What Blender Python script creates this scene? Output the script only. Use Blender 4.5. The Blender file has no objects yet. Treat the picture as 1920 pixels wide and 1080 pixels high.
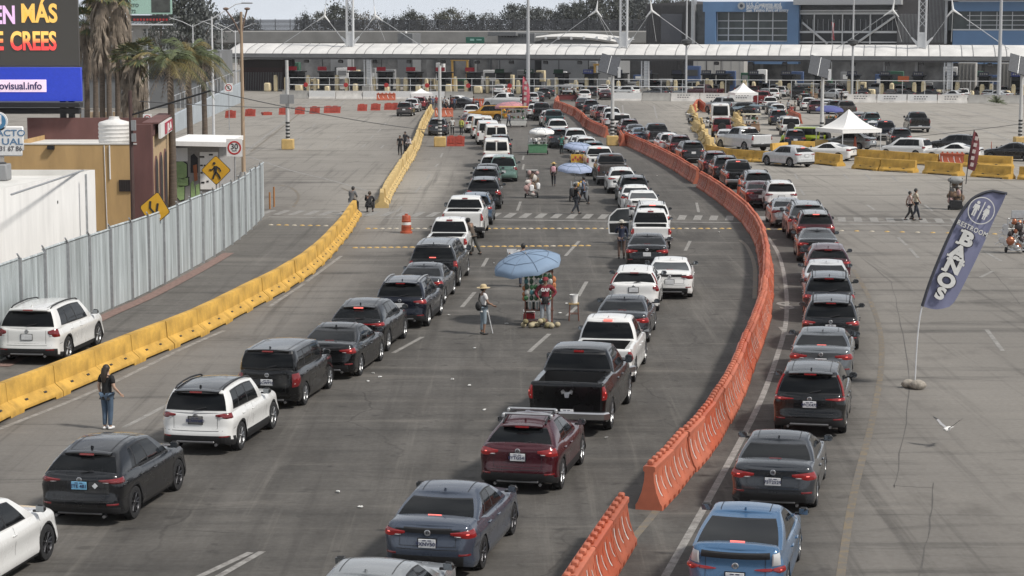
import bpy, math, random
from mathutils import Vector, Matrix
R = math.radians
PI = math.pi
rnd = random.Random(7)
SC = bpy.context.scene
COL = SC.collection
H_CAM, FPX, HORIZON = 10.2, 3850.0, 50.0
PITCH = math.atan((540 - HORIZON) / FPX)
cam_d = bpy.data.cameras.new('camera')
cam_d.lens = 36 * FPX / 1920
cam_d.sensor_width = 36
cam_d.clip_start = 0.5
cam_d.clip_end = 6000
cam = bpy.data.objects.new('camera', cam_d)
cam.location = (0, 0, H_CAM)
cam.rotation_euler = (PI / 2 - PITCH, 0, 0)
COL.objects.link(cam)
SC.camera = cam
SUN_EL, SUN_AZ = 48, 118          # azimuth clockwise from +Y: to the right and a little behind
w = bpy.data.worlds.new('World')
SC.world = w
w.use_nodes = True
nt = w.node_tree
for n in list(nt.nodes):
    nt.nodes.remove(n)
out = nt.nodes.new('ShaderNodeOutputWorld')
bg = nt.nodes.new('ShaderNodeBackground')
sky = nt.nodes.new('ShaderNodeTexSky')
sky.sky_type = 'NISHITA'
sky.sun_disc = False
sky.sun_elevation = R(SUN_EL)
sky.sun_rotation = R(SUN_AZ)
sky.air_density = 1.0
sky.dust_density = 2.0
tc = nt.nodes.new('ShaderNodeTexCoord')
mp = nt.nodes.new('ShaderNodeMapping')
mp.inputs['Scale'].default_value = (1.0, 1.0, 2.6)
ns = nt.nodes.new('ShaderNodeTexNoise')
ns.inputs['Scale'].default_value = 2.2
ns.inputs['Detail'].default_value = 8
ns.inputs['Roughness'].default_value = 0.62
rp = nt.nodes.new('ShaderNodeValToRGB')
rp.color_ramp.elements[0].position = 0.40
rp.color_ramp.elements[0].color = (2.3, 2.6, 3.1, 1)
rp.color_ramp.elements[1].position = 0.62
rp.color_ramp.elements[1].color = (9.8, 9.9, 10.0, 1)
mx = nt.nodes.new('ShaderNodeMix')
mx.data_type = 'RGBA'
mx.inputs['Factor'].default_value = 0.84
nt.links.new(tc.outputs['Generated'], mp.inputs['Vector'])
nt.links.new(mp.outputs['Vector'], ns.inputs['Vector'])
nt.links.new(ns.outputs['Fac'], rp.inputs['Fac'])
nt.links.new(sky.outputs['Color'], mx.inputs['A'])
nt.links.new(rp.outputs['Color'], mx.inputs['B'])
sep = nt.nodes.new('ShaderNodeSeparateXYZ')          # overcast sky: paler towards the horizon
hr = nt.nodes.new('ShaderNodeMapRange')
hr.inputs['From Min'].default_value = 0.0
hr.inputs['From Max'].default_value = 0.30
hr.inputs['To Min'].default_value = 0.85
hr.inputs['To Max'].default_value = 0.0
mh = nt.nodes.new('ShaderNodeMix')
mh.data_type = 'RGBA'
mh.inputs['B'].default_value = (7.6, 8.1, 8.8, 1)
nt.links.new(tc.outputs['Generated'], sep.inputs[0])
nt.links.new(sep.outputs['Z'], hr.inputs['Value'])
nt.links.new(hr.outputs['Result'], mh.inputs['Factor'])
nt.links.new(mx.outputs['Result'], mh.inputs['A'])
nt.links.new(mh.outputs['Result'], bg.inputs['Color'])
bg.inputs['Strength'].default_value = 0.085
nt.links.new(bg.outputs['Background'], out.inputs['Surface'])
sd = bpy.data.lights.new('sun', 'SUN')
sd.energy = 3.0
sd.angle = R(7)
sd.color = (1.0, 0.95, 0.88)
sun = bpy.data.objects.new('sun', sd)
COL.objects.link(sun)
_az, _el = R(SUN_AZ), R(SUN_EL)
_s = Vector((math.sin(_az) * math.cos(_el), math.cos(_az) * math.cos(_el), math.sin(_el)))
sun.rotation_euler = _s.to_track_quat('Z', 'Y').to_euler()
sun.location = (60, -40, 80)
SC.view_settings.view_transform = 'Standard'
SC.view_settings.look = 'None'
SC.view_settings.gamma = 1
SC.view_settings.exposure = 0.3
SC.cycles.max_bounces = 5
SC.cycles.diffuse_bounces = 2
SC.cycles.glossy_bounces = 3
SC.cycles.transparent_max_bounces = 6
SC.cycles.use_adaptive_sampling = True

_f = Vector((0, math.cos(PITCH), -math.sin(PITCH)))
_u = Vector((0, math.sin(PITCH), math.cos(PITCH)))
_r = Vector((1, 0, 0))
def _ray(px, py):
    return _f + _r * ((px - 960) / FPX) - _u * ((py - 540) / FPX)
def G(px, py, z=0.0):
    d = _ray(px, py)
    return Vector((0, 0, H_CAM)) + d * ((z - H_CAM) / d.z)
def AT(px, py, Y):
    d = _ray(px, py)
    return Vector((0, 0, H_CAM)) + d * (Y / d.y)

_M = {}
def srgb(h):
    h = h.lstrip('#')
    c = [int(h[i:i + 2], 16) / 255 for i in (0, 2, 4)]
    return tuple(x / 12.92 if x <= 0.04045 else ((x + 0.055) / 1.055) ** 2.4 for x in c)
def mat(name, color=(.5, .5, .5), rough=.6, metal=0.0, var=.12, scale=6.0, coat=0.0, emit=None, estr=1.0, spec=.5, bump=0.0, stretch=None, detail=4):
    if name in _M:
        return _M[name]
    m = bpy.data.materials.new(name)
    m.use_nodes = True
    t = m.node_tree
    b = t.nodes['Principled BSDF']
    b.inputs['Roughness'].default_value = rough
    b.inputs['Metallic'].default_value = metal
    b.inputs['Specular IOR Level'].default_value = spec
    b.inputs['Coat Weight'].default_value = coat
    b.inputs['Coat Roughness'].default_value = 0.06
    c = tuple(color)[:3]
    tcn = t.nodes.new('ShaderNodeTexCoord')
    n = t.nodes.new('ShaderNodeTexNoise')
    n.inputs['Scale'].default_value = scale
    n.inputs['Detail'].default_value = detail
    n.inputs['Roughness'].default_value = .6
    if stretch:
        q = t.nodes.new('ShaderNodeMapping')
        q.inputs['Scale'].default_value = stretch
        t.links.new(tcn.outputs['Object'], q.inputs['Vector'])
        t.links.new(q.outputs['Vector'], n.inputs['Vector'])
    else:
        t.links.new(tcn.outputs['Object'], n.inputs['Vector'])
    rr = t.nodes.new('ShaderNodeValToRGB')
    e = rr.color_ramp.elements
    e[0].position, e[1].position = .3, .7
    e[0].color = tuple(x * (1 - var) for x in c) + (1,)
    e[1].color = tuple(min(1, x * (1 + var)) for x in c) + (1,)
    t.links.new(n.outputs['Fac'], rr.inputs['Fac'])
    t.links.new(rr.outputs['Color'], b.inputs['Base Color'])
    if bump:
        bp = t.nodes.new('ShaderNodeBump')
        bp.inputs['Strength'].default_value = bump
        bp.inputs['Distance'].default_value = .02
        t.links.new(n.outputs['Fac'], bp.inputs['Height'])
        t.links.new(bp.outputs['Normal'], b.inputs['Normal'])
    if emit:
        b.inputs['Emission Color'].default_value = tuple(emit)[:3] + (1,)
        b.inputs['Emission Strength'].default_value = estr
    _M[name] = m
    return m
def paint(hexv, metal=.35, rough=.32):
    nm = 'car_paint_' + hexv
    if nm in _M:
        return _M[nm]
    m = mat(nm, srgb(hexv), rough, metal, var=.025, scale=2.0, coat=.75)
    t = m.node_tree
    b = t.nodes['Principled BSDF']      # road dust: duller towards rough patches
    n2 = t.nodes.new('ShaderNodeTexNoise')
    n2.inputs['Scale'].default_value = 1.7
    n2.inputs['Detail'].default_value = 6
    r2 = t.nodes.new('ShaderNodeMapRange')
    r2.inputs['From Min'].default_value = .35
    r2.inputs['From Max'].default_value = .7
    r2.inputs['To Min'].default_value = max(.12, rough - .10)
    r2.inputs['To Max'].default_value = rough - .02
    tcx = t.nodes.new('ShaderNodeTexCoord')
    t.links.new(tcx.outputs['Object'], n2.inputs['Vector'])
    t.links.new(n2.outputs['Fac'], r2.inputs['Value'])
    t.links.new(r2.outputs['Result'], b.inputs['Roughness'])
    b.inputs['Coat Roughness'].default_value = .04
    return m
GLASS = mat('tinted_glass', (.007, .008, .009), .05, var=.3, scale=1.5, spec=.22)
GLASS_LIGHT = mat('clear_glass', (.05, .055, .058), .07, var=.35, scale=1.5, spec=.55)
TRIM = mat('black_plastic', (.011, .011, .012), .55, var=.2)
GLOSSBLACK = mat('gloss_black', (.012, .012, .013), .18, coat=.5)
UNDER = mat('underbody', (.006, .006, .006), .95)
TYRE = mat('tyre_rubber', (.014, .014, .015), .85, var=.2)
ALLOY = mat('alloy', (.30, .305, .31), .36, .85)
DARKALLOY = mat('dark_alloy', (.06, .06, .065), .35, .7)
CHROME = mat('chrome', (.55, .55, .56), .3, 1.0, var=.05)
LAMP_ON = mat('brake_lamp_lit', (.15, .008, .009), .2, emit=(1, .05, .045), estr=.07, coat=.6)
LAMP_HOT = mat('brake_lamp_core', (.8, .2, .18), .2, emit=(1, .16, .12), estr=.95)
LAMP_OFF = mat('tail_lamp', (.16, .008, .010), .15, coat=.8)
LAMP_CLEAR = mat('clear_lamp', (.5, .5, .5), .15, coat=.8)
PLATE = mat('plate_white', (.62, .63, .64), .45)
PLATE_INK = mat('plate_ink', (.03, .035, .09), .5)
STEEL = mat('galvanised_steel', (.42, .43, .44), .45, .6, var=.15)
WHITEP = mat('white_paint', (.74, .74, .73), .5, var=.06)
BLACKM = mat('black_metal', (.02, .02, .022), .5, .2)

class MB:
    def __init__(s):
        s.v, s.f, s.m, s.sm = [], [], [], []
    def add(s, vs, fs, mi=0, smooth=True):
        o = len(s.v)
        s.v += [tuple(p) for p in vs]
        s.f += [tuple(i + o for i in q) for q in fs]
        s.m += [mi] * len(fs)
        s.sm += [smooth] * len(fs)
    def box(s, c, size, mi=0, rot=None, bev=0.0):
        sx, sy, sz = (q / 2 for q in size)
        c = Vector(c)
        if bev > 0:
            b = min(bev, sx * .9, sy * .9, sz * .9)
            vs, fs = [], []
            P = []
            for zs in (-sz, -sz + b, sz - b, sz):
                e = b if abs(abs(zs) - sz) < 1e-9 else 0
                ring = []
                for (x, y) in ((sx - e, sy - b), (sx - b, sy - e), (-sx + b, sy - e), (-sx + e, sy - b), (-sx + e, -sy + b), (-sx + b, -sy + e), (sx - b, -sy + e), (sx - e, -sy + b)):
                    ring.append((x, y, zs))
                P.append(ring)
            for r_ in P:
                vs += r_
            for k in range(3):
                for i in range(8):
                    j = (i + 1) % 8
                    fs.append((k * 8 + i, k * 8 + j, k * 8 + 8 + j, k * 8 + 8 + i))
            fs.append(tuple(range(7, -1, -1)))
            fs.append(tuple(range(24, 32)))
        else:
            vs = [(x, y, z) for x in (-sx, sx) for y in (-sy, sy) for z in (-sz, sz)]
            fs = [(0, 1, 3, 2), (4, 6, 7, 5), (0, 4, 5, 1), (2, 3, 7, 6), (0, 2, 6, 4), (1, 5, 7, 3)]
        if rot is not None:
            vs = [rot @ Vector(p) + c for p in vs]
        else:
            vs = [Vector(p) + c for p in vs]
        s.add(vs, fs, mi, False)
    def cyl(s, p0, p1, r0, r1=None, n=10, mi=0, cap=True):
        r1 = r0 if r1 is None else r1
        s.tube([p0, p1], [r0, r1], n, mi, cap)
    def tube(s, pts, rad, n=8, mi=0, cap=True):
        pts = [Vector(p) for p in pts]
        if not isinstance(rad, (list, tuple)):
            rad = [rad] * len(pts)
        vs, fs = [], []
        prev = None
        for i, p in enumerate(pts):
            a = pts[max(0, i - 1)]
            b = pts[min(len(pts) - 1, i + 1)]
            t = (b - a)
            t = t.normalized() if t.length > 1e-9 else Vector((0, 0, 1))
            if prev is None:
                x = t.cross(Vector((0, 0, 1)))
                if x.length < .05:
                    x = t.cross(Vector((0, 1, 0)))
            else:
                x = prev - t * prev.dot(t)
            x.normalize()
            prev = x
            y = t.cross(x)
            for k in range(n):
                a_ = 2 * PI * k / n
                vs.append(p + (x * math.cos(a_) + y * math.sin(a_)) * rad[i])
        for i in range(len(pts) - 1):
            for k in range(n):
                j = (k + 1) % n
                fs.append((i * n + k, i * n + j, (i + 1) * n + j, (i + 1) * n + k))
        if cap:
            fs.append(tuple(range(n - 1, -1, -1)))
            fs.append(tuple(range((len(pts) - 1) * n, len(pts) * n)))
        s.add(vs, fs, mi, True)
    def lathe(s, prof, n=24, mi=0, axis='z', c=(0, 0, 0), mis=None):
        c = Vector(c)
        vs, base = [], len(s.v)
        for (r_, z) in prof:
            for k in range(n):
                a = 2 * PI * k / n
                p = (r_ * math.cos(a), r_ * math.sin(a), z)
                if axis == 'x':
                    p = (z, p[0], p[1])
                elif axis == 'y':
                    p = (p[0], z, p[1])
                vs.append(Vector(p) + c)
        o = len(s.v)
        s.v += [tuple(p) for p in vs]
        for i in range(len(prof) - 1):
            for k in range(n):
                j = (k + 1) % n
                s.f.append((o + i * n + k, o + i * n + j, o + (i + 1) * n + j, o + (i + 1) * n + k))
                s.m.append(mis[i] if mis else mi)
                s.sm.append(True)
    def sphere(s, c, r, n=10, m=7, mi=0, sc=(1, 1, 1)):
        c = Vector(c)
        vs, fs = [], []
        for i in range(m + 1):
            th = PI * i / m
            for k in range(n):
                a = 2 * PI * k / n
                vs.append(c + Vector((r * sc[0] * math.sin(th) * math.cos(a), r * sc[1] * math.sin(th) * math.sin(a), r * sc[2] * math.cos(th))))
        for i in range(m):
            for k in range(n):
                j = (k + 1) % n
                fs.append((i * n + k, (i + 1) * n + k, (i + 1) * n + j, i * n + j))
        s.add(vs, fs, mi, True)
    def grid(s, rows, mi=0, smooth=True, closed=False):
        nr, nc = len(rows), len(rows[0])
        vs = [p for r_ in rows for p in r_]
        fs = []
        for i in range(nr - 1):
            for k in range(nc - (0 if closed else 1)):
                j = (k + 1) % nc
                fs.append((i * nc + k, i * nc + j, (i + 1) * nc + j, (i + 1) * nc + k))
        s.add(vs, fs, mi, smooth)
    def prism(s, poly, d, mi=0, smooth=False):
        """poly: list of 3-D points of a planar outline, d: extrusion vector"""
        d = Vector(d)
        n = len(poly)
        vs = [Vector(p) for p in poly] + [Vector(p) + d for p in poly]
        fs = [tuple(range(n)), tuple(range(2 * n - 1, n - 1, -1))]
        fs += [(i, i + n, (i + 1) % n + n, (i + 1) % n) for i in range(n)]
        s.add(vs, fs, mi, smooth)
    def join(s, o, mat_map=None, M4=None):
        off = len(s.v)
        s.v += [tuple(M4 @ Vector(p)) for p in o.v] if M4 is not None else list(o.v)
        s.f += [tuple(i + off for i in q) for q in o.f]
        s.m += [mat_map[i] for i in o.m] if mat_map else list(o.m)
        s.sm += o.sm
    def mesh(s, name, mats, sharp=38, fix=True):
        me = bpy.data.meshes.new(name)
        me.from_pydata(s.v, [], s.f)
        for m in mats:
            me.materials.append(m)
        me.polygons.foreach_set('material_index', s.m)
        me.polygons.foreach_set('use_smooth', s.sm)
        if fix and len(s.f) < 60000:
            import bmesh
            b = bmesh.new()
            b.from_mesh(me)
            bmesh.ops.remove_doubles(b, verts=b.verts, dist=1e-5)
            bmesh.ops.dissolve_degenerate(b, edges=b.edges, dist=1e-6)
            bmesh.ops.recalc_face_normals(b, faces=b.faces)
            b.to_mesh(me)
            b.free()
        if sharp:
            me.set_sharp_from_angle(angle=R(sharp))
        me.update()
        return me
    def build(s, name, mats, parent=None, loc=None, rotz=0, sharp=38, fix=True):
        if not isinstance(mats, (list, tuple)):
            mats = [mats]
        return link(name, s.mesh(name, mats, sharp, fix), parent, loc, rotz)

def link(name, me, parent=None, loc=None, rotz=0):
    o = bpy.data.objects.new(name, me)
    COL.objects.link(o)
    if loc is not None:
        o.location = loc
    if rotz:
        o.rotation_euler = (0, 0, rotz)
    if parent is not None:
        o.parent = parent
    return o
def tag(o, label, cat, group=None, kind=None):
    if label: o['label'] = label
    if cat: o['category'] = cat
    if group: o['group'] = group
    if kind: o['kind'] = kind
    return o
def struct(o, kind='structure'):
    o['kind'] = kind
    return o
def thing(name, label, cat, loc=(0, 0, 0), rotz=0, group=None):
    o = bpy.data.objects.new(name, None)
    o.empty_display_size = .2
    COL.objects.link(o)
    o.location = loc
    o.rotation_euler = (0, 0, rotz)
    return tag(o, label, cat, group)
def copy_tree(o, parent=None):
    c = o.copy()
    COL.objects.link(c)
    if parent is not None:
        c.parent = parent
    for ch in list(o.children):
        copy_tree(ch, c)
    return c
def text_mb(s, size=1.0, bold=.02, depth=.004, spacing=1.0, align='CENTER'):
    cu = bpy.data.curves.new('lettering', 'FONT')
    cu.body = s
    cu.size = size
    cu.offset = bold
    cu.extrude = depth
    cu.space_character = spacing
    cu.align_x = align
    cu.align_y = 'CENTER'
    cu.resolution_u = 4
    o = bpy.data.objects.new('lettering', cu)
    COL.objects.link(o)
    dg = bpy.context.evaluated_depsgraph_get()
    me = o.evaluated_get(dg).to_mesh()
    b = MB()
    b.add([v.co.copy() for v in me.vertices], [tuple(p.vertices) for p in me.polygons], 0, False)
    o.evaluated_get(dg).to_mesh_clear()
    bpy.data.objects.remove(o)
    bpy.data.curves.remove(cu)
    return b
def UPRIGHT(loc, right=(1, 0, 0), up=(0, 0, 1), sx=1, sy=1):
    r_, u_ = Vector(right).normalized(), Vector(up).normalized()
    n = r_.cross(u_)
    M = Matrix(((r_.x * sx, u_.x * sy, n.x, loc[0]), (r_.y * sx, u_.y * sy, n.y, loc[1]), (r_.z * sx, u_.z * sy, n.z, loc[2]), (0, 0, 0, 1)))
    return M
def pl(pts, x):
    if x <= pts[0][0]: return pts[0][1]
    for (a, fa), (b, fb) in zip(pts, pts[1:]):
        if x <= b:
            return fa + (fb - fa) * (x - a) / max(1e-9, b - a)
    return pts[-1][1]
def ss(pts, x):                # piecewise, eased lightly
    if x <= pts[0][0]: return pts[0][1]
    for k in range(len(pts) - 1):
        a, fa = pts[k]; b, fb = pts[k + 1]
        if x <= b:
            t = (x - a) / max(1e-9, b - a)
            m0 = 0 if k == 0 else (fb - pts[k - 1][1]) / max(1e-9, b - pts[k - 1][0])
            m1 = 0 if k == len(pts) - 2 else (pts[k + 2][1] - fa) / max(1e-9, pts[k + 2][0] - a)
            if k == 0: m0 = (fb - fa) / (b - a)
            if k == len(pts) - 2: m1 = (fb - fa) / (b - a)
            if abs(fb - fa) < 1e-9: m0 = m1 = 0
            h = b - a
            return (2*t**3 - 3*t**2 + 1) * fa + (t**3 - 2*t**2 + t) * h * m0 + (-2*t**3 + 3*t**2) * fb + (t**3 - t**2) * h * m1
    return pts[-1][1]
def polyline(pts, step):
    """points every `step` along a polyline with tangents (2-D/3-D vectors)"""
    pts = [Vector(p) for p in pts]
    seg = [(b - a).length for a, b in zip(pts, pts[1:])]
    tot = sum(seg)
    res, d = [], 0.0
    while d <= tot + 1e-6:
        x, k = d, 0
        while k < len(seg) - 1 and x > seg[k]:
            x -= seg[k]; k += 1
        t = (pts[k + 1] - pts[k]).normalized()
        res.append((pts[k] + t * x, t))
        d += step
    return res
def smooth_line(pts, n=6):
    pts = [Vector(p) for p in pts]
    P = [pts[0] * 2 - pts[1]] + pts + [pts[-1] * 2 - pts[-2]]
    res = []
    for i in range(1, len(P) - 2):
        a, b, c, d = P[i - 1], P[i], P[i + 1], P[i + 2]
        for k in range(n):
            t = k / n
            res.append(.5 * ((2 * b) + (c - a) * t + (2 * a - 5 * b + 4 * c - d) * t * t + (3 * b - a - 3 * c + d) * t ** 3))
    res.append(pts[-1])
    return res
import numpy as np
Q_LEFT = [(-60, 1180), (60, 1075), (240, 880), (420, 730), (600, 590), (720, 500), (790, 430), (835, 360), (868, 290), (880, 225), (900, 190)]
Q_RIGHT = [(1540, 1180), (1560, 1075), (1600, 850), (1630, 660), (1600, 545), (1545, 450), (1440, 370), (1330, 305), (1180, 240), (1080, 195), (1040, 182)]
def _xy(L):
    return sorted([(G(x, y).y, G(x, y).x) for x, y in L])
_ql, _qr = _xy(Q_LEFT), _xy(Q_RIGHT)
_fl = _xy([(0, 690), (178, 592), (274, 549), (400, 481), (502, 399)])
_fr = _xy([(0, 790), (255, 682), (470, 580), (600, 495), (678, 400)])
def _sm(a, b, x):
    t = min(1, max(0, (x - a) / (b - a)))
    return t * t * (3 - 2 * t)
gx = [-3000, -900, -300, -120] + [-60 + .9 * i for i in range(172)] + [150, 320, 900, 3000]
gy = [-400, -60, 10] + [34 + .9 * i for i in range(310)] + [380, 480, 640, 900, 1500, 4200]
gv, gw, gp = [], [], []
for y in gy:
    xl, xr = pl(_ql, y), pl(_qr, y)
    fl, fr = pl(_fl, y), pl(_fr, y)
    for x in gx:
        gv.append((x, y, 0.0))
        e = 1.3 + y * .012
        a = _sm(xl - e, xl + e, x) * (1 - _sm(xr - e, xr + e, x))
        a *= 1 - .42 * _sm(120, 190, y)
        b = _sm(fl - .6, fl + .3, x) * (1 - _sm(fr - .5, fr + .5, x)) * (.55 * (1 - _sm(104, 118, y)))
        gw.append(max(a, b))
        p = .9 * math.exp(-((x + 7.0) / 6.0) ** 2 - ((y - 132) / 26.0) ** 2) + .75 * _sm(11, 24, x) * _sm(105, 150, y) + .75 * (1 - _sm(-16, -7, x)) * _sm(125, 175, y) + .25 * _sm(9, 13, x)
        gp.append(min(1, p))
nx_ = len(gx)
gf = [(j * nx_ + i, j * nx_ + i + 1, (j + 1) * nx_ + i + 1, (j + 1) * nx_ + i) for j in range(len(gy) - 1) for i in range(nx_ - 1)]
gme = bpy.data.meshes.new('ground')
gme.from_pydata(gv, [], gf)
for nm, arr in (('wear', gw), ('pale', gp)):
    at = gme.attributes.new(nm, 'FLOAT', 'POINT')
    at.data.foreach_set('value', arr)
m = bpy.data.materials.new('paved_ground')
m.use_nodes = True
T = m.node_tree
B = T.nodes['Principled BSDF']
def N(t, **k):
    n = T.nodes.new(t)
    for a, v in k.items():
        setattr(n, a, v)
    return n
def noise(scale, detail=6, stretch=None, rough=.6, dist=0.0):
    g = N('ShaderNodeNewGeometry')
    n = N('ShaderNodeTexNoise')
    n.inputs['Scale'].default_value = scale
    n.inputs['Detail'].default_value = detail
    n.inputs['Roughness'].default_value = rough
    n.inputs['Distortion'].default_value = dist
    if stretch:
        q = N('ShaderNodeMapping')
        q.inputs['Scale'].default_value = stretch
        T.links.new(g.outputs['Position'], q.inputs['Vector'])
        T.links.new(q.outputs['Vector'], n.inputs['Vector'])
    else:
        T.links.new(g.outputs['Position'], n.inputs['Vector'])
    return n.outputs['Fac']
def mixc(fac, a, b, mode='MIX'):
    n = N('ShaderNodeMix', data_type='RGBA', blend_type=mode)
    for s_, v in (('Factor', fac), ('A', a), ('B', b)):
        if isinstance(v, (int, float)):
            n.inputs[s_].default_value = v
        elif isinstance(v, tuple):
            n.inputs[s_].default_value = v + (1,)
        else:
            T.links.new(v, n.inputs[s_])
    return n.outputs['Result']
def mrange(v, a, b, c=0.0, d=1.0):
    n = N('ShaderNodeMapRange')
    for s_, x in (('From Min', a), ('From Max', b), ('To Min', c), ('To Max', d)):
        n.inputs[s_].default_value = x
    T.links.new(v, n.inputs['Value'])
    return n.outputs['Result']
def mathn(op, a, b):
    n = N('ShaderNodeMath', operation=op)
    for i, v in enumerate((a, b)):
        if isinstance(v, (int, float)): n.inputs[i].default_value = v
        else: T.links.new(v, n.inputs[i])
    return n.outputs[0]
aw = N('ShaderNodeAttribute', attribute_name='wear').outputs['Fac']
ap = N('ShaderNodeAttribute', attribute_name='pale').outputs['Fac']
big = noise(.09, 5, (1.6, .55, 1))
mid = noise(.7, 7, (1.0, .28, 1), .65)
fine = noise(7.0, 6, None, .7)
cross = noise(.55, 7, (.16, 1.5, 1), .72, .6)     # tyre scuffs and oil smears lying across the lanes
along = noise(.8, 6, (2.0, .04, 1), .7)
grit = noise(60, 3)
edge = mathn('ADD', aw, mathn('MULTIPLY', mathn('SUBTRACT', mid, .5), .9))
wear = mrange(edge, .25, .8)
lot = mixc(mrange(big, .35, .68), (.146, .137, .126), (.204, .192, .176))
lot = mixc(mathn('MULTIPLY', ap, .5), lot, (.48, .45, .40))
dark = mixc(mrange(mid, .35, .7), (.072, .068, .063), (.128, .121, .112))
c = mixc(wear, lot, dark)
c = mixc(mathn('MULTIPLY', mrange(cross, .52, .70), .75), c, (.050, .048, .045))
c = mixc(mathn('MULTIPLY', mrange(along, .54, .70), .55), c, (.055, .051, .048))
c = mixc(mathn('MULTIPLY', mrange(along, .44, .30), .35), c, (.22, .205, .185))
c = mixc(mathn('MULTIPLY', mrange(cross, .46, .26), .42), c, (.26, .24, .215))
c = mixc(mathn('MULTIPLY', mrange(fine, .3, .75), .35), c, (.30, .28, .25), 'OVERLAY')
c = mixc(.5, c, mixc(grit, (.25, .25, .25), (.75, .75, .75)), 'OVERLAY')
vo = N('ShaderNodeTexVoronoi', feature='DISTANCE_TO_EDGE')
vo.inputs['Scale'].default_value = .16
g2 = N('ShaderNodeNewGeometry')
wn = N('ShaderNodeTexNoise')
wn.inputs['Scale'].default_value = .5
wn.inputs['Detail'].default_value = 5
T.links.new(g2.outputs['Position'], wn.inputs['Vector'])
vadd = N('ShaderNodeMix', data_type='RGBA', blend_type='ADD')
vadd.inputs['Factor'].default_value = 2.2
T.links.new(g2.outputs['Position'], vadd.inputs['A'])
T.links.new(wn.outputs['Color'], vadd.inputs['B'])
T.links.new(vadd.outputs['Result'], vo.inputs['Vector'])
crk = mathn('MULTIPLY', mathn('MULTIPLY', mrange(vo.outputs['Distance'], .006, .002), mrange(big, .42, .56)), wear)
spots = noise(1.6, 3, None, .5)
c = mixc(mathn('MULTIPLY', mathn('MULTIPLY', mrange(spots, .63, .72), .6), wear), c, (.035, .033, .031))
c = mixc(mathn('MULTIPLY', mrange(noise(.28, 5, (1, .6, 1), .7), .56, .66), .35), c, (.075, .068, .061))
c = mixc(mathn('MULTIPLY', crk, .5), c, (.03, .028, .026))
T.links.new(c, B.inputs['Base Color'])
T.links.new(mrange(fine, .3, .7, .78, .96), B.inputs['Roughness'])
B.inputs['Specular IOR Level'].default_value = .25
bp = N('ShaderNodeBump')
bp.inputs['Strength'].default_value = .25
bp.inputs['Distance'].default_value = .015
T.links.new(grit, bp.inputs['Height'])
T.links.new(bp.outputs['Normal'], B.inputs['Normal'])
gme.materials.append(m)
struct(link('ground', gme))

def worn(name, col, under, amt, sc=3.0):
    global T, B
    mm = bpy.data.materials.new(name)
    mm.use_nodes = True
    T = mm.node_tree
    B = T.nodes['Principled BSDF']
    a = noise(sc, 8, None, .75)
    b = noise(sc * 9, 4, None, .7)
    f = mrange(mathn('ADD', mathn('MULTIPLY', a, .7), mathn('MULTIPLY', b, .3)), amt - .1, amt + .12)
    T.links.new(mixc(f, under, col), B.inputs['Base Color'])
    B.inputs['Roughness'].default_value = .8
    return mm
W_LINE = worn('worn_white_paint', (.34, .33, .31), (.14, .13, .12), .50)
W_FAINT = worn('faded_white_paint', (.30, .29, .27), (.13, .122, .112), .47)
Y_LINE = worn('faded_yellow_paint', (.24, .17, .075), (.13, .12, .108), .56)
SEAM = mat('tar_seam', (.085, .079, .073), .9, var=.3)
KERBM = mat('kerb_concrete', (.22, .20, .18), .9, var=.2)
def strip(b, pts, wdt, z=.005, mi=0, jitter=0.0):
    pts = [Vector((p[0], p[1], 0)) for p in pts]
    L_, R_ = [], []
    for i, p in enumerate(pts):
        t = (pts[min(i + 1, len(pts) - 1)] - pts[max(0, i - 1)]).normalized()
        n = Vector((-t.y, t.x, 0)) * (wdt / 2) * (1 + rnd.uniform(-jitter, jitter))
        L_.append((p.x + n.x, p.y + n.y, z)); R_.append((p.x - n.x, p.y - n.y, z))
    b.grid([L_, R_], mi, False)
def gp_line(px):
    return [G(x, y) for x, y in px]
mk = MB(); mf = MB(); my = MB()
for L in [[(-20, 812), (180, 732), (340, 655), (420, 620)], [(505, 575), (570, 532)], [(575, 528), (640, 480)], [(462, 283), (510, 246), (552, 214)], [(462, 292), (540, 318), (620, 338), (690, 358)],
          [(1225, 1120), (1335, 925), (1420, 765), (1458, 665), (1474, 600), (1473, 535), (1461, 480), (1440, 444)],
          [(1604, 205), (1660, 233)], [(1664, 205), (1720, 228), (1805, 264)], [(1736, 206.5), (1810, 232), (1906, 268)], [(1806, 206.5), (1860, 220), (1930, 240)], [(1874, 209), (1930, 221)],
          [(588, 185), (570, 200)], [(646, 188), (632, 204)], [(1420, 204), (1424, 214)], [(1167, 197), (1169, 213)], [(1226, 198), (1232, 222)]]:
    strip(mk, smooth_line(gp_line(L)), .16 if L[0][1] > 300 else .2)
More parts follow.
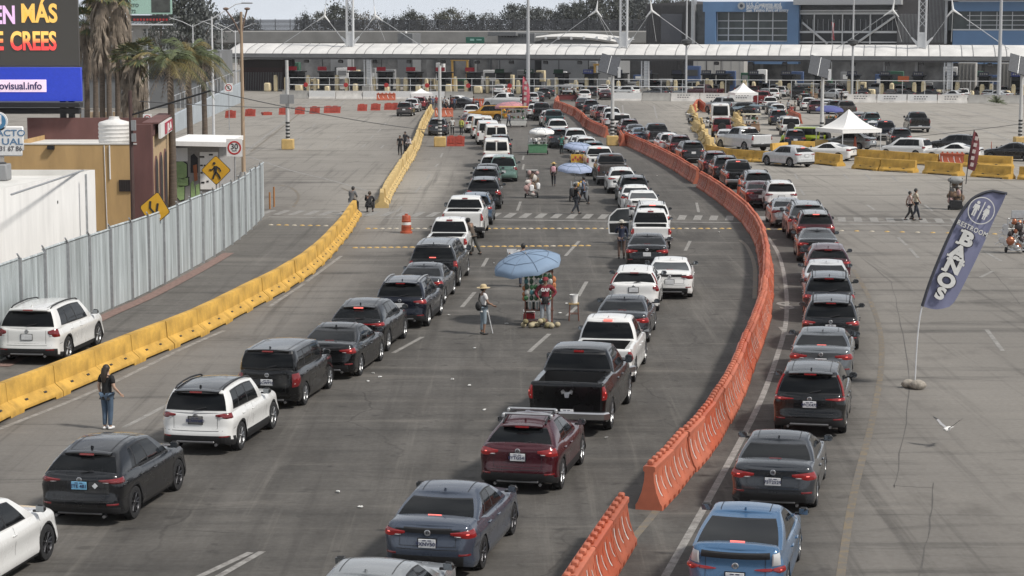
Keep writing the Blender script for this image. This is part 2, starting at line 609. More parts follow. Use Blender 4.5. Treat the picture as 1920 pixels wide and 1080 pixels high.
D = [((232, 802), (318, 757)), ((737, 662), (792, 632)), ((992, 660), (1030, 626)), ((372, 1082), (470, 1036)), ((408, 1082), (492, 1034)),
     ((1880, 658), (1850, 618)), ((1838, 520), (1862, 508)), ((1722, 484), (1706, 466)), ((1700, 460), (1684, 445)), ((1878, 490), (1850, 474)),
     ((1640, 394), (1626, 384)), ((1748, 396), (1734, 384)), ((1712, 366), (1698, 354)), ((1682, 340), (1672, 330)), ((1590, 336), (1582, 326)), ((1634, 338), (1622, 326)), ((1508, 366), (1500, 354)), ((1496, 336), (1490, 326)),
     ((778, 361), (790, 349)), ((800, 337), (806, 327)), ((816, 313), (822, 307)), ((826, 295), (830, 287)), ((744, 397), (754, 386)), ((866, 576), (890, 548)), ((905, 500), (914, 484)), ((1064, 592), (1082, 575)), ((1084, 556), (1100, 528)), ((970, 395), (976, 378)),
     ((562, 262), (566, 256)), ((574, 247), (580, 242)), ((586, 238), (592, 231)), ((576, 279), (584, 274)), ((606, 278), (614, 272)), ((632, 260), (636, 255)), ((678, 277), (686, 270)), ((694, 260), (700, 254)), ((708, 248), (714, 242)), ((720, 236), (724, 230)), ((714, 278), (720, 272)),
     ((640, 398), (660, 386)), ((1310, 398), (1306, 380)), ((1000, 342), (1002, 332)), ((980, 318), (982, 308)), ((980, 300), (982, 292)), ((1060, 480), (1086, 452)), ((1285, 470), (1294, 452))]
for a, b_ in D:
    strip(mk if a[1] > 1000 else mf, [G(*a), G(*b_)], .15)
cw0, cw1 = G(505, 394), G(1880, 411)
dv = (cw1 - cw0); n_ = int(dv.length / .85); dv.normalize()
pv = Vector((-dv.y, dv.x, 0))
for i in range(n_):
    p = cw0 + dv * (.85 * i)
    q = p - pv * 2.7
    o = dv * .42
    mf.add([(p.x, p.y, .005), (p.x + o.x, p.y + o.y, .005), (q.x + o.x, q.y + o.y, .005), (q.x, q.y, .005)], [(0, 1, 2, 3)])
strip(mf, [cw0 - pv * 4.0 + dv * 1, cw1 - pv * 4.0], .34)
strip(mk, [G(1560, 414), G(1920, 421)], .3, .009)
for (s_, x, y, sz) in (('S', 1473, 574, 1.3), ('L', 1480, 622, 1.3)):
    t_ = text_mb(s_, sz, .02, 0)
    p = G(x, y)
    mf.join(t_, None, Matrix.Translation((p.x, p.y, .010)) @ Matrix.Diagonal((1, 2.0, 1, 1)))
struct(mk.build('lane_markings', W_LINE, fix=False))
struct(mf.build('faded_markings', W_FAINT, fix=False))
for L in [[(1570, 1120), (1600, 930), (1635, 790), (1652, 690), (1650, 620), (1628, 555), (1600, 505)], [(1415, 560), (1415, 500), (1402, 465), (1388, 450)],
          [(1120, 1110), (1180, 1020), (1225, 965), (1300, 870)], [(510, 345), (545, 352), (560, 368), (550, 388)], [(640, 352), (662, 364), (668, 380)], [(560, 214), (515, 250), (470, 285)]]:
    strip(my, smooth_line(gp_line(L)), .17)
struct(my.build('yellow_lines', Y_LINE, fix=False))
sm_ = MB()
for L in [[(1672, 530), (1690, 610), (1704, 690), (1700, 770), (1680, 900), (1676, 910)], [(1750, 905), (1742, 990), (1722, 1082)], [(1690, 706), (1920, 716)], [(1838, 488), (1880, 530), (1912, 570)], [(1150, 450), (1120, 480), (1080, 540)], [(1676, 910), (1750, 915)],
          [(560, 720), (350, 820)], [(700, 300), (880, 302)], [(930, 400), (1160, 410)], [(620, 890), (900, 905)], [(250, 990), (460, 1000)], [(1600, 470), (1672, 530)], [(660, 500), (690, 490)]]:
    P = smooth_line(gp_line(L), 5)
    P = [p + Vector((rnd.uniform(-.03, .03), rnd.uniform(-.05, .05), 0)) for p in P]
    strip(sm_, P, .024 if L[0][1] > 420 else .03, .0035, 0, .5)
struct(sm_.build('pavement_seams', SEAM, fix=False))
lit_m = mat('litter_paper', (.6, .6, .58), .8)
for i, (x, y) in enumerate([(1137, 822), (998, 728), (676, 952), (634, 924), (1348, 436), (690, 716), (712, 708), (700, 701), (890, 654), (950, 608), (1062, 570), (1050, 588), (842, 592), (926, 494), (1232, 330), (1010, 351), (908, 770), (880, 724), (848, 712), (1448, 700)]):
    b = MB()
    b.sphere((0, 0, .03), .05, 6, 4, 0, (rnd.uniform(.7, 1.5), rnd.uniform(.6, 1.2), .45))
    b.v = [(p[0] + rnd.uniform(-.025, .025), p[1] + rnd.uniform(-.025, .025), max(.006, p[2])) for p in b.v]
    tag(b.build('paper_scrap', lit_m, None, G(x, y), rnd.uniform(0, 6)), 'small pale scrap of litter lying on the dark asphalt', 'litter', 'scraps of litter on the road')
stud = MB()
stud.lathe([(.0, .07), (.05, .065), (.09, .04), (.115, .004)], 10); stud.v = [(x, y, z * .75) for x, y, z in stud.v]
st_me = {c: stud.mesh('road_stud', [mat('stud_' + c, col, .6, var=.25, scale=9)]) for c, col in (('yellow', (.42, .28, .10)), ('pale', (.38, .34, .27)))}
for (a, b_, stp, lab) in [((508, 422), (622, 424), .42, 'domed yellow road stud in the short row across the left road'), ((690, 429), (1376, 429), .36, 'domed road stud in the long row just below the crosswalk'),
                     ((666, 465), (1114, 461), .33, 'domed road stud in the nearest row, ending short of the right line of cars'), ((1440, 430), (1500, 431), .6, 'domed road stud between the orange barriers and the right queue'), ((1578, 433), (1905, 440), .75, 'domed road stud in the row across the right lot')]:
    for p, t in polyline([G(*a), G(*b_)], stp):
        o = link('road_stud', st_me['pale' if rnd.random() < .3 else 'yellow'], None, (p.x, p.y, 0))
        o.scale = (1.25, 1, 1)
        tag(o, lab, 'road stud', 'rows of domed road studs')
PL_A = R(-17.4)
PO = Vector((-45, 329, 0))
E1 = Vector((math.cos(PL_A), math.sin(PL_A), 0))
E2 = Vector((-math.sin(PL_A), math.cos(PL_A), 0))
def PU(px, v):
    """u along the plaza for image column px at depth v behind the canopy edge"""
    k = (px - 960) / (FPX / math.cos(PITCH)) / 1.0
    k = (px - 960) / FPX
    c_, s_ = math.cos(PITCH), math.sin(PITCH)
    def depth(Y, z=3): return Y * c_ - (z - H_CAM) * s_
    a = E1.x - k * c_ * E1.y
    b = k * (c_ * (PO.y + v * E2.y) + (H_CAM - 3) * s_) - PO.x - v * E2.x
    return b / a
def PP(u, v, z=0.0):
    return PO + E1 * u + E2 * v + Vector((0, 0, z))
def ZY(py, px, v):
    """height of image row py at column px and plaza depth v"""
    p = PP(PU(px, v), v)
    d = _ray(px, py)
    return H_CAM + d.z * (p.y / d.y)
MEMB = mat('white_membrane', (.60, .59, .57), .7, var=.12, scale=.5)
FASC = mat('grey_fascia', (.27, .275, .28), .5, .3, var=.12, scale=.8)
FASCD = mat('dark_fascia', (.10, .10, .105), .6, .2)
WSTEEL = mat('white_steel', (.60, .61, .62), .45, .1, var=.08)
CONC = mat('concrete', (.33, .32, .30), .85, var=.15, scale=1.2)
CONCW = mat('whitewashed_concrete', (.58, .56, .53), .85, var=.16, scale=1.1)
DARKG = mat('dark_grey_panel', (.055, .057, .06), .6, .1, var=.2, scale=.9)
BOOTH = mat('booth_dark', (.035, .037, .04), .45, .2, var=.3)
GREYP = mat('grey_panel', (.24, .245, .25), .6, var=.1, scale=.4)
CREAM = mat('cream_paint', (.66, .56, .36), .6, var=.12, scale=2)
def pbox(b, u, v, z, su, sv, sz, mi=0, bev=0):
    b.box((u, v, z), (su, sv, sz), mi, None, bev)
def pthing(name, label, cat, u, v, z=0, group=None):
    return thing(name, label, cat, PP(u, v, z), PL_A, group)
cn = pthing('toll_canopy', 'long white membrane canopy roof over the inspection lanes', 'canopy', 0, 0)
U1 = PU(2030, 0)
ztop, zbot = 7.55, 6.0
mod, first = 4.66, 0.0
u = -1.0
memb = MB(); seam = MB()
k = 0
while u < U1 + 8:
    wd = 3.05 if k % 2 == 0 else 1.6
    rows = []
    for i in range(7):
        t = i / 6
        row = []
        for j in range(7):
            s_ = j / 6
            sag = math.sin(PI * s_) * (.14 if k % 2 == 0 else .05)
            vv = t * 6.5 + (0 if i else 0)
            zz = zbot + (ztop - zbot) * (t ** .62) + sag * math.sin(PI * min(1, t * 1.0)) * 1.2
            row.append((u + s_ * wd + .8 * (1 - t), vv, zz))
        rows.append(row)
    rows.append([(p[0], 13, ztop - .3) for p in rows[-1]])
    memb.grid(rows)
    rib = [(u + .8 * (1 - i / 6), i / 6 * 6.5, zbot + (ztop - zbot) * ((i / 6) ** .62) + .03) for i in range(7)]
    seam.tube(rib, .055, 5)
    u += wd
    k += 1
memb.build('roof_membrane', MEMB, cn, fix=False)
seam.build('seam', mat('seam_grey', (.22, .22, .22), .6), cn, fix=False)
b = MB()
pbox(b, U1 / 2 + 2, .1, 5.72, U1 + 12, .5, .42, 0)
pbox(b, U1 / 2 + 2, -.05, 5.96, U1 + 12, .5, .10, 0)
b.build('gutter_beam', FASC, cn)
b = MB()
pbox(b, U1 / 2 + 2, .7, 5.28, U1 + 12, .8, .30, 0)
pbox(b, U1 / 2 + 2, 7, 5.35, U1 + 12, 13, .12, 0)
b.build('soffit', FASCD, cn)
b = MB()
pbox(b, U1 / 2 + 2, .22, 5.44, U1 + 12, .3, .06, 0)
b.build('edge_trim', WSTEEL, cn)
def lattice(b, x0, x1, y, z0, z1, n, r=.06):
    for i in range(n):
        za, zb = z0 + (z1 - z0) * i / n, z0 + (z1 - z0) * (i + 1) / n
        b.tube([(x0, y, za), (x1, y, zb)], r, 5)
        b.tube([(x1, y, za), (x0, y, zb)], r, 5)
COLS = [(690, 'left-hand'), (1210, 'middle'), (1778, 'right-hand')]
for px, wh in COLS:
    c = pthing('canopy_column', f'{wh} pale twin-shaft column carrying the canopy edge', 'column', PU(px, .3), .3, 0, 'columns of the canopy')
    b = MB()
    for dx in (-.55, .55):
        pbox(b, dx, 0, 2.55, .16, .5, 5.1, 0, .03)
    pbox(b, .1, .0, 3.2, .62, .3, 3.8, 0, .02)
    b.build('shaft', WSTEEL, c)
    b = MB()
    for i in range(12):
        pbox(b, 0, -.28, .35 + i * .42, 1.0, .05, .05)
    b.build('ladder', STEEL, c)
    b = MB(); pbox(b, 0, 0, .5, 1.6, 1.2, 1.0, 0, .05); b.build('base', CONC, c)
MASTS = [(657, 'left'), (1169, 'middle'), (1727, 'right')]
for px, wh in MASTS:
    uu = PU(px, 3)
    c = pthing('canopy_mast', f'white latticed steel mast rising through the canopy roof, the {wh} one of three', 'mast', uu, 3, 0, 'white lattice masts')
    b = MB()
    for dx in (-.52, .52):
        pbox(b, dx, 0, 14, .22, .5, 14)
    for zz in (9.2, 20.6):
        pbox(b, 0, 0, zz, .84, .42, .3)
    pbox(b, 0, 0, 8.3, .84, .34, 2.2)
    b.build('legs', WSTEEL, c)
    b = MB(); lattice(b, -.42, .42, 0, 10.2, 20.4, 11, .05); b.build('lattice', WSTEEL, c)
    b = MB()
    for s_ in (-1, 1):
        b.prism([(s_ * .6, -.1, 7.3), (s_ * 1.6, -.1, 8.6), (s_ * 1.45, -.1, 8.7), (s_ * .6, -.1, 8.0)], (0, .25, 0))
    b.build('gusset', WSTEEL, c)
    b = MB()
    for s_ in (-1, 1):
        hub = (s_ * 4.3, 0, 12.6 if wh != 'left' else 11.9)
        b.tube([(s_ * 1.5, 0, 8.6), hub], .04, 6)
        b.tube([hub, (s_ * 12.8, 0, 6.7)], .05, 6)
        b.tube([hub, (s_ * 3.6, 0, 17.5), (s_ * .6, 0, 21)], .035, 6)
        b.tube([hub, (s_ * 3.6, 6, 8)], .035, 6)
    b.build('stay_cable', STEEL, c)
    b = MB()
    for s_ in (-1, 1):
        h = Vector((s_ * 4.3, 0, 12.6 if wh != 'left' else 11.9))
        for d in ((-s_ * .9, 0, -1.0), (s_ * 1.3, 0, -.85), (-s_ * .2, 0, 1.5)):
            b.tube([h, h + Vector(d)], [.17, .06], 8)
    b.build('stay_connector', WHITEP, c)
def wall_line(px):  # base line of the wall as measured
    return 184.5 + (px - 540) * (194.5 - 184.5) / (1920 - 540)
blockm = MB()
blockm.prism([(0, -.36, 0), (0, -.36, .12), (0, -.14, .42), (0, -.1, 1.15), (0, .1, 1.15), (0, .14, .42), (0, .36, .12), (0, .36, 0)], (3.9, 0, 0))
blk = {k_: blockm.mesh('concrete_block', [mm]) for k_, mm in (('w', CONCW), ('g', CONC))}
brd = MB(); brd.box((1.95, -.20, .66), (3.86, .05, .92), 0)
brd_me = brd.mesh('board', [WHITEP])
A_, B_ = G(530, wall_line(530)), G(1960, wall_line(1960))
WD = (B_ - A_).normalized(); WANG = math.atan2(WD.y, WD.x)
for i, (p, t) in enumerate(polyline([A_, B_], 4.0)):
    pxx = 530 + i * 4.0 / (B_ - A_).length * 1430
    if 785 < pxx < 1155 or (1395 < pxx < 1555 and False):
        if pxx > 900 and pxx < 1150: continue
    if 1400 < pxx < 1580: continue
    white = (545 < pxx < 800) or (pxx > 1120 and pxx < 1215) or (1280 < pxx < 1400) or (1580 < pxx < 1790)
    o = link('concrete_barrier', blk['w' if white else 'g'], None, (p.x, p.y, 0), WANG)
    tag(o, ('white painted' if white else 'grey') + ' concrete block in the wall in front of the inspection lanes', 'concrete barrier', 'concrete blocks in front of the lanes')
    if white and rnd.random() < .6:
        bo = link('board', brd_me, o)
    if white and pxx > 1230:
        q = MB()
        for zz, w_ in ((.86, 1.3), (.56, 1.1)):
            for k2 in range(5):
                q.box((1.0 + k2 * .36 * w_ / 1.2, -.40, zz), (.22, .02, .13))
        q.build('print', mat('grey_print', (.13, .13, .14), .7), o)
rl = thing('fence_rail', 'pale pipe rail and mesh fence running behind the concrete wall', 'fence', A_ + E2 * 2.5, WANG)
b = MB(); b.tube([(0, 0, 1.9), (60, 0, 1.9)], .07, 6); b.tube([(0, 0, 2.9), (100, 0, 2.9)], .04, 5)
for i in range(34): b.tube([(i * 3, 0, 0), (i * 3, 0, 2.9)], .035, 5)
b.build('rail', WSTEEL, rl)
red = mat('red_plastic', (.45, .03, .03), .5)
for i in range(6):
    b = MB(); b.cyl((2.5 + i * 6.0, -.12, 1.9), (2.5 + i * 6.0, -.2, 1.9), .33, n=12); b.build('reflector', red, rl)
def booth_meshes():
    d = {}
    b = MB(); pbox(b, 0, 0, .12, 1.9, 9, .24, 0, .05); d['island'] = (b, CONC)
    b = MB(); pbox(b, 0, 1.2, 1.55, 1.5, 3.0, 2.6, 0, .06); pbox(b, 0, 1.2, 2.95, 1.9, 3.6, .2, 0, .03); d['cabin'] = (b, BOOTH)
    b = MB(); pbox(b, 0, -.32, 1.9, 1.25, .04, .9); pbox(b, .76, 1.2, 1.9, .03, 2.4, .9); pbox(b, -.76, 1.2, 1.9, .03, 2.4, .9); d['window'] = (b, GLASS)
    return d
_bm = {k_: v[0].mesh(k_, [v[1]]) for k_, v in booth_meshes().items()}
sb = MB(); sb.box((0, 0, 0), (1.5, .22, .62), 0, None, .03)
lane_sign = {n_: sb.mesh('lane_sign', [mat('lane_sign_' + n_, c_, .4, emit=e_, estr=s_)]) for n_, c_, e_, s_ in (('red', (.22, .01, .025), (.8, .03, .06), .10), ('blue', (.05, .06, .2), (.1, .14, .6), .08), ('grey', (.14, .15, .22), None, 1), ('green', (.015, .09, .04), None, 1))}
pole_me = MB(); pole_me.tube([(0, 0, 0), (0, 0, 1.7)], .06, 6); pole_me = pole_me.mesh('bracket', [BLACKM])
bol = MB(); bol.box((0, 0, 1.05), (.62, .6, 2.1), 0, None, .1); bol.box((0, -.1, 2.05), (.5, .6, .5), 0, None, .1); bol_me = bol.mesh('bollard', [CREAM])
low = MB(); low.box((0, 0, .6), (1.0, .9, 1.2), 0, None, .14); low_me = low.mesh('crash_block', [CREAM])
BPX = [552 + 55.3 * i for i in range(15)] + [1353 + 61.5 * i for i in range(-0, 11)]
nums = ['first', 'second', 'third', 'fourth', 'fifth', 'sixth', 'seventh', 'eighth', 'ninth', 'tenth', 'eleventh', 'twelfth', '13th', '14th', '15th', '16th', '17th', '18th', '19th', '20th', '21st', '22nd', '23rd', '24th', '25th', '26th', '27th']
for i, px in enumerate(BPX):
    uu = PU(px, 9)
    colr = 'red' if i < 7 else ('green' if i < 10 else ('blue' if i in (10, 24, 25) else 'grey'))
    bt = pthing('inspection_booth', f'dark inspection booth with a {colr} lane sign, {nums[i]} from the left under the canopy', 'booth', uu, 9, 0, 'inspection booths under the canopy')
    for n_, me in _bm.items():
        link(n_, me, bt)
    o = link('lane_sign', lane_sign[colr], bt, (0, -.75, 3.5 if i < 7 else 3.3))
    link('bracket', pole_me, bt, (0, -.55, 3.6))
    if i >= 7 and i % 2 == 0 or i > 14:
        q = MB()
        for k2 in range(4): q.box((-.45 + k2 * .3, -.13, .02), (.2, .02, .26))
        q.build('lettering', WHITEP, o)
    for k2, dx in enumerate((-.65, .85)):
        o = link('bollard', bol_me, None, PP(uu + dx + 1.0 + rnd.uniform(-.3, .3), .8 + rnd.uniform(-.5, 1.2), 0), PL_A + rnd.uniform(-.1, .1))
        tag(o, 'cream rounded bollard guarding the nose of a lane island', 'bollard', 'cream bollards at the lane islands')
        o.scale = (rnd.uniform(.8, 1.1), 1, rnd.uniform(.85, 1.15))
    o = link('crash_block', low_me, None, PP(uu - 1.0 + rnd.uniform(-.3, .3), .5, 0), PL_A)
    o.scale = (rnd.uniform(.6, 1.3), 1, rnd.uniform(.7, 1.2))
    tag(o, 'low cream crash block in front of a lane island', 'crash block', 'cream crash blocks at the lane islands')
def bwall(name, lab, px0, px1, z0, z1, v, m_, thick=3.0, cat='building'):
    u0, u1 = PU(px0, v), PU(px1, v)
    t_ = pthing(name, lab, cat, (u0 + u1) / 2, v)
    b = MB(); pbox(b, 0, thick / 2, (z0 + z1) / 2, u1 - u0, thick, z1 - z0, 0, .02); b.build('wall', m_, t_)
    return t_, u1 - u0
t_, w_ = bwall('inspection_hall', 'light grey panelled hall behind the middle lanes', 1300, 1395, 0, 6.5, 34, mat('pale_panel', (.40, .39, .37), .7, var=.08, scale=.3))
b = MB()
for i in range(6): pbox(b, -w_ / 2 + (i + .5) * w_ / 6, -.02, 3, .05, .03, 5.8)
b.build('panel_joint', GREYP, t_)
t_, w_ = bwall('maroon_shed', 'dark maroon slatted shed at the left end of the canopy', 452, 530, 0, 4.9, 6, mat('maroon_slats', (.05, .022, .022), .7, var=.3, scale=3), 5, 'shed')
b = MB()
for i in range(26): pbox(b, -w_ / 2 + i * w_ / 25, -.35, 1.45, .07, .07, 2.9)
b.build('slat_fence', GREYP, t_)
b = MB(); pbox(b, 0, -.2, 4.2, w_ + .1, .25, 1.1); b.build('fascia', mat('maroon_board', (.028, .016, .016), .6), t_)
t_, w_ = bwall('grey_shed', 'small grey box building behind the left lanes', 620, 652, 0, 5.2, 30, GREYP)
b = MB(); pbox(b, 0, -.05, 2.2, w_ * .5, .06, 2.2); b.build('door', DARKG, t_)
t_, w_ = bwall('dark_hall', 'dark hall wall in the shade behind the inspection lanes', 800, 1300, 0, 6.0, 46, mat('shade_wall', (.13, .13, .13), .8, var=.7, scale=.3), 2)  # dark wall colour stands in for the shade behind the lanes
for i in range(14): b = MB(); pbox(b, -w_ / 2 + (i + .5) * w_ / 14, -.06, 3, .35, .1, 6); b.build('pilaster', DARKG, t_)
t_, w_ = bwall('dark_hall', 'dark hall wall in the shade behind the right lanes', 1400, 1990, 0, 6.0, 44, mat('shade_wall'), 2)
for i in range(10): b = MB(); pbox(b, -w_ / 2 + (i + .5) * w_ / 10, -.06, 3, .5, .1, 6); b.build('pilaster', GREYP, t_)
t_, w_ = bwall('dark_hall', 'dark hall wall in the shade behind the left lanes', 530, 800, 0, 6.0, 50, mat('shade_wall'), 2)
b = MB(); pbox(b, 0, -.06, 5.2, w_, .1, .5); b.build('band', GREYP, t_)
for px, lab in ((1812, 'pale corrugated container behind the right lanes, left of two'), (1888, 'pale corrugated container behind the right lanes, right of two')):
    uu = PU(px, 16)
    c = pthing('storage_container', lab, 'container', uu, 16, 0)
    b = MB(); pbox(b, 0, 1.5, 2.4, 2.7, 3, 4.8, 0, .03); b.build('shell', mat('pale_panel'), c)
    b = MB(); [pbox(b, -1.1 + k2 * .55, -.03, 2.4, .06, .05, 4.6) for k2 in range(5)]; b.build('rib', GREYP, c)
_gm = [('white', WHITEP), ('grey', GREYP), ('pale yellow', CREAM), ('dark blue', mat('cabinet_blue', (.05, .09, .2), .6)), ('dark green', mat('cabinet_green', (.03, .10, .06), .6))]
_rg = random.Random(5)
for i in range(44):
    px = 548 + i * 31.5 + _rg.uniform(-8, 8); v = _rg.uniform(16, 29); k_ = _rg.choice((0, 1, 1, 2, 3, 4)); w_, h_ = _rg.uniform(.8, 2.6), _rg.uniform(.9, 3.4)
    c = pthing('equipment_cabinet', f'{_gm[k_][0]} equipment cabinet in the shade behind the inspection booths', 'cabinet', PU(px, v), v, 0, 'equipment cabinets behind the booths')
    b = MB(); pbox(b, 0, 0, h_ / 2 + (1.4 if i % 3 == 0 else 0), w_, .8, h_, 0, .05); b.build('housing', _gm[k_][1], c)
    b = MB(); pbox(b, 0, -.42, h_ * .55 + (1.4 if i % 3 == 0 else 0), w_ * .7, .05, h_ * .4); b.build('door', _gm[(k_ + 1) % 2][1] if i % 2 else DARKG, c)
    if i % 3 == 0: b = MB(); [b.tube([(s_ * w_ * .4, 0, 0), (s_ * w_ * .4, 0, 1.4)], .06, 5) for s_ in (-1, 1)]; b.build('leg', STEEL, c)
for px in range(575, 1960, 64):
    c = pthing('ceiling_camera', 'dark camera box hanging under the canopy edge', 'camera', PU(px, 1.6), 1.6, 4.9, 'camera boxes under the canopy')
    b = MB(); pbox(b, 0, 0, -.12, .7, .6, .5, 0, .08); b.build('housing', FASCD, c); b = MB(); b.tube([(0, 0, .1), (0, 0, .4)], .06, 5); b.build('mount', STEEL, c)
for px, v, hgt, lab in ((862, 22, 4.6, 'yellow steel gantry arch behind the left-centre lanes'), (1130, 20, 4.0, 'pale yellow gantry arch behind the middle lanes')):
    c = pthing('gantry', lab, 'gantry', PU(px, v), v)
    b = MB()
    for dx in (-1.3, 1.3): pbox(b, dx, 0, hgt / 2, .3, .3, hgt)
    pbox(b, 0, 0, hgt + .15, 3.1, .3, .3)
    b.build('arch', mat('yellow_steel', (.45, .27, .07), .6), c)
c = pthing('lane_banner', 'small orange warning board on the mesh fence at right', 'board', PU(1694, 1), 1, 2.7)
b = MB(); pbox(b, 0, 0, 0, 1.6, .08, .8, 0, .02); b.build('panel', mat('orange_board', (.5, .11, .03), .6), c)
ov = thing('overpass', 'concrete overpass with a dark louvred sound fence crossing behind the canopy', 'overpass', (0, 470, 0), R(-2.0))
b = MB()
b.prism([(-260, -1, 6.6), (-260, -1, 9.0), (-260, 0, 9.15), (-260, 12, 9.15), (-260, 12, 7.2), (-260, 4, 6.2)], (330, 0, 0))
b.build('deck', mat('deck_concrete', (.17, .17, .165), .85, var=.15, scale=.3), ov)
b = MB(); b.box((-95, -.6, 9.1), (330, .5, .32)); b.build('edge_beam', mat('pale_concrete', (.42, .41, .39), .8), ov)
b = MB()
for i in range(9):
    b.box((-95, .3, 9.35 + i * .29), (330, .08, .2), 0, Matrix.Rotation(R(-22), 3, 'X'))
b.build('louvre_fence', mat('louvre_dark', (.03, .032, .038), .55, .3, var=.4, scale=.25, stretch=(1, 1, 6)), ov)
b = MB(); b.box((0, 0, 0), (.14, .2, 2.8)); _pm = b.mesh('fence_post', [mat('louvre_post', (.08, .083, .09), .5, .3)])
for i in range(96): link('fence_post', _pm, ov, (-258 + i * 3.4, .12, 10.6))
b = MB(); b.box((0, 0, 0), (2.2, 2.2, 6.2)); _pm = b.mesh('pier', [CONC])
for i in range(12): link('pier', _pm, ov, (-240 + i * 27, 5, 3.1))
BLUE = mat('blue_panel', (.125, .225, .39), .5, .1, var=.07, scale=.35)
def zz(py, px, v): return ZY(py, px, v)
V = 42
def ub(px): return PU(px, V)
def bpart(b, t0, px0, px1, py0, py1, dv=0.0, th=.3, mi=0):
    u0, u1 = ub(px0), ub(px1)
    pm = (px0 + px1) / 2
    z0, z1 = zz(py1, pm, V), zz(py0, pm, V)
    pbox(b, (u0 + u1) / 2 - t0, dv + th / 2, (z0 + z1) / 2, abs(u1 - u0), th, z1 - z0, mi)
t0 = ub(1256)
gb = pthing('ribbed_building', 'dark grey ribbed metal block left of the blue office front', 'building', t0, V)
b = MB()
u0, u1 = ub(1211), ub(1300)
zr0, zr1 = zz(2, 1300, V), zz(8, 1211, V)
b.prism([(u0 - t0, 0, 0), (u1 - t0, 0, 0), (u1 - t0, 0, zr0), (u0 - t0, 0, zr1)], (0, 30, 0))
b.build('wall', mat('ribbed_grey', (.085, .08, .082), .6, .2, var=.12, scale=1.0, stretch=(9, 1, .15)), gb)
b = MB()
for i in range(30): pbox(b, u0 - t0 + (u1 - u0) * (i + .5) / 30, -.06, zr1 / 2, .08, .1, zr1 - .3)
b.build('rib', DARKG, gb)
b = MB(); bpart(b, t0, 1239, 1278, 26, 80, -.2, .15); b.build('panel', mat('slate_panel', (.085, .088, .10), .5, .2), gb)
t0 = ub(1410)
bb = pthing('office_building', 'blue clad customs office with a wide gridded window and white lettering', 'building', t0, V)
b = MB()
bpart(b, t0, 1318, 1497, 3, 22, -.6, 20); bpart(b, t0, 1322, 1342, 22, 120, -.6, 20); bpart(b, t0, 1476, 1497, 22, 120, -.6, 20); bpart(b, t0, 1342, 1476, 78, 120, -.6, 20)
b.build('cladding', BLUE, bb)
b = MB(); bpart(b, t0, 1343, 1475, 23, 78, 1.0, .2); b.build('window', mat('green_grey_glass', (.075, .09, .088), .15, var=.5, scale=.35, stretch=(1, 1, .4)), bb)
b = MB()
for px in (1342, 1363, 1391, 1419, 1446, 1474): bpart(b, t0, px - 1.0, px + 1.0, 23, 78, .8, .15)
for py in (39, 53, 66, 77): bpart(b, t0, 1342, 1475, py - .8, py + .8, .84, .12)
b.build('mullion', WSTEEL, bb)
b = MB(); bpart(b, t0, 1297, 1303, 0, 82, -1.0, 2.0); b.build('fin', STEEL, bb)
b = MB(); bpart(b, t0, 1303, 1320, 8, 82, .5, 8); b.build('side_glazing', GLASS_LIGHT, bb)
b = MB()
for s_, py, sz in (('U.S. Customs and', 8.5, .62), ('Border Protection', 13.5, .62), ('San Ysidro Port of Entry', 19.5, .55)):
    t_ = text_mb(s_, sz * 1.3, .012, .01, align='LEFT')
    b.join(t_, None, UPRIGHT((ub(1399) - t0, -.63, zz(py, 1420, V))))
b.build('lettering', WHITEP, bb)
b = MB(); b.cyl((ub(1390) - t0, -.6, zz(11, 1390, V)), (ub(1390) - t0, -.72, zz(11, 1390, V)), .62, n=20); b.build('seal', mat('seal_dark', (.06, .07, .09), .5), bb)
b = MB(); b.lathe([(.3, 0), (.62, 0), (.62, .05), (.5, .08), (.3, .05)], 20, 0, 'y', (ub(1390) - t0, -.78, zz(11, 1390, V))); b.build('seal_ring', STEEL, bb)
t0 = ub(1640)
br = pthing('truss_building', 'glazed bridge block with white steel beams and diagonal braces', 'building', t0, V)
b = MB(); bpart(b, t0, 1497, 1682, 10, 112, 1.2, 18); b.build('glazing', mat('dark_glazing', (.03, .033, .036), .2, var=.4, scale=.5), br)
b = MB()
for py, h in ((20, 3), (25, 4), (60, 4), (79, 2)): bpart(b, t0, 1497, 1682, py - h / 2, py + h / 2, .5, .5)
for px in (1524, 1577, 1629): bpart(b, t0, px - 1, px + 1, 23, 82, .42, .5)
for (xa, ya, xb, yb) in ((1502, 42, 1550, 82), (1676, 30, 1606, 80)):
    pa, pb_ = (ub(xa) - t0, .3, zz(ya, xa, V)), (ub(xb) - t0, .3, zz(yb, xb, V))
    b.tube([pa, pb_], .2, 6)
b.build('beam', WSTEEL, br)
b = MB()
for i in range(18): bpart(b, t0, 1500 + i * 10, 1500.7 + i * 10, 36, 57, .9, .2)
b.build('mullion', STEEL, br)
b = MB(); bpart(b, t0, 1490, 1690, -14, 9, -2.5, 12); b.build('roof_overhang', mat('pale_roof', (.36, .37, .38), .6), br)
t0 = ub(1730)
tw = pthing('ribbed_tower', 'dark ribbed stair tower between the truss block and the blue block', 'building', t0, V)
b = MB(); bpart(b, t0, 1680, 1772, -40, 112, 0, 20); b.build('wall', mat('ribbed_grey'), tw)
b = MB()
for i in range(34): bpart(b, t0, 1682 + i * 2.6, 1683 + i * 2.6, 26 if i < 22 else -30, 80, -.12, .1)
b.build('rib', FASC, tw)
b = MB(); bpart(b, t0, 1770, 1774.5, -40, 82, -.9, .8); b.build('corner_post', STEEL, tw)
t0 = ub(1860)
b2 = pthing('office_building', 'blue clad block with bands of glass at the right edge', 'building', t0, V)
b = MB(); bpart(b, t0, 1785, 1990, 3, 21, -.6, 18); bpart(b, t0, 1785, 1990, 57, 120, -.6, 18); b.build('cladding', BLUE, b2)
b = MB(); bpart(b, t0, 1775, 1990, 21, 57, .6, 17); b.build('window', mat('green_grey_glass'), b2)
b = MB()
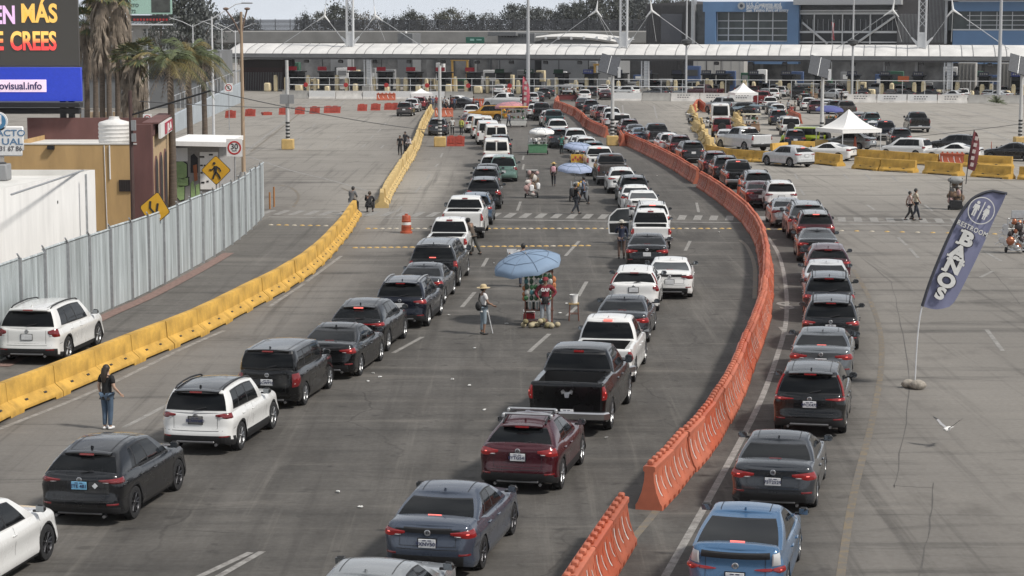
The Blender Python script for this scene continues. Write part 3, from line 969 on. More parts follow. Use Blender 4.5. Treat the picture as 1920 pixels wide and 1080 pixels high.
for py in (29, 38, 47): bpart(b, t0, 1810, 1990, py - .7, py + .7, .4, .12)
bpart(b, t0, 1785, 1990, 54.5, 57, -.7, .5)
for px in (1815, 1836, 1866, 1895, 1920): bpart(b, t0, px - .8, px + .8, 22, 55, .36, .15)
b.build('mullion', WSTEEL, b2)
b = MB(); bpart(b, t0, 1770, 1990, -14, 1, -2.5, 14); b.build('roof_overhang', mat('pale_roof'), b2)
fl = pthing('flag', 'red and white striped flag hanging limp on a thin pole', 'flag', PU(1559, 38), 38, 0)
b = MB(); b.tube([(0, 0, 0), (0, 0, 12.5)], .06, 6); b.build('pole', STEEL, fl)
b = MB()
for i in range(7):
    b.box((.12 + .05 * math.sin(i * 2), .02 * i, 9.5), (.13, .05 + .02 * (i % 3), 3.0 - .1 * i), i % 2, Matrix.Rotation(R(3 * (i - 3)), 3, 'Y'))
b.build('cloth', [mat('flag_red', (.35, .04, .05), .8), WHITEP], fl)
t0 = PU(1080, 28)
rf = pthing('white_roof_building', 'low pavilion with a curved white roof behind the canopy', 'building', t0, 28)
b = MB()
rows = []
for i in range(9):
    t = i / 8
    pxx = 1005 + 160 * t
    zt = ZY(66 + 6 * (2 * t - .6) ** 2, pxx, 28)
    rows.append([(PU(pxx, 28) - t0, 0, zt - .55), (PU(pxx, 28) - t0, -.3, zt - .2), (PU(pxx, 28) - t0, 0, zt), (PU(pxx, 28) - t0, 9, zt + .3)])
b.grid(rows)
b.build('roof', MEMB, rf)
b = MB(); u0, u1 = PU(1012, 28) - t0, PU(1156, 28) - t0; pbox(b, (u0 + u1) / 2, 5, 4.4, u1 - u0, 8, 8.0); b.build('wall', GREYP, rf)
b = MB(); [pbox(b, u0 + (u1 - u0) * (i + .5) / 6, -.1, 8.35, .35, .4, .5) for i in range(6)]; b.build('bracket', WHITEP, rf)
t0 = PU(968, 30)
rf = pthing('plant_room', 'grey rooftop plant box behind the canopy beside the curved white roof', 'building', t0, 30)
b = MB(); pbox(b, 0, 4, 4.7, 6.5, 8, 8.9, 0, .05); pbox(b, -2.2, 2, 9.0, 5.0, 6, .7, 0, .05); b.build('wall', mat('plant_grey', (.15, .155, .16), .6), rf)
b = MB(); [pbox(b, -2.4 + i * .5, -.05, 8.7, .3, .06, .5) for i in range(10)]; b.build('vent', DARKG, rf)
t0 = PU(760, 30)
rf = pthing('plant_room', 'small grey rooftop box with two white lamps behind the left part of the canopy', 'building', t0, 30)
b = MB(); pbox(b, 0, 2, 4.6, 2.8, 4, 8.9, 0, .05); b.build('wall', mat('plant_grey'), rf)
b = MB(); b.sphere((.2, -.1, 9.2), .22, 8, 6); b.build('lamp', WHITEP, rf)
hs = pthing('highway_sign', 'green highway sign behind the canopy', 'sign', PU(891, 24), 24, 0)
b = MB(); pbox(b, 0, 0, 8.0, 3.2, .12, 1.0, 0, .02); b.build('panel', mat('sign_green', (.02, .13, .09), .5), hs)
b = MB(); pbox(b, 0, .2, 4, .25, .25, 8); b.build('post', STEEL, hs)
b = MB(); pbox(b, -.5, -.08, 8.05, .7, .03, .35); pbox(b, .7, -.08, 8.05, .9, .03, .2); b.build('legend', mat('sign_legend', (.28, .5, .45), .5), hs)
LEAF = [mat('foliage_' + n_, c_, .85, var=.35, scale=.5) for n_, c_ in (('dark', (.060, .066, .056)), ('olive', (.080, .082, .062)), ('grey', (.090, .098, .094)), ('brown', (.11, .098, .078)))]  # foliage lightened and greyed, imitating distance haze in the leaf colour
BARK = mat('bark', (.10, .075, .055), .9, var=.3)
def tree_meshes(seed, h, wd, leafm, clumps=42, per=46, base=.25, cs=.6):
    r_ = random.Random(seed)
    tk = MB()
    top = Vector((r_.uniform(-.4, .4), 0, h * .72))
    tk.tube([(0, 0, 0), (r_.uniform(-.3, .3), 0, h * .3), top], [h * .028, h * .02, h * .008], 7)
    cr = MB()
    for i in range(clumps):
        a = r_.uniform(0, 2 * PI)
        t = r_.random()
        zc = h * (base + (1 - base) * t ** .85)
        rr = wd / 2 * math.sin(PI * (.16 + .80 * t)) ** .7 * math.sqrt(r_.random())
        c = Vector((math.cos(a) * rr, math.sin(a) * rr, zc * .93))
        if i % 5 == 0:
            tk.tube([(0, 0, h * (base * .6 + .3 * t)), c], [h * .01, h * .004], 5)
        cl = h * .075 * r_.uniform(.7, 1.5)
        for k2 in range(per):
            d = Vector((r_.gauss(0, 1), r_.gauss(0, 1), r_.gauss(0, .7))) * cl * .75
            p = c + d
            n1 = Vector((r_.gauss(0, 1), r_.gauss(0, 1), r_.gauss(0, 1))).normalized()
            n2 = n1.orthogonal().normalized()
            n3 = n1.cross(n2)
            s_ = h * .018 * r_.uniform(.6, 1.4) * cs / .6
            q = [p + n2 * s_, p + n3 * s_ * .7, p - n2 * s_, p - n3 * s_ * .7]
            cr.add(q, [(0, 1, 2, 3)], 0, False)
    return tk.mesh('trunk', [BARK], fix=False), cr.mesh('crown', [leafm], 0, False)
TP = [tree_meshes(11, 12, 11, LEAF[0], 70, 50), tree_meshes(12, 12, 13, LEAF[1], 80, 46, .3), tree_meshes(13, 13, 8, LEAF[2], 60, 48, .35), tree_meshes(14, 9, 9, LEAF[3], 60, 46, .12), tree_meshes(15, 14, 7, LEAF[0], 44, 48, .5), tree_meshes(16, 11, 11, LEAF[0], 75, 50, .12)]
def tree(px, pytop, Y, k_, hscale, wsc, label, name='tree', group='trees on the skyline behind the overpass'):
    p = AT(px, pytop, Y)
    h0 = [12, 12, 13, 9, 14, 11][k_]
    t_ = thing(name, label, 'tree', (p.x, Y, 0), rnd.uniform(0, 6), group)
    sc_ = max(.3, p.z / h0)
    t_.scale = (sc_ * wsc * .55, sc_ * wsc * .55, sc_)
    link('trunk', TP[k_][0], t_); link('crown', TP[k_][1], t_)
    return t_
kinds = ['dense dark tree', 'broad olive tree', 'tall greyish tree', 'low brownish tree', 'tall bare-stemmed tree', 'bushy dark tree']
SK = [(345, -30, 330, 4, 1.2), (372, -6, 330, 2, 1.4), (300, 5, 420, 0, 1.0), (424, 27, 560, 5, 1), (446, 24, 560, 0, 1), (470, 30, 570, 1, .9), (560, 30, 570, 5, .6), (573, 24, 560, 4, .9), (604, 20, 540, 1, 1.1), (628, 6, 540, 4, 1.3), (650, 12, 545, 0, 1.1), (676, 20, 540, 3, 1.2), (700, 22, 550, 3, 1.2), (722, 32, 600, 4, .8), (738, 31, 600, 4, .8), (752, 30, 600, 4, .8),
      (770, 18, 545, 0, 1.1), (786, 24, 545, 1, .9), (820, 20, 550, 3, 1.1), (840, 12, 545, 1, 1.0), (860, 18, 550, 3, 1.0), (884, 24, 545, 0, 1.0), (912, 22, 545, 5, 1.1), (932, 28, 550, 5, .8), (962, 6, 550, 2, 1.3), (985, 10, 560, 0, 1.1), (1010, 12, 560, 2, 1.2), (1034, 14, 560, 1, 1.0), (1058, 6, 555, 2, 1.3), (1080, 2, 555, 0, 1.2), (1110, -10, 545, 0, 1.4), (1138, -14, 540, 5, 1.4), (1168, -12, 545, 0, 1.4), (1196, -14, 540, 2, 1.4), (1222, -10, 545, 5, 1.2), (1250, -6, 550, 0, 1.2), (1280, -6, 550, 1, 1.2)]
for i, (px, py, Y, k_, ws_) in enumerate(SK):
    side = 'far left, above the palms' if px < 400 else ('left of the left mast' if px < 655 else ('between the left mast and the tall pole' if px < 990 else ('between the tall pole and the middle mast' if px < 1168 else 'left of the ribbed grey block')))
    tree(px, py, Y, k_, 1, ws_, f'{kinds[k_]} on the skyline {side}')
hm = MB()
hp = []
for i in range(81):
    x = -330 + i * 9
    hp.append((x, 640 + 10 * math.sin(i * .7), 8.2 + 1.2 * math.sin(i * .35) + .7 * math.sin(i * 1.3)))
hm.grid([[(p[0], p[1] - 60, 0) for p in hp], hp, [(p[0], p[1] + 200, p[2] - 1) for p in hp], [(p[0], p[1] + 240, 0) for p in hp]])
struct(hm.build('hills', mat('far_scrub', (.07, .075, .065), .95, var=.4, scale=.05), fix=False))
GALV = mat('galvanised_sheet', (.43, .47, .48), .55, .2, var=.38, scale=1.6, stretch=(2.6, 2.6, .14), detail=8)
RUST = mat('rusty_steel', (.16, .11, .085), .8, var=.4, scale=4)
fpath = smooth_line(gp_line([(-60, 706), (0, 676), (178, 592), (274, 549), (400, 481), (459, 440), (502, 399)]), 8)
fpath = [Vector((p.x, p.y, 0)) for p in fpath]
fe = thing('corrugated_fence', 'tall galvanised corrugated metal fence along the left road', 'fence', fpath[0])
FP = polyline(fpath, 2.45)
for i in range(len(FP) - 1):
    (p0, t0_), (p1, t1_) = FP[i], FP[i + 1]
    d_ = (p1 - p0); ln = d_.length; d_.normalize()
    nn = Vector((d_.y, -d_.x, 0))
    hgt = 2.86 + rnd.uniform(-.06, .06)
    flat = i > 9
    b = MB()
    lo, hi = [], []
    nn_ = 12 if not flat else 8
    for k in range(nn_ * 4 + 1):
        t = k / (nn_ * 4)
        dd = (.045 if k % 4 in (0, 1) else -.025) * (1 if not flat else .35)
        p = p0 + d_ * (.03 + (ln - .06) * t) + nn * dd - fpath[0]
        lo.append((p.x, p.y, .03 + .04 * rnd.random() * 0)); hi.append((p.x, p.y, hgt))
    b.grid([lo, hi], 0, False)
    b.build('panel', GALV, fe, fix=False)
    b = MB()
    q = p0 - fpath[0] + nn * .06
    b.box((q.x, q.y, 1.48), (.09, .09, 2.96)); b.tube([(q.x, q.y, 2.94), (q.x - nn.x * .0 - d_.x * .28, q.y - d_.y * .28, 3.12)], .03, 5)
    b.build('post', STEEL, fe)
    b = MB(); q0, q1 = p0 - fpath[0], p1 - fpath[0]
    b.tube([(q0.x, q0.y, hgt + .05), (q1.x, q1.y, hgt + .05)], .05, 5); b.build('top_rail', GALV, fe)
ft = MB(); strip(ft, [p + Vector((.45, 0, 0)) for p in fpath[6:34]], .5, .02); struct(ft.build('path', mat('brick_edge', (.20, .13, .11), .9, var=.3), fix=False))
def box_building(name, label, A, Bp, depth, z, mroof, mwall, cat='building', parapet=.25):
    """A->Bp: visible facade at ground, building lies to the left of it"""
    A, Bp = Vector(A), Vector(Bp)
    t_ = thing(name, label, cat, (A.x, A.y, 0))
    d_ = Bp - A
    n_ = Vector((-abs(d_.y), d_.x * (1 if d_.y > 0 else -1), 0)).normalized()
    L0, L1 = Vector((0, 0, 0)), Vector((d_.x, d_.y, 0))
    R0, R1 = Vector((-depth, 0, 0)), L1 + Vector((-depth, 0, 0))
    b = MB()
    ring = [L0, L1, R1, R0]
    b.add([(p.x, p.y, 0) for p in ring] + [(p.x, p.y, z) for p in ring], [(0, 1, 5, 4), (1, 2, 6, 5), (2, 3, 7, 6), (3, 0, 4, 7)], 0, False)
    b.build('wall', mwall, t_, sharp=20)
    b = MB()
    cx = (L0 + L1 + R0 + R1) / 4
    inn = [p + (cx - p).normalized() * .22 for p in ring]
    b.add([(p.x, p.y, z) for p in ring] + [(p.x, p.y, z) for p in inn] + [(p.x, p.y, z - parapet) for p in inn], [(0, 1, 5, 4), (1, 2, 6, 5), (2, 3, 7, 6), (3, 0, 4, 7), (4, 5, 9, 8), (5, 6, 10, 9), (6, 7, 11, 10), (7, 4, 8, 11), (8, 9, 10, 11)], 0, False)
    b.build('roof', mroof, t_, sharp=20)
    return t_
WHITEW = mat('white_render', (.80, .79, .77), .85, var=.09, scale=1.3, stretch=(1.4, 1.4, .22), detail=8)
ROOFW = mat('white_roof_coat', (.62, .61, .58), .85, var=.14, scale=.6)
TAN = mat('tan_render', (.46, .30, .135), .85, var=.16, scale=1.0, stretch=(1.3, 1.3, .3), detail=8)
MAROON = mat('maroon_paint', (.135, .062, .056), .8, var=.2, scale=1.2, stretch=(1, 1, .25))
wb = box_building('flat_building', 'low white flat roofed building behind the corrugated fence', (-18.4, 90.5, 0), (-21.6, 68, 0), 16, 3.94, ROOFW, WHITEW)
b = MB(); b.box((-6.5, -7, 4.05), (5.5, .5, .5)); b.box((-7.5, -5, 3.95), (4.5, .3, .4)); b.build('roof_curb', WHITEW, wb)
for (x, y, w_, lab) in ((-3.5, -3, .9, 'air_unit'), (-5.2, -1.6, .7, 'air_unit')): b = MB(); b.box((x, y, 4.05), (w_, w_, .7), 0, None, .04); o = b.build(lab, GREYP, wb); b = MB(); b.cyl((x, y, 4.4), (x, y, 4.46), w_ * .38, n=14); b.build('fan', DARKG, o)
b = MB(); b.tube([(-.3, -1, 3.98), (-.3, -14, 3.98)], .04, 6); b.tube([(.05, -2.2, 3.9), (.05, -2.2, 0)], .05, 6); b.build('pipe', STEEL, wb)
b = MB(); b.box((.03 - .7, -4.6, 2.9), (.05, .14, .12)); b.build('wall_lamp', BLACKM, wb)
tb_ = thing('tan_building', 'tan rendered building with maroon corner, arched openings and a flat white roof', 'building', (-18.05, 103, 0))
def lx(px, Y=103): return (px - 960) / (FPX / Y) * 1.0 + 18.05
b = MB()
b.add([(lx(8), 0, 0), (lx(250), 0, 0), (lx(250), 0, 4.35), (lx(8), 0, 4.35), (lx(8), 12, 0), (lx(8), 12, 4.35), (lx(8) , .25, 4.35), (lx(250), .25, 4.35), (lx(250), .25, 4.1), (lx(8), .25, 4.1)], [(0, 1, 2, 3), (4, 0, 3, 5), (3, 2, 7, 6), (6, 7, 8, 9)], 0, False)
b.build('wall', TAN, tb_, fix=False)
b = MB(); b.add([(lx(8), .25, 4.1), (lx(285), .25, 4.1), (-1.2, 12, 4.1), (lx(8), 12, 4.1)], [(0, 1, 2, 3)], 0, False); b.box((-4, .12, 4.37), (6.5, .3, .06)); b.build('roof', ROOFW, tb_, fix=False)
b = MB()
b.box(((lx(250) + lx(285)) / 2, .2, 2.67), (lx(285) - lx(250), .4, 5.34))
b.build('maroon_corner', MAROON, tb_)
b = MB(); b.box((-4.75, 9.2, 4.65), (7.2, .3, 1.25)); b.build('roof_parapet', MAROON, tb_)
fd = Vector((-1.15, 12, 0)).normalized()
fn = Vector((fd.y, -fd.x, 0))
def fac(a, z, o=0.0): return Vector((0, 0, 0)) + fd * a + fn * o + Vector((0, 0, z))
b = MB(); b.prism([fac(0.42, 0), fac(12, 0), fac(12, 4.75), (fac(.42, 4.75))], -fn * .3); b.build('side_wall', mat('tan_light', (.46, .33, .19), .85, var=.1), tb_)
b = MB(); b.prism([fac(.4, 4.75, .05), fac(12, 4.75, .05), fac(12, 5.35, .05), fac(.4, 5.35, .05)], -fn * .3); b.prism([fac(.4, 5.35, .3), fac(12, 5.35, .3), fac(12, 5.42, .3), fac(.4, 5.42, .3)], -fn * .8); b.build('cornice', MAROON, tb_)
for k, a in enumerate((2.2, 5.4, 8.6)):
    def arch(rad, o, sc=1):
        P = [fac(a - rad, 0.05, o), fac(a - rad, 3.0, o)] + [fac(a - rad * math.cos(PI * j / 10), 3.0 + rad * .62 * math.sin(PI * j / 10), o) for j in range(1, 10)] + [fac(a + rad, 3.0, o), fac(a + rad, .05, o)]
        return P
    b = MB(); b.prism(arch(1.05, .04), -fn * .04); b.build('arch_surround', MAROON, tb_)
    b = MB(); b.prism(arch(.78, .07), -fn * .06); b.build('arch_opening', mat('dark_opening', (.03, .022, .02), .8), tb_)
b = MB(); b.prism([fac(1.5, 4.55, .35), fac(10.5, 4.55, .35), fac(10.5, 5.3, .35), fac(1.5, 5.3, .35)], -fn * .12); so = b.build('shop_sign', WHITEP, tb_)
b = MB(); b.prism([fac(4.2, 4.62, .38), fac(10.2, 4.62, .38), fac(10.2, 5.22, .38), fac(4.2, 5.22, .38)], -fn * .02); b.build('sign_field', mat('sign_red', (.40, .03, .06), .6), so)
tx = text_mb('JLA', 1.0, .03, .01); b = MB(); b.join(tx, None, UPRIGHT(tuple(fac(7.2, 4.9, .40)), fd, (0, 0, 1), 2.2, .55)); b.build('sign_lettering', WHITEP, so)
b = MB(); b.box((lx(234), -.04, 2.28), (.62, .06, .58)); [b.box((lx(234) - .24 + j * .12, -.08, 2.28), (.03, .03, .56)) for j in range(5)]; b.build('barred_window', mat('dark_opening'), tb_)
b = MB(); b.box((lx(97), -.12, 4.2), (.34, .2, .2)); b.build('wall_lamp', BLACKM, tb_)
b = MB(); b.tube([(lx(206), -.05, 4.3), (lx(206), -.05, 2.6)], .035, 6); b.tube([(lx(196), -.03, 4.3), (lx(198), -.03, 0)], .02, 5); b.build('drain_pipe', WHITEP, tb_)
wt = thing('water_tank', 'white ribbed water tank standing on the flat roof of the tan building', 'tank', (AT(215, 262, 106).x, 106, 4.1))
b = MB(); pr = [(0.0, 0.0)]
for i in range(6): pr += [(.80, i * .2 + .02), (.83, i * .2 + .10), (.80, i * .2 + .18)]
pr += [(.75, 1.24), (.3, 1.36), (.28, 1.42), (0, 1.42)]
b.lathe(pr, 24); b.build('tank_shell', mat('tank_white', (.66, .65, .63), .6, var=.08), wt)
b = MB(); b.cyl((0, 0, 1.42), (0, 0, 1.5), .26, n=14); b.build('lid', mat('tank_white'), wt)
gb_ = thing('graffiti_shed', 'small grey shed with green graffiti and a white flat roof behind the pedestrian sign', 'building', (AT(326, 300, 118).x, 118, 0))
gx_ = lambda px: (px - 326) / (FPX / 118)
gz_ = lambda py: H_CAM - (py - HORIZON) / (FPX / 118)
b = MB(); b.box((gx_(368), 3, 1.7), (gx_(411) - gx_(324), 6, 3.4)); b.build('wall', mat('shed_grey', (.30, .29, .28), .85, var=.12), gb_)
b = MB(); b.box((gx_(376), 2.6, 3.58), (gx_(430) - gx_(322), 7.4, .26), 0, Matrix.Rotation(R(1.2), 3, 'Y')); b.build('roof', WHITEW, gb_)
b = MB(); b.box((gx_(339), -.03, gz_(288)), (gx_(352) - gx_(326), .05, gz_(276) - gz_(301))); b.box((gx_(392), -.04, gz_(318)), (gx_(408) - gx_(374), .05, gz_(280) - gz_(350))); b.build('white_panel', WHITEW, gb_)
def gpoly(P, o): return [(gx_(x), -o, gz_(y)) for x, y in P]
GR1 = mat('graffiti_green', (.30, .43, .19), .7); GR0 = mat('graffiti_black', (.025, .025, .028), .7); GR2 = mat('graffiti_lilac', (.42, .36, .5), .7)
b = MB()
for P in ([(329, 302), (342, 300), (350, 306), (350, 328), (344, 334), (331, 333), (326, 320)], [(327, 334), (352, 331), (352, 345), (338, 349), (326, 344)], [(331, 346), (345, 346), (344, 372), (336, 374), (331, 368)]):
    cx_, cy_ = sum(p[0] for p in P) / len(P), sum(p[1] for p in P) / len(P)
    b.prism(gpoly([(cx_ + (x - cx_) * 1.18, cy_ + (y - cy_) * 1.12) for x, y in P], .02), (0, .015, 0), 1)
    b.prism(gpoly(P, .04), (0, .015, 0), 0)
b.prism(gpoly([(326, 312), (331, 310), (331, 326), (326, 330)], .06), (0, .015, 0), 2)
b.prism(gpoly([(358, 290), (364, 286), (371, 294), (371, 322), (357, 322)], .03), (0, .015, 0), 1)
b.prism(gpoly([(362, 308), (369, 306), (370, 336), (364, 338)], .05), (0, .015, 0), 3)
b.prism(gpoly([(357, 342), (362, 336), (366, 372), (357, 374)], .03), (0, .015, 0), 0)
b.prism(gpoly([(366, 345), (373, 342), (374, 372), (367, 372)], .03), (0, .015, 0), 0)
b.build('graffiti', [GR1, GR0, GR2, mat('graffiti_orange', (.35, .12, .05), .7)], gb_)
b = MB()
for j, (x, y, w_) in enumerate([(379, 292, 9), (396, 288, 7), (378, 308, 5), (384, 308, 3), (378, 322, 4), (385, 322, 5), (380, 340, 6), (389, 338, 4), (398, 330, 5)]): b.box((gx_(x), -.08, gz_(y)), (w_ / 32, .02, .09))
b.build('panel_print', GR0, gb_)
rw_ = thing('ramp_wall', 'pale blue-grey retaining wall climbing beside the far left ramp', 'wall', G(326, 250))
P0, P1 = G(326, 250), G(457, 190)
d_ = P1 - P0
b = MB(); b.prism([(0, 0, 0), (d_.x, d_.y, 0), (d_.x, d_.y, 2.7), (0, 0, 1.7)], (-.35, 0, 0)); b.build('wall_panel', mat('pale_blue_wall', (.36, .40, .43), .8, var=.1, scale=.5), rw_)
b = MB()
for j in range(22):
    t = j / 21
    b.tube([(d_.x * t - .2, d_.y * t, 1.7 + t), (d_.x * t - .2, d_.y * t, 3.5 + .9 * t)], .05, 5)
b.tube([(-.2, 0, 3.5), (d_.x - .2, d_.y, 4.4)], .05, 5); b.build('mesh_fence', STEEL, rw_)
yw = thing('yard_wall', 'low tan and grey yard wall behind the row of palm trunks', 'wall', AT(150, 200, 190).x and Vector((AT(150, 200, 190).x, 190, 0)))
b = MB(); b.box((2.9, 0, 1.2), (5.8, .4, 2.4)); b.build('wall_panel', mat('tan_block', (.36, .27, .18), .85, var=.2), yw)
b = MB(); [b.box((.3 + j * 1.3, -.3, 1.3), (.3, .15, 2.6)) for j in range(5)]; b.build('pilaster', GREYP, yw)
bd_ = thing('grey_building', 'long grey building seen between the palm trunks at the far left', 'building', (AT(250, 200, 260).x, 260, 0))
b = MB(); b.box((-6, 6, 3.6), (34, 12, 7.2)); b.build('wall', mat('mid_grey_wall', (.16, .165, .17), .8, var=.2, scale=.2), bd_)
b = MB(); b.box((-6, -.1, 4.2), (33, .2, 1.1)); b.build('window_band', GLASS_LIGHT, bd_)
b = MB(); b.box((-6, -.6, 6.6), (34.5, 1.4, .5)); b.build('eaves', GREYP, bd_)
YB = 112.0
bz = lambda py: H_CAM - (py - HORIZON) / (FPX / YB)
bx = lambda px: (px - 960) / (FPX / YB)
bb_ = thing('led_billboard', 'large LED billboard with a dark upper screen and a blue lower strip', 'billboard', (bx(0), YB, 0))
ox = bx(0)
def scr(name, x0, x1, y0, y1, o, m_, par, th=.3):
    b = MB(); b.box(((bx(x0) + bx(x1)) / 2 - ox, o + th / 2, (bz(y0) + bz(y1)) / 2), (bx(x1) - bx(x0), th, bz(y0) - bz(y1)), 0, None, .02)
    return b.build(name, m_, par)
SCREEN = mat('led_screen', (.035, .033, .03), .6, emit=(.05, .047, .042), estr=.5, var=.2, scale=40)
s1 = scr('screen', -210, 153, -70, 123, 0, SCREEN, bb_)
s2 = scr('lower_screen', -210, 157, 125, 188, -.12, mat('led_blue', (.02, .04, .35), .5, emit=(.03, .07, .62), estr=.32, var=.1), bb_)
scr('catwalk', -210, 155, 190, 199, -.5, BLACKM, bb_, 1.0); scr('support_beam', -210, 150, 201, 212, .2, BLACKM, bb_, .5)
b = MB(); [b.box((bx(p) - ox, .4, bz(180) / 2), (.3, .3, bz(180))) for p in (-120, 118, 134)]; b.build('support_post', mat('dark_post', (.03, .03, .03), .7), bb_)
def emit_text(s_, x, y, hpx, m_, par, sx=1.0, o=-.03, bold=.03):
    t_ = text_mb(s_, 1.0, bold, .01)
    b = MB(); k = hpx / 34.4 / .72
    b.join(t_, None, UPRIGHT((bx(x) - ox, o, bz(y)), sx=k * sx, sy=k)); return b.build('lettering', m_, par)
PINK = mat('led_pink', (.5, .3, .5), .5, emit=(.75, .5, .75), estr=.7); YEL = mat('led_yellow', (.5, .3, .06), .5, emit=(.80, .48, .12), estr=.75)
gm = bpy.data.materials.new('led_red_yellow'); gm.use_nodes = True
T = gm.node_tree; B = T.nodes['Principled BSDF']
tcn = N('ShaderNodeTexCoord'); sx_ = N('ShaderNodeSeparateXYZ'); T.links.new(tcn.outputs['Generated'], sx_.inputs[0])
rr = N('ShaderNodeValToRGB'); rr.color_ramp.elements[0].position = .35; rr.color_ramp.elements[0].color = (.75, .06, .06, 1); rr.color_ramp.elements[1].position = .7; rr.color_ramp.elements[1].color = (.80, .48, .12, 1)
T.links.new(sx_.outputs['Z'], rr.inputs['Fac']); T.links.new(rr.outputs['Color'], B.inputs['Emission Color']); T.links.new(rr.outputs['Color'], B.inputs['Base Color']); B.inputs['Emission Strength'].default_value = .7
emit_text('EN', 17, 30, 33, PINK, s1, .70); emit_text('M\u00c1S', 81, 27, 34, YEL, s1, .76); emit_text('E', 5, 78, 34, gm, s1, .72); emit_text('CREES', 69, 78, 34, gm, s1, .66)
scr('button', -60, 92, 148, 171, -.16, mat('led_pale_pink', (.6, .45, .55), .5, emit=(.8, .62, .74), estr=.6), s2, .03)
emit_text('ovisual.info', 44, 160, 14, mat('led_ink', (.03, .03, .12), .5), s2, .92, -.19, .02)
ss_ = thing('shop_sign', 'white cut-out shop sign with blue lettering and a round blue badge at the left edge', 'sign', ((0 - 960) / (FPX / 97), 97, 0))
X97 = lambda px: px / (FPX / 97); Z97 = lambda py: H_CAM - (py - HORIZON) / (FPX / 97)
b = MB(); b.box((X97(10), .06, Z97(258)), (X97(70), .12, Z97(240) - Z97(286)), 0, None, .05); b.box((X97(0), .05, Z97(283)), (X97(84), .12, .0 + Z97(272) - Z97(288)), 0, None, .05); b.cyl((X97(-2), .12, Z97(226)), (X97(-2), 0, Z97(226)), X97(18), n=24); b.build('board', WHITEP, ss_)
b = MB(); b.cyl((X97(-2), 0, Z97(226)), (X97(-2), -.02, Z97(226)), X97(15), n=24); bo = b.build('badge', mat('sign_blue', (.06, .20, .36), .5), ss_)
b = MB(); b.box((X97(3), -.03, Z97(222)), (.10, .02, .42)); b.tube([(X97(3), -.03, Z97(229)), (X97(0), -.03, Z97(235)), (X97(-4), -.03, Z97(234))], .05, 6); b.build('emblem', WHITEP, bo)
SBL = mat('sign_blue_ink', (.10, .20, .34), .5)
b = MB()
for s_, x, y, h_, k in (('ACTO', 22, 248, 12, 1.15), ('UAL', 24, 264, 12, 1.3)): b.join(text_mb(s_, 1, .012, .005), None, UPRIGHT((X97(x), -.01, Z97(y)), sx=h_ / 39.7 / .72 * k, sy=h_ / 39.7 / .72))
b.build('lettering', SBL, ss_)
b = MB(); b.join(text_mb('31 67 86', 1, .02, .005), None, UPRIGHT((X97(21), -.02, Z97(277)), sx=9 / 39.7 / .72 * .95, sy=9 / 39.7 / .72)); b.build('phone_number', mat('grey_print'), ss_)
b = MB(); b.box((X97(-14), .2, Z97(286) / 2), (.14, .14, Z97(286) * 1.0)); b.build('post', BLACKM, ss_)
YM = 250.0
mz = lambda py: H_CAM - (py - HORIZON) / (FPX / YM)
mxp = lambda px: (px - 284) / (FPX / YM)
mb_ = thing('mint_billboard', 'mint green billboard on a concrete column behind the palms', 'billboard', ((284 - 960) / (FPX / YM), YM, 0))
def mscr(name, x0, x1, y0, y1, o, m_, par, th=.3):
    b = MB(); b.box(((mxp(x0) + mxp(x1)) / 2, o + th / 2, (mz(y0) + mz(y1)) / 2), (mxp(x1) - mxp(x0), th, mz(y0) - mz(y1)), 0, None, .02); return b.build(name, m_, par)
pn = mscr('panel', 243, 328, -40, 27, 0, mat('mint_print', (.34, .52, .44), .5), mb_)
mscr('photo_field', 290, 325, -36, 24, -.03, mat('dark_print', (.06, .065, .06), .5, var=.6, scale=.8), pn, .03)
mscr('name_board', 250, 322, 29, 40, 0, BLACKM, mb_); mscr('catwalk', 240, 328, 45, 47.5, -.4, WSTEEL, mb_, .9)
b = MB()
for s_, x, y, h_ in (('EXTO', 256, 11, 6), ('72', 257, 22, 6)): b.join(text_mb(s_, 1, .01, .01), None, UPRIGHT((mxp(x), -.03, mz(y)), sx=h_ / 15.4 / .72, sy=h_ / 15.4 / .72))
b.build('lettering', mat('print_ink', (.05, .07, .07), .5), pn)
b = MB(); [b.box((mxp(258 + 6 * j), -.02, mz(37)), (.24, .03, .26)) for j in range(11)]; b.build('red_lettering', mat('red_print', (.35, .03, .03), .5), mb_)
b = MB(); b.cyl((mxp(262), 1, 0), (mxp(262), 1, mz(52)), .62, .62, 16); b.box((mxp(262), 1, mz(50)), (2.6, 1.2, .5)); b.build('column', CONC, mb_)
def pole_thing(name, label, cat, p, h, r=.04, m_=STEEL, group=None):
    t_ = thing(name, label, cat, p, 0, group); b = MB(); b.tube([(0, 0, 0), (0, 0, h)], r, 8); b.build('post', m_, t_); return t_
SY = mat('sign_yellow', (.62, .34, .02), .5, var=.05); SK_ = mat('sign_black', (.02, .02, .02), .6)
def diamond(t_, z, hd, rot=0.0, name='panel', hdz=None):
    hdz = hdz or hd
    b = MB()
    c_, s_ = math.cos(rot), math.sin(rot)
    P = [(0, hdz), (hd, 0), (0, -hdz), (-hd, 0)]
    Q = []
    for i, (x, y) in enumerate(P):
        x2, y2 = P[(i + 1) % 4]
        Q += [(x * .94 + x2 * .06, y * .94 + y2 * .06), (x * .06 + x2 * .94, y * .06 + y2 * .94)]
    P = [(x * c_ - y * s_, x * s_ + y * c_) for x, y in Q]
    b.prism([(x * 1.0, -.08, z + y) for x, y in P], (0, .03, 0), 1)
    b.prism([(x * .95, -.10, z + y * .95) for x, y in P], (0, .015, 0), 0)
    return b.build(name, [SY, SK_], t_)
Yp = 108.0
pz_ = H_CAM - (317 - HORIZON) / (FPX / Yp)
ps = pole_thing('pedestrian_sign', 'yellow diamond pedestrian crossing sign above the corrugated fence', 'road sign', ((405 - 960) / (FPX / Yp), Yp, 0), pz_ + .2)
pn = diamond(ps, pz_, .80)
b = MB()
K = 1 / 35.6
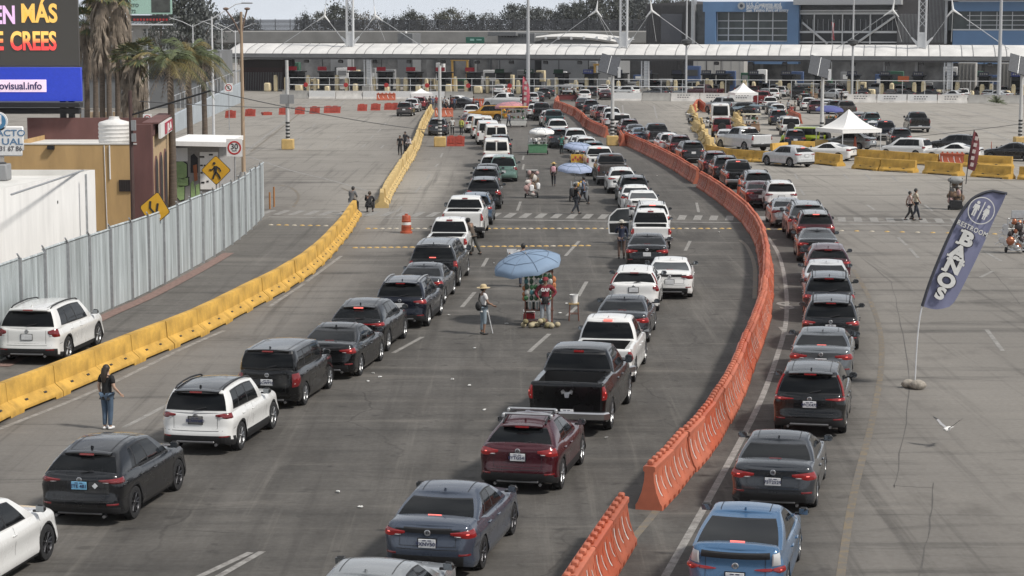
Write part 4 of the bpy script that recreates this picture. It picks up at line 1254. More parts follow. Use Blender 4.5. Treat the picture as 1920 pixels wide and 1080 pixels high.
def pt_(x, y): return (x * K, -.125, pz_ - y * K)
b.cyl((0 - 3 * K, -.115, pz_ + 13 * K), (-3 * K, -.135, pz_ + 13 * K), 2.6 * K, n=12)
for P, r_ in ([[(-1, -8), (-1, 3)], 3.0], [[(-1, 3), (-6, 16)], 1.8], [[(0, 3), (5, 9), (8, 16)], 1.8], [[(-2, -7), (-7, -1), (-12, -1)], 1.4], [[(1, -7), (7, -3), (9, 2)], 1.4]):
    b.tube([pt_(*q) for q in P], r_ * K, 6)
b.v = [(p[0], max(-.135, min(-.103, p[1])), p[2]) for p in b.v]
b.build('walking_figure', SK_, pn, fix=False)
Ym = 81.0
mz_ = H_CAM - (391 - HORIZON) / (FPX / Ym)
ms = pole_thing('lane_sign', 'bent yellow diamond lane merge sign fixed to the corrugated fence', 'road sign', ((289 - 960) / (FPX / Ym), Ym, 0), mz_ + .2, .035)
pn = diamond(ms, mz_, .62, R(-10), hdz=.74)
b = MB()
for P in ([(-8, -16), (-9, -3), (-3, 4), (-2, 17)], [(6, -12), (4, 0), (5, 16)]):
    b.tube([(x / 47.5, -.115, mz_ - y / 47.5) for x, y in P], .045, 6)
b.v = [(p[0], max(-.125, min(-.103, p[1])), p[2]) for p in b.v]
b.build('lane_arrow', SK_, pn, fix=False)
b = MB(); b.box((.14, -.12, mz_ - .26), (.16, .015, .13)); b.build('sticker', WHITEP, pn)
def round_sign(px, py, Y, hw_px, label, text, sub=None, hpx=None):
    s_ = FPX / Y
    z = H_CAM - (py - HORIZON) / s_
    t_ = pole_thing('speed_sign' if text else 'parking_sign', label, 'road sign', ((px - 960) / s_, Y, 0), z)
    w_ = hw_px / s_
    b = MB(); b.box((0, -.06, z), (2 * w_, .03, 2 * w_ * 1.12), 0, None, .01); p_ = b.build('panel', WHITEP, t_)
    b = MB(); b.lathe([(w_ * .66, -.085), (w_ * .86, -.085), (w_ * .86, -.075), (w_ * .66, -.075), (w_ * .66, -.085)], 28, 0, 'y', (0, 0, z)); b.build('red_ring', mat('sign_ring_red', (.45, .03, .03), .5), p_)
    b = MB()
    if text:
        k = w_ * .72 / .72
        b.join(text_mb(text, 1, .02, .004), None, UPRIGHT((0, -.082, z + w_ * .12), sx=k * .95, sy=k)); b.join(text_mb(sub, 1, .02, .004), None, UPRIGHT((0, -.082, z - w_ * .36), sx=w_ * .3, sy=w_ * .26))
    else:
        b.join(text_mb('E', 1, .03, .004), None, UPRIGHT((0, -.082, z), sx=w_ * .9, sy=w_ * .9)); b.tube([(-w_ * .55, -.088, z + w_ * .55), (w_ * .55, -.088, z - w_ * .55)], w_ * .08, 6)
    b.build('legend', SK_, p_)
round_sign(440, 275, 114, 15, 'white square sign with a red ring and the number 30 beside the wooden pole', '30', 'km/h')
round_sign(431, 163, 205, 7.5, 'small white no parking sign with a red ring in front of the pale wall', None)
round_sign(278, 221, 150, 8, 'white sign with a red ring half hidden behind the maroon roof', None)
def lamp_double(px, pyb, pyt, label, arm=2.6):
    p = G(px, pyb); s_ = FPX / p.y
    h = H_CAM - (pyt - HORIZON) / s_
    t_ = thing('street_lamp', label, 'street lamp', p, 0, 'white double-arm street lamps on the left')
    b = MB(); b.tube([(0, 0, 0), (0, 0, h)], [.11, .07], 8); b.build('pole', WSTEEL, t_)
    for sg in (-1, 1):
        b = MB(); b.tube([(0, 0, h - .3), (sg * arm * .5, 0, h + .45), (sg * arm, 0, h + .95)], .045, 6); ar = b.build('arm', WSTEEL, t_)
        b = MB(); b.box((sg * (arm + .3), 0, h + 1.0), (.8, .28, .12), 0, None, .04); b.build('lamp_head', GREYP, ar)
lamp_double(279, 208, 48, 'white double-arm street lamp among the palms, leftmost of its row', 3.4); lamp_double(364, 186, 46, 'white double-arm street lamp just left of the tall white pole', 3.2); lamp_double(418, 178, 53, 'white double-arm street lamp just right of the tall white pole'); lamp_double(443, 174, 57, 'white double-arm street lamp farthest right, by the wooden pole')
def tall_pole(px, pyb, ztop, r, label, m_=WSTEEL, name='pole'):
    p = G(px, pyb); t_ = thing(name, label, 'pole', p)
    b = MB(); b.tube([(0, 0, 0), (0, 0, ztop)], [r, r * .6], 10); b.build('shaft', m_, t_)
    b = MB(); b.cyl((0, 0, 0), (0, 0, .35), r * 2.2, r * 1.6, 10); b.build('footing', CONC, t_)
    return t_, p
t_, p = tall_pole(401, 263, H_CAM + .9, .13, 'tall plain white pole behind the graffiti shed')
b = MB(); b.tube([(0, 0, H_CAM + .7), (2.2, 0, H_CAM + 2.0), (2.9, 0, H_CAM + 2.1)], .05, 6); ar = b.build('arm', WSTEEL, t_)
b = MB(); b.box((3.2, 0, H_CAM + 2.1), (1.0, .3, .12), 0, None, .04); b.build('lamp_head', GREYP, ar)
WOOD = mat('weathered_wood', (.34, .25, .17), .85, var=.25, scale=3, stretch=(4, 4, .3))
t_, p = tall_pole(457, 332, H_CAM + 1.0, .15, 'weathered wooden pole with two small lamp arms beside the 30 sign', WOOD, 'wooden_pole')
for sg in (-1, 1):
    b = MB(); b.tube([(0, 0, H_CAM - .6), (sg * .35 - .15, 0, H_CAM + .4), (sg * .7 - .3, 0, H_CAM + 1.1)], .06, 6); ar = b.build('arm', RUST, t_)
    b = MB(); b.sphere((sg * .72 - .3, 0, H_CAM + 1.2), .17, 8, 6, 0, (1.2, 1, .6)); b.build('lamp_head', RUST, ar)
up = thing('utility_pole', 'dark brown utility pole with a slanting boom in front of the tan building', 'pole', (AT(247, 300, 101).x, 101, 0))
b = MB(); b.tube([(0, 0, 0), (0, 0, H_CAM - (168 - HORIZON) / 38.1)], [.11, .09], 8); b.build('shaft', mat('brown_paint', (.07, .04, .035), .7), up)
e_ = AT(395, 170, 101); b = MB(); b.tube([(0, 0, H_CAM - (214 - HORIZON) / 38.1), (e_.x - up.location.x, 0, e_.z)], .05, 6); b.build('boom', BLACKM, up)
b = MB(); b.box((.15, -.12, 5.4), (.22, .2, .5)); b.box((.15, -.12, 4.8), (.2, .2, .4)); b.build('meter_box', GREYP, up)
STRIPE = mat('white_paint'); 
def lot_pole(px, pyb, pyt, label, solar=False, box=False):
    p = G(px, pyb); s_ = FPX / p.y; h = H_CAM - (pyt - HORIZON) / s_
    t_ = thing('lot_lamp_pole', label, 'lamp post', p, 0, 'lamp posts on yellow concrete blocks')
    b = MB(); b.box((0, 0, .43), (1.0, 1.0, .86), 0, None, .06); b.build('base_block', mat('yellow_concrete', (.52, .36, .14), .8, var=.18, scale=2), t_)
    b = MB(); b.tube([(0, 0, .86), (0, 0, h)], [.17, .13], 10, 0); b.build('shaft', mat('pole_grey', (.47, .47, .46), .6, var=.1), t_)
    b = MB()
    for k in range(5):
        b.tube([(0, 0, .95 + k * .3), (0, 0, 1.10 + k * .3)], .18, 10)
        b.v = [(x, y, z + (x * .55 if abs(x) > 0 else 0)) for x, y, z in b.v[:-1000]] + b.v[-1000:] if False else b.v
    b.build('stripe', SK_, t_)
    if box:
        b = MB(); b.box((-.25, -.15, 4.2), (.7, .25, .8)); b.box((.35, -.15, 4.2), (.45, .25, .75)); b.build('control_box', GREYP, t_)
    if solar:
        b = MB(); M3 = Matrix.Rotation(R(16), 3, 'Y') @ Matrix.Rotation(R(54), 3, 'X'); b.box((-.3, 0, h + .35), (1.7, 1.9, .07), 0, M3); so = b.build('solar_panel', mat('solar_cell', (.05, .055, .065), .5, var=.2, spec=.2), t_)
        b = MB(); [b.box((-.3, 0, h + .35), (.03, 1.92, .09), 0, M3) for k in range(1)]; b.build('panel_frame', STEEL, so)
        b = MB(); b.box((.55, 0, h - .3), (.25, .22, .9)); b.build('battery_box', WSTEEL, t_)
    return t_
lot_pole(540, 280, 112, 'lamp post on a yellow block with two grey boxes in the left lanes', box=True); lot_pole(825, 275, 122, 'lamp post on a yellow block beside the low red barrier'); lot_pole(1148, 273, 128, 'solar lamp post on a yellow block standing in the line of orange barriers', True); lot_pole(1540, 281, 132, 'solar lamp post behind the white peaked tent', True); lot_pole(1912, 275, 128, 'solar lamp post on a yellow block at the right edge', True)
for px, pyb, zt, lab in ((990, 183, 17, 'very tall grey mast rising left of the middle canopy mast'), (1286, 188, 15, 'tall grey mast in front of the ribbed grey block'), (1597, 191, 16, 'tall grey mast in front of the truss block'), (1872, 190, 17, 'very tall grey mast near the right edge')):
    t_, p = tall_pole(px, pyb, zt, .30 if px in (990, 1872) else .17, lab, mat('mast_grey', (.42, .43, .44), .5, .2), 'light_mast')
    if px in (1286, 1597): b = MB(); b.lathe([(.2, 7.6), (.75, 7.9), (.75, 8.3), (.2, 8.5)], 12); b.build('camera_cluster', DARKG, t_)
def cable(A, Bq, sag, lab):
    P = [A.lerp(Bq, t / 16) - Vector((0, 0, sag * 4 * (t / 16) * (1 - t / 16))) for t in range(17)]
    b = MB(); b.tube(P, .022, 4); tag(b.build('overhead_cable', BLACKM), lab, 'cable')
cable(AT(395, 170, 101), AT(826, 246, 165), .25, 'black overhead cable sagging across the left lanes, lower of two'); cable(AT(262, 190, 101), AT(640, 200, 200), .2, 'black overhead cable sagging across the left lanes, upper of two'); cable(AT(1612, 266, 172), AT(1930, 230, 190), .1, 'thin black cable crossing the right yard'); 
for i, (px, py) in enumerate(((506, 392), (514, 388))):
    t_ = pole_thing('marker_post', 'slim rusty orange marker post at the end of the corrugated fence', 'post', G(px, py), .95 + .2 * i, .05, mat('orange_rust', (.36, .16, .05), .7), 'marker posts at the fence end')
TRK = mat('palm_trunk', (.11, .085, .065), .9, var=.3, scale=3, stretch=(1, 1, 5)); FR = mat('palm_green', (.078, .098, .038), .6, var=.35, scale=1.5); FRY = mat('palm_yellowing', (.16, .13, .045), .7, var=.35, scale=1.5); DEAD = mat('palm_dead_fronds', (.22, .18, .14), .9, var=.35, scale=2)
def frond(b, base, az, up, ln, droop, wid, mi, n=9, leaf=14, r_=rnd):
    P = []
    for k in range(n + 1):
        t = k / n
        rr = ln * t * (1 - .12 * t)
        z = math.sin(up) * ln * t - droop * ln * t * t
        P.append(Vector(base) + Vector((math.cos(az) * rr * math.cos(up), math.sin(az) * rr * math.cos(up), z)))
    b.tube(P, [.035 * (1 - .7 * k / n) for k in range(n + 1)], 3, mi, False)
    sd_ = Vector((-math.sin(az), math.cos(az), 0))
    for k in range(leaf):
        t = .12 + .86 * k / leaf
        i = min(n - 1, int(t * n)); p = P[i].lerp(P[i + 1], t * n - i); tg = (P[i + 1] - P[i]).normalized()
        l_ = wid * math.sin(PI * (.12 + .83 * t)) * r_.uniform(.8, 1.15)
        for sg in (-1, 1):
            tip = p + sd_ * sg * l_ * .75 + tg * l_ * .5 - Vector((0, 0, l_ * r_.uniform(.25, .6)))
            b.add([p - tg * .035, p + tg * .035, tip], [(0, 1, 2)], mi, False)
def feather_palm(px, pybase, Y, pyc, label, n=20, ln=2.7):
    s_ = FPX / Y; zc = H_CAM - (pyc - HORIZON) / s_
    t_ = thing('palm_tree', label, 'palm tree', ((px - 960) / s_, Y, 0))
    b = MB(); b.tube([(0, 0, 0), (.05, 0, zc * .4), (.0, 0, zc - .5), (0, 0, zc)], [.26, .20, .17, .20], 10); b.build('trunk', TRK, t_)
    b = MB()
    for i in range(n):
        frond(b, (0, 0, zc), i * 2.4 + rnd.uniform(-.2, .2), R(rnd.uniform(5, 62)), ln * rnd.uniform(.85, 1.15), rnd.uniform(.45, .95), .75, 0 if rnd.random() < .7 else 1, 9, 20)
    b.build('crown', [FR, FRY], t_, fix=False, sharp=0)
    b = MB()
    for i in range(7): frond(b, (0, 0, zc - .2), i * .9 + .3, R(-20), ln * .6, .8, .4, 0, 7, 10)
    b.build('dead_fronds', DEAD, t_, fix=False, sharp=0)
def fan_palm(px, Y, pyc, label, skirt=4.5, rs=1.0, n=26, shared={}):
    s_ = FPX / Y; zc = H_CAM - (pyc - HORIZON) / s_
    t_ = thing('palm_tree', label, 'palm tree', ((px - 960) / s_, Y, 0), 0, 'shaggy fan palms behind the billboard')
    b = MB(); b.tube([(0, 0, 0), (.1, 0, zc * .5), (0, 0, zc)], [.25, .21, .19], 10); b.build('trunk', TRK, t_)
    b = MB()
    for i in range(n):
        az, up = i * 2.4, R(rnd.uniform(-25, 70))
        base = Vector((0, 0, zc)); dirv = Vector((math.cos(az) * math.cos(up), math.sin(az) * math.cos(up), math.sin(up)))
        st = base + dirv * 1.0 * rs
        b.tube([base, st], .02, 3, 0, False)
        sd_ = Vector((-math.sin(az), math.cos(az), 0))
        for k in range(11):
            a = R(-75 + 15 * k)
            tip = st + (dirv * math.cos(a) + sd_ * math.sin(a)) * .95 * rs - Vector((0, 0, .22 * rs * (1 + rnd.random())))
            w_ = (dirv * -math.sin(a) + sd_ * math.cos(a)) * .07 * rs
            mdp = st.lerp(tip, .5)
            b.add([st, mdp - w_, tip, mdp + w_], [(0, 1, 2, 3)], 0 if k % 4 else 1, False)
    b.build('crown', [FR, FRY], t_, fix=False, sharp=0)
    b = MB()
    for i in range(85):
        az = rnd.uniform(0, 2 * PI); z0 = zc - .1 - skirt * rnd.random() ** 1.1
        r0 = .25; l_ = rnd.uniform(.9, 1.7) * rs
        p = Vector((math.cos(az) * r0, math.sin(az) * r0, z0)); q = Vector((math.cos(az) * (r0 + .42 * rs), math.sin(az) * (r0 + .42 * rs), z0 - l_ * .55)); e = Vector((math.cos(az) * (r0 + .5 * rs), math.sin(az) * (r0 + .5 * rs), z0 - l_ * 1.2))
        sd_ = Vector((-math.sin(az), math.cos(az), 0)) * .14
        b.add([p - sd_ * .3, p + sd_ * .3, q + sd_, q - sd_], [(0, 1, 2, 3)], 0, False)
        for k in range(4):
            o = sd_ * (k - 1.5) * .9
            b.add([q + sd_ * (k / 2 - 1), q + sd_ * ((k + 1) / 2 - 1), e + o * 1.2 + Vector((0, 0, rnd.uniform(-.3, .2)))], [(0, 1, 2)], 0, False)
    b.build('dead_skirt', DEAD, t_, fix=False, sharp=0)
for px, Y, pyc, sk, lab in ((164, 160, 45, 2.5, 'low shaggy fan palm with green fronds against the billboard edge'), (181, 168, -22, 6, 'tall shaggy fan palm, first from the billboard edge'), (193, 158, -12, 4.5, 'tall shaggy fan palm, second from the billboard edge'), (206, 175, -28, 6.5, 'tall shaggy fan palm, third from the billboard edge'), (222, 162, -8, 5.5, 'tall shaggy fan palm with a thick brown skirt, fourth from the billboard edge'), (236, 170, -24, 4, 'tall shaggy fan palm, last of the tall row before the mint billboard'), (246, 158, 112, 2.6, 'short fan palm with yellowing fronds left of the leafy palms'), (264, 155, 100, 3.2, 'short shaggy fan palm below the mint billboard')):
    fan_palm(px, Y, pyc, lab, sk)
feather_palm(322, 385, 113, 118, 'feather palm with a dark trunk in front of the graffiti shed', 22, 2.8); feather_palm(356, 260, 134, 104, 'full feather palm right of the dark-trunked palm', 26, 3.3); feather_palm(384, 250, 150, 112, 'feather palm at the right end of the palm row', 18, 2.6)
t_ = thing('palm_shrub', 'spiky low palm growing in front of the grey wall at far right', 'palm', G(1868, 197))
b = MB()
for i in range(30): frond(b, (0, 0, .3), i * 2.4, R(rnd.uniform(10, 80)), rnd.uniform(1.3, 2.0), .35, .35, 0, 6, 9)
b.build('fronds', FR, t_, fix=False, sharp=0)
SPEC = {}
def spec(name, base=None, **k):
    d = dict(SPEC[base]) if base else {}
    d.update(k)
    SPEC[name] = d
spec('sedan', L=4.65, W=1.80, H=1.44, wr=.325, wx=(.98, 3.69), gc=.17,
     top=[(0, .98), (.12, 1.03), (.62, 1.045), (1.2, 1.0), (2.4, .96), (3.3, .95), (3.75, .90), (4.3, .80), (4.65, .66)],
     g=(.52, 1.32, 2.55, 3.62), zr=[(0, -.09), (.3, -.03), (.6, -.02), (1, -.10)], rw=.61, bw=.76,
     wins=[(.13, .20), (.23, .50), (.53, .86)], rear=[(.15, .14), (.3, .03), (.5, 0), (.66, .025), (.8, .06), (1.0, .03)],
     lights=[(.44, 1.10, .78, .93)], band=(.86, .955), clad=0, bump=.46, plate=.68, rails=0, brake='shelf', spoiler=0, tailtop=.95)
spec('sedan_low', 'sedan', band=None, H=1.43, L=4.7, W=1.83, wr=.335, lights=[(.40, 1.06, .74, .90)], bump=.42, plate=.70)
spec('coupe', 'sedan', H=1.39, W=1.86, g=(.45, 1.45, 2.5, 3.6), wins=[(.18, .50), (.53, .86)], rw=.58)
spec('liftback', 'sedan', L=4.6, W=1.77, H=1.47, g=(.16, 1.55, 2.6, 3.85),
     top=[(0, 1.05), (.1, 1.12), (.5, 1.10), (1.2, 1.02), (2.4, .96), (3.4, .94), (3.9, .87), (4.3, .76), (4.6, .62)],
     zr=[(0, -.06), (.3, -.02), (.6, -.02), (1, -.12)], lights=[(.66, .98, .69, .80), (.66, .86, .82, 1.04, 2), (.34, .66, .71, .765)], band=(.92, 1.04), plate=.60, wins=[(.22, .36), (.38, .60), (.63, .88)], bump=.30)
spec('suv', L=4.55, W=1.84, H=1.66, wr=.35, wx=(.92, 3.60), gc=.21,
     top=[(0, 1.06), (.08, 1.10), (1.0, 1.07), (2.4, 1.03), (3.15, 1.03), (3.7, .98), (4.3, .86), (4.55, .70)],
     g=(.10, .42, 2.55, 3.42), zr=[(0, -.08), (.25, -.03), (.6, -.02), (1, -.10)], rw=.645, bw=.79,
     wins=[(.09, .27), (.30, .55), (.575, .89)], rear=[(.2, .12), (.34, .02), (.55, 0), (.68, .05), (.85, .06), (1.1, .08)],
     lights=[(.48, 1.12, .86, 1.00)], clad=.40, bump=.52, plate=.80, rails=1, brake='spoiler', spoiler=.16, tailtop=1.0)
spec('suv_sleek', 'suv', H=1.59, L=4.57, W=1.84, rw=.60, g=(.12, .62, 2.6, 3.55), zr=[(0, -.13), (.35, -.03), (.6, -.02), (1, -.11)],
     wins=[(.20, .27), (.30, .55), (.575, .88)], lights=[(.42, 1.14, .90, 1.01)], plate=.86, bump=.44, clad=.30, spoiler=.10, rails=0)
spec('suv_square', 'suv', H=1.65, L=4.40, W=1.82, g=(.07, .30, 2.5, 3.20), rw=.66, lights=[(.50, 1.08, .90, 1.04)], clad=.42, bump=.50, plate=.86, wins=[(.06, .24), (.27, .53), (.56, .88)])
spec('suv_big', 'suv', L=5.03, W=2.0, H=1.78, wr=.385, wx=(1.05, 3.92), g=(.10, .40, 3.0, 3.85),
     top=[(0, 1.12), (.08, 1.17), (1.0, 1.14), (2.6, 1.10), (3.6, 1.10), (4.1, 1.06), (4.8, .95), (5.03, .75)], rw=.68, bw=.86,
     lights=[(.66, 1.12, .86, 1.10)], plate=.86, bump=.50, clad=.36)
spec('crossover', 'suv', L=4.39, W=1.80, H=1.56, rw=.545, bw=.74, g=(.16, .78, 2.35, 3.30), zr=[(0, -.10), (.35, -.02), (.6, -.02), (1, -.12)], wx=(.86, 3.50),
     wins=[(.26, .50), (.53, .87)], lights=[(.44, 1.02, .86, 1.03)], clad=.40, bump=.46, plate=.84, spoiler=.20, rack=1, rails=1)
spec('hatch', 'suv', L=4.1, W=1.74, H=1.50, wr=.31, wx=(.72, 3.27), g=(.10, .40, 2.3, 3.2), rw=.56, bw=.73,
     top=[(0, .98), (.08, 1.02), (1.0, 1.0), (2.2, .96), (3.0, .95), (3.5, .88), (3.9, .76), (4.1, .62)], clad=0, bump=.36, rails=0, lights=[(.52, .98, .80, .98)], plate=.70, gc=.17)
spec('boxy', 'suv', L=4.25, W=1.76, H=1.63, wr=.32, wx=(.86, 3.46), g=(.06, .20, 2.75, 3.25), rw=.68, bw=.80, zr=[(0, -.03), (.3, -.01), (.7, -.01), (1, -.08)],
     top=[(0, 1.08), (.08, 1.11), (1.0, 1.09), (2.4, 1.06), (3.15, 1.06), (3.6, .98), (4.05, .88), (4.25, .70)], wins=[(.05, .25), (.28, .56), (.585, .91)],
     rear=[(.2, .08), (.34, .01), (.6, 0), (.8, .02), (1.1, .04)], lights=[(.70, 1.02, .62, .98)], clad=0, bump=.30, rails=0, spoiler=.05, plate=.74, gc=.16)
spec('minivan', 'suv', L=4.9, W=1.92, H=1.75, rw=.66, bw=.82, wr=.33, wx=(.95, 3.95), g=(.08, .35, 3.0, 4.15),
     top=[(0, 1.02), (.08, 1.06), (1.0, 1.05), (2.6, 1.0), (3.6, 1.0), (4.3, .92), (4.75, .80), (4.9, .66)], lights=[(.68, 1.1, .80, 1.04)], clad=0, bump=.32, rails=0, plate=.7, spoiler=.08)
spec('van', L=5.5, W=2.02, H=2.08, wr=.36, wx=(1.2, 4.7), gc=.24,
     top=[(0, 1.22), (.06, 1.24), (2.4, 1.24), (4.3, 1.22), (4.7, 1.12), (5.3, .98), (5.5, .80)],
     g=(.03, .10, 3.9, 4.65), zr=[(0, -.08), (.1, -.02), (.85, -.02), (1, -.10)], rw=.82, bw=.93,
     wins=[(.80, .955)], rear=[(.2, .02), (.5, 0), (1.2, .015)], lights=[(.82, 1.04, .80, 1.12)], clad=0, bump=.50, plate=.66, rails=0, brake='spoiler', spoiler=0, split=1, rw_margin=.14)
spec('van_tall', 'van', H=2.5, W=2.06, split=0, rw=.84, rw_margin=.2, lights=[(.90, 1.04, .80, 1.3)])
spec('jeep', 'suv', L=4.2, W=1.85, H=1.84, wr=.40, wx=(.75, 3.3), g=(.04, .10, 2.75, 3.0), rw=.72, bw=.76, zr=[(0, -.03), (1, -.04)],
     top=[(0, 1.15), (1.0, 1.15), (2.9, 1.12), (3.2, 1.10), (4.0, 1.06), (4.2, .95)], wins=[(.06, .30), (.34, .60), (.64, .94)], spare=1, rails=0, spoiler=0, lights=[(.74, .96, .86, 1.08)], clad=.6, bump=.6, rear=[(.2, .1), (.5, 0), (1.1, .02)], gc=.3, plate=.75)
spec('pickup', L=5.8, W=2.04, H=1.97, wr=.41, wx=(1.22, 4.86), gc=.32,
     top=[(0, 1.36), (.06, 1.38), (1.8, 1.38), (2.2, 1.33), (4.3, 1.28), (4.7, 1.25), (5.5, 1.16), (5.8, .98)],
     g=(1.78, 2.02, 3.55, 4.35), zr=[(0, -.07), (.25, -.02), (.7, -.02), (1, -.10)], rw=.70, bw=.86,
     wins=[(.08, .45), (.48, .91)], rear=[(.3, .03), (.5, 0), (.8, .01), (1.2, .0)], lights=[(.88, 1.05, .95, 1.30)], clad=0, bump=.64, plate=.62, rails=0, brake='roof', spoiler=0, bed=(.08, 1.70), chrome=1)
spec('pickup_small', 'pickup', L=5.3, W=1.88, H=1.76, wr=.37, wx=(1.1, 4.3), gc=.26, rw=.64, bw=.80,
     top=[(0, 1.08), (.06, 1.10), (1.7, 1.10), (2.1, 1.08), (3.9, 1.06), (4.3, 1.02), (5.0, .94), (5.3, .80)], g=(1.75, 2.0, 3.2, 4.0), bed=(.08, 1.66), lights=[(.78, .98, .76, 1.04)])
spec('canopy_pickup', 'suv_big', L=5.6, W=2.0, H=1.82, wx=(1.2, 4.6), g=(.05, .22, 3.5, 4.3), top=[(0, 1.16), (.06, 1.18), (2.4, 1.17), (4.1, 1.14), (4.6, 1.10), (5.4, 1.0), (5.6, .85)], lights=[(.84, 1.05, .80, 1.12)], rails=0, clad=0, spoiler=0, brake='shelf', wins=[(.05, .33), (.39, .62), (.65, .90)])
FINE = {'n': 1}
class Body:
    def __init__(s, d):
        s.d = d
        s.hw = d['W'] / 2
        L, hw = d['L'], s.hw
        rl, ry, bow = min(.34, hw * .36), .26, .05
        if d.get('bed') or d.get('spare') or d.get('split'):
            rl, ry, bow = .12, .10, .02
        if L > 5.4 and d['H'] > 2: rl, ry, bow = .14, .12, .02
        fl, fy, fb = .60, .80, .16
        P = []
        for i in range(7):
            x = (hw - rl) * i / 6
            P.append((x, bow * (x / hw) ** 2))
        b0 = P[-1][1]
        for i in range(1, 8):
            a = PI / 2 * i / 7
            P.append((hw - rl + rl * math.sin(a), b0 + ry * (1 - math.cos(a))))
        ys = set(round(v, 3) for v in [b0 + ry + (L - fy - fb * .5 - b0 - ry) * k / 14 for k in range(1, 14)])
        s.ar = d['wr'] + .055
        keep = []
        for c in d['wx']:
            keep += [c + s.ar * math.cos(PI * k / 10) for k in range(11)] + [c - s.ar - .025, c + s.ar + .025]
        ys = [y for y in ys if all(abs(y - k) > .05 for k in keep) and all(abs(y - c) > s.ar for c in d['wx'])] + keep
        ys = sorted(y for y in ys if b0 + ry + .01 < y < L - .34)
        yend = ys[-1] + .02
        for y in ys: P.append((hw, y))
        fy2 = L - fb - yend
        for i in range(1, 9):
            a = PI / 2 * i / 8
            P.append((hw - fl + fl * math.cos(a), yend + fy2 * math.sin(a)))
        xe = hw - fl
        for i in range(1, 6):
            x = xe * (1 - i / 5)
            P.append((x, L - fb * (x / xe) ** 2 if xe > 0 else L))
        s.P = [(x * (1 - .035 * abs(2 * y / L - 1) ** 3), y) for x, y in P]
        n = len(s.P)
        s.N = []
        for i in range(n):
            a = s.P[max(0, i - 1)]; b = s.P[min(n - 1, i + 1)]
            if i == 0: a = (-b[0], b[1])
            if i == n - 1: b = (-a[0], a[1])
            tx, ty = b[0] - a[0], b[1] - a[1]
            l = math.hypot(tx, ty) or 1
            s.N.append((ty / l, -tx / l))
        s.S = [0]
        for i in range(1, n):
            s.S.append(s.S[-1] + math.hypot(s.P[i][0] - s.P[i - 1][0], s.P[i][1] - s.P[i - 1][1]))
        s.zb = pl(d['top'], d['L'] * .5)
    def out(s, q):
        """outline point and outward normal at arc length q from the rear centre"""
        S = s.S
        k = 0
        while k < len(S) - 2 and S[k + 1] < q: k += 1
        t = (q - S[k]) / max(1e-9, S[k + 1] - S[k])
        a, b = s.P[k], s.P[k + 1]
        na, nb = s.N[k], s.N[k + 1]
        nx, ny = na[0] + (nb[0] - na[0]) * t, na[1] + (nb[1] - na[1]) * t
        l = math.hypot(nx, ny) or 1
        return (a[0] + (b[0] - a[0]) * t, a[1] + (b[1] - a[1]) * t), (nx / l, ny / l)
    def inset(s, z, n, y):
        zb = s.zb
        t = z / zb
        side = pl([(.1, .10), (.2, .05), (.30, .012), (.36, .008), (.44, .030), (.60, .028), (.74, .002), (.80, .0), (.86, .022), (.94, .05), (1.0, .078), (1.2, .10)], t)
        rear = ss(s.d['rear'], z)
        front = pl([(.15, .10), (.3, .0), (.5, .0), (.62, .05), (.75, .16), (.9, .30), (1.1, .42)], z)
        wy = n[1] * n[1]
        side += max(0, z - .5) * .30 * (max(0, min(1, (y - s.d['L'] + 1.7) / 1.5)) ** 2) * min(1, s.d['L'] / 4)
        return side * n[0] * n[0] + (rear if n[1] < 0 else front) * wy
    def pt(s, q, z, off=0.0):
        (x, y), n = s.out(q)
        i = s.inset(z, n, y) - off
        return (x - n[0] * i, y - n[1] * i, z)
    def zlo(s, y):
        d = s.d
        z = d['gc'] + .09 * max(0, 1 - y / .55) + .06 * max(0, (y - d['L'] + .6) / .6)
        for c in d['wx']:
            if abs(y - c) <= s.ar + 1e-6:
                z = d['wr'] * .92 + math.sqrt(max(0, s.ar ** 2 - (y - c) ** 2))
        return z
    def zhi(s, y):
        return ss(s.d['top'], y)

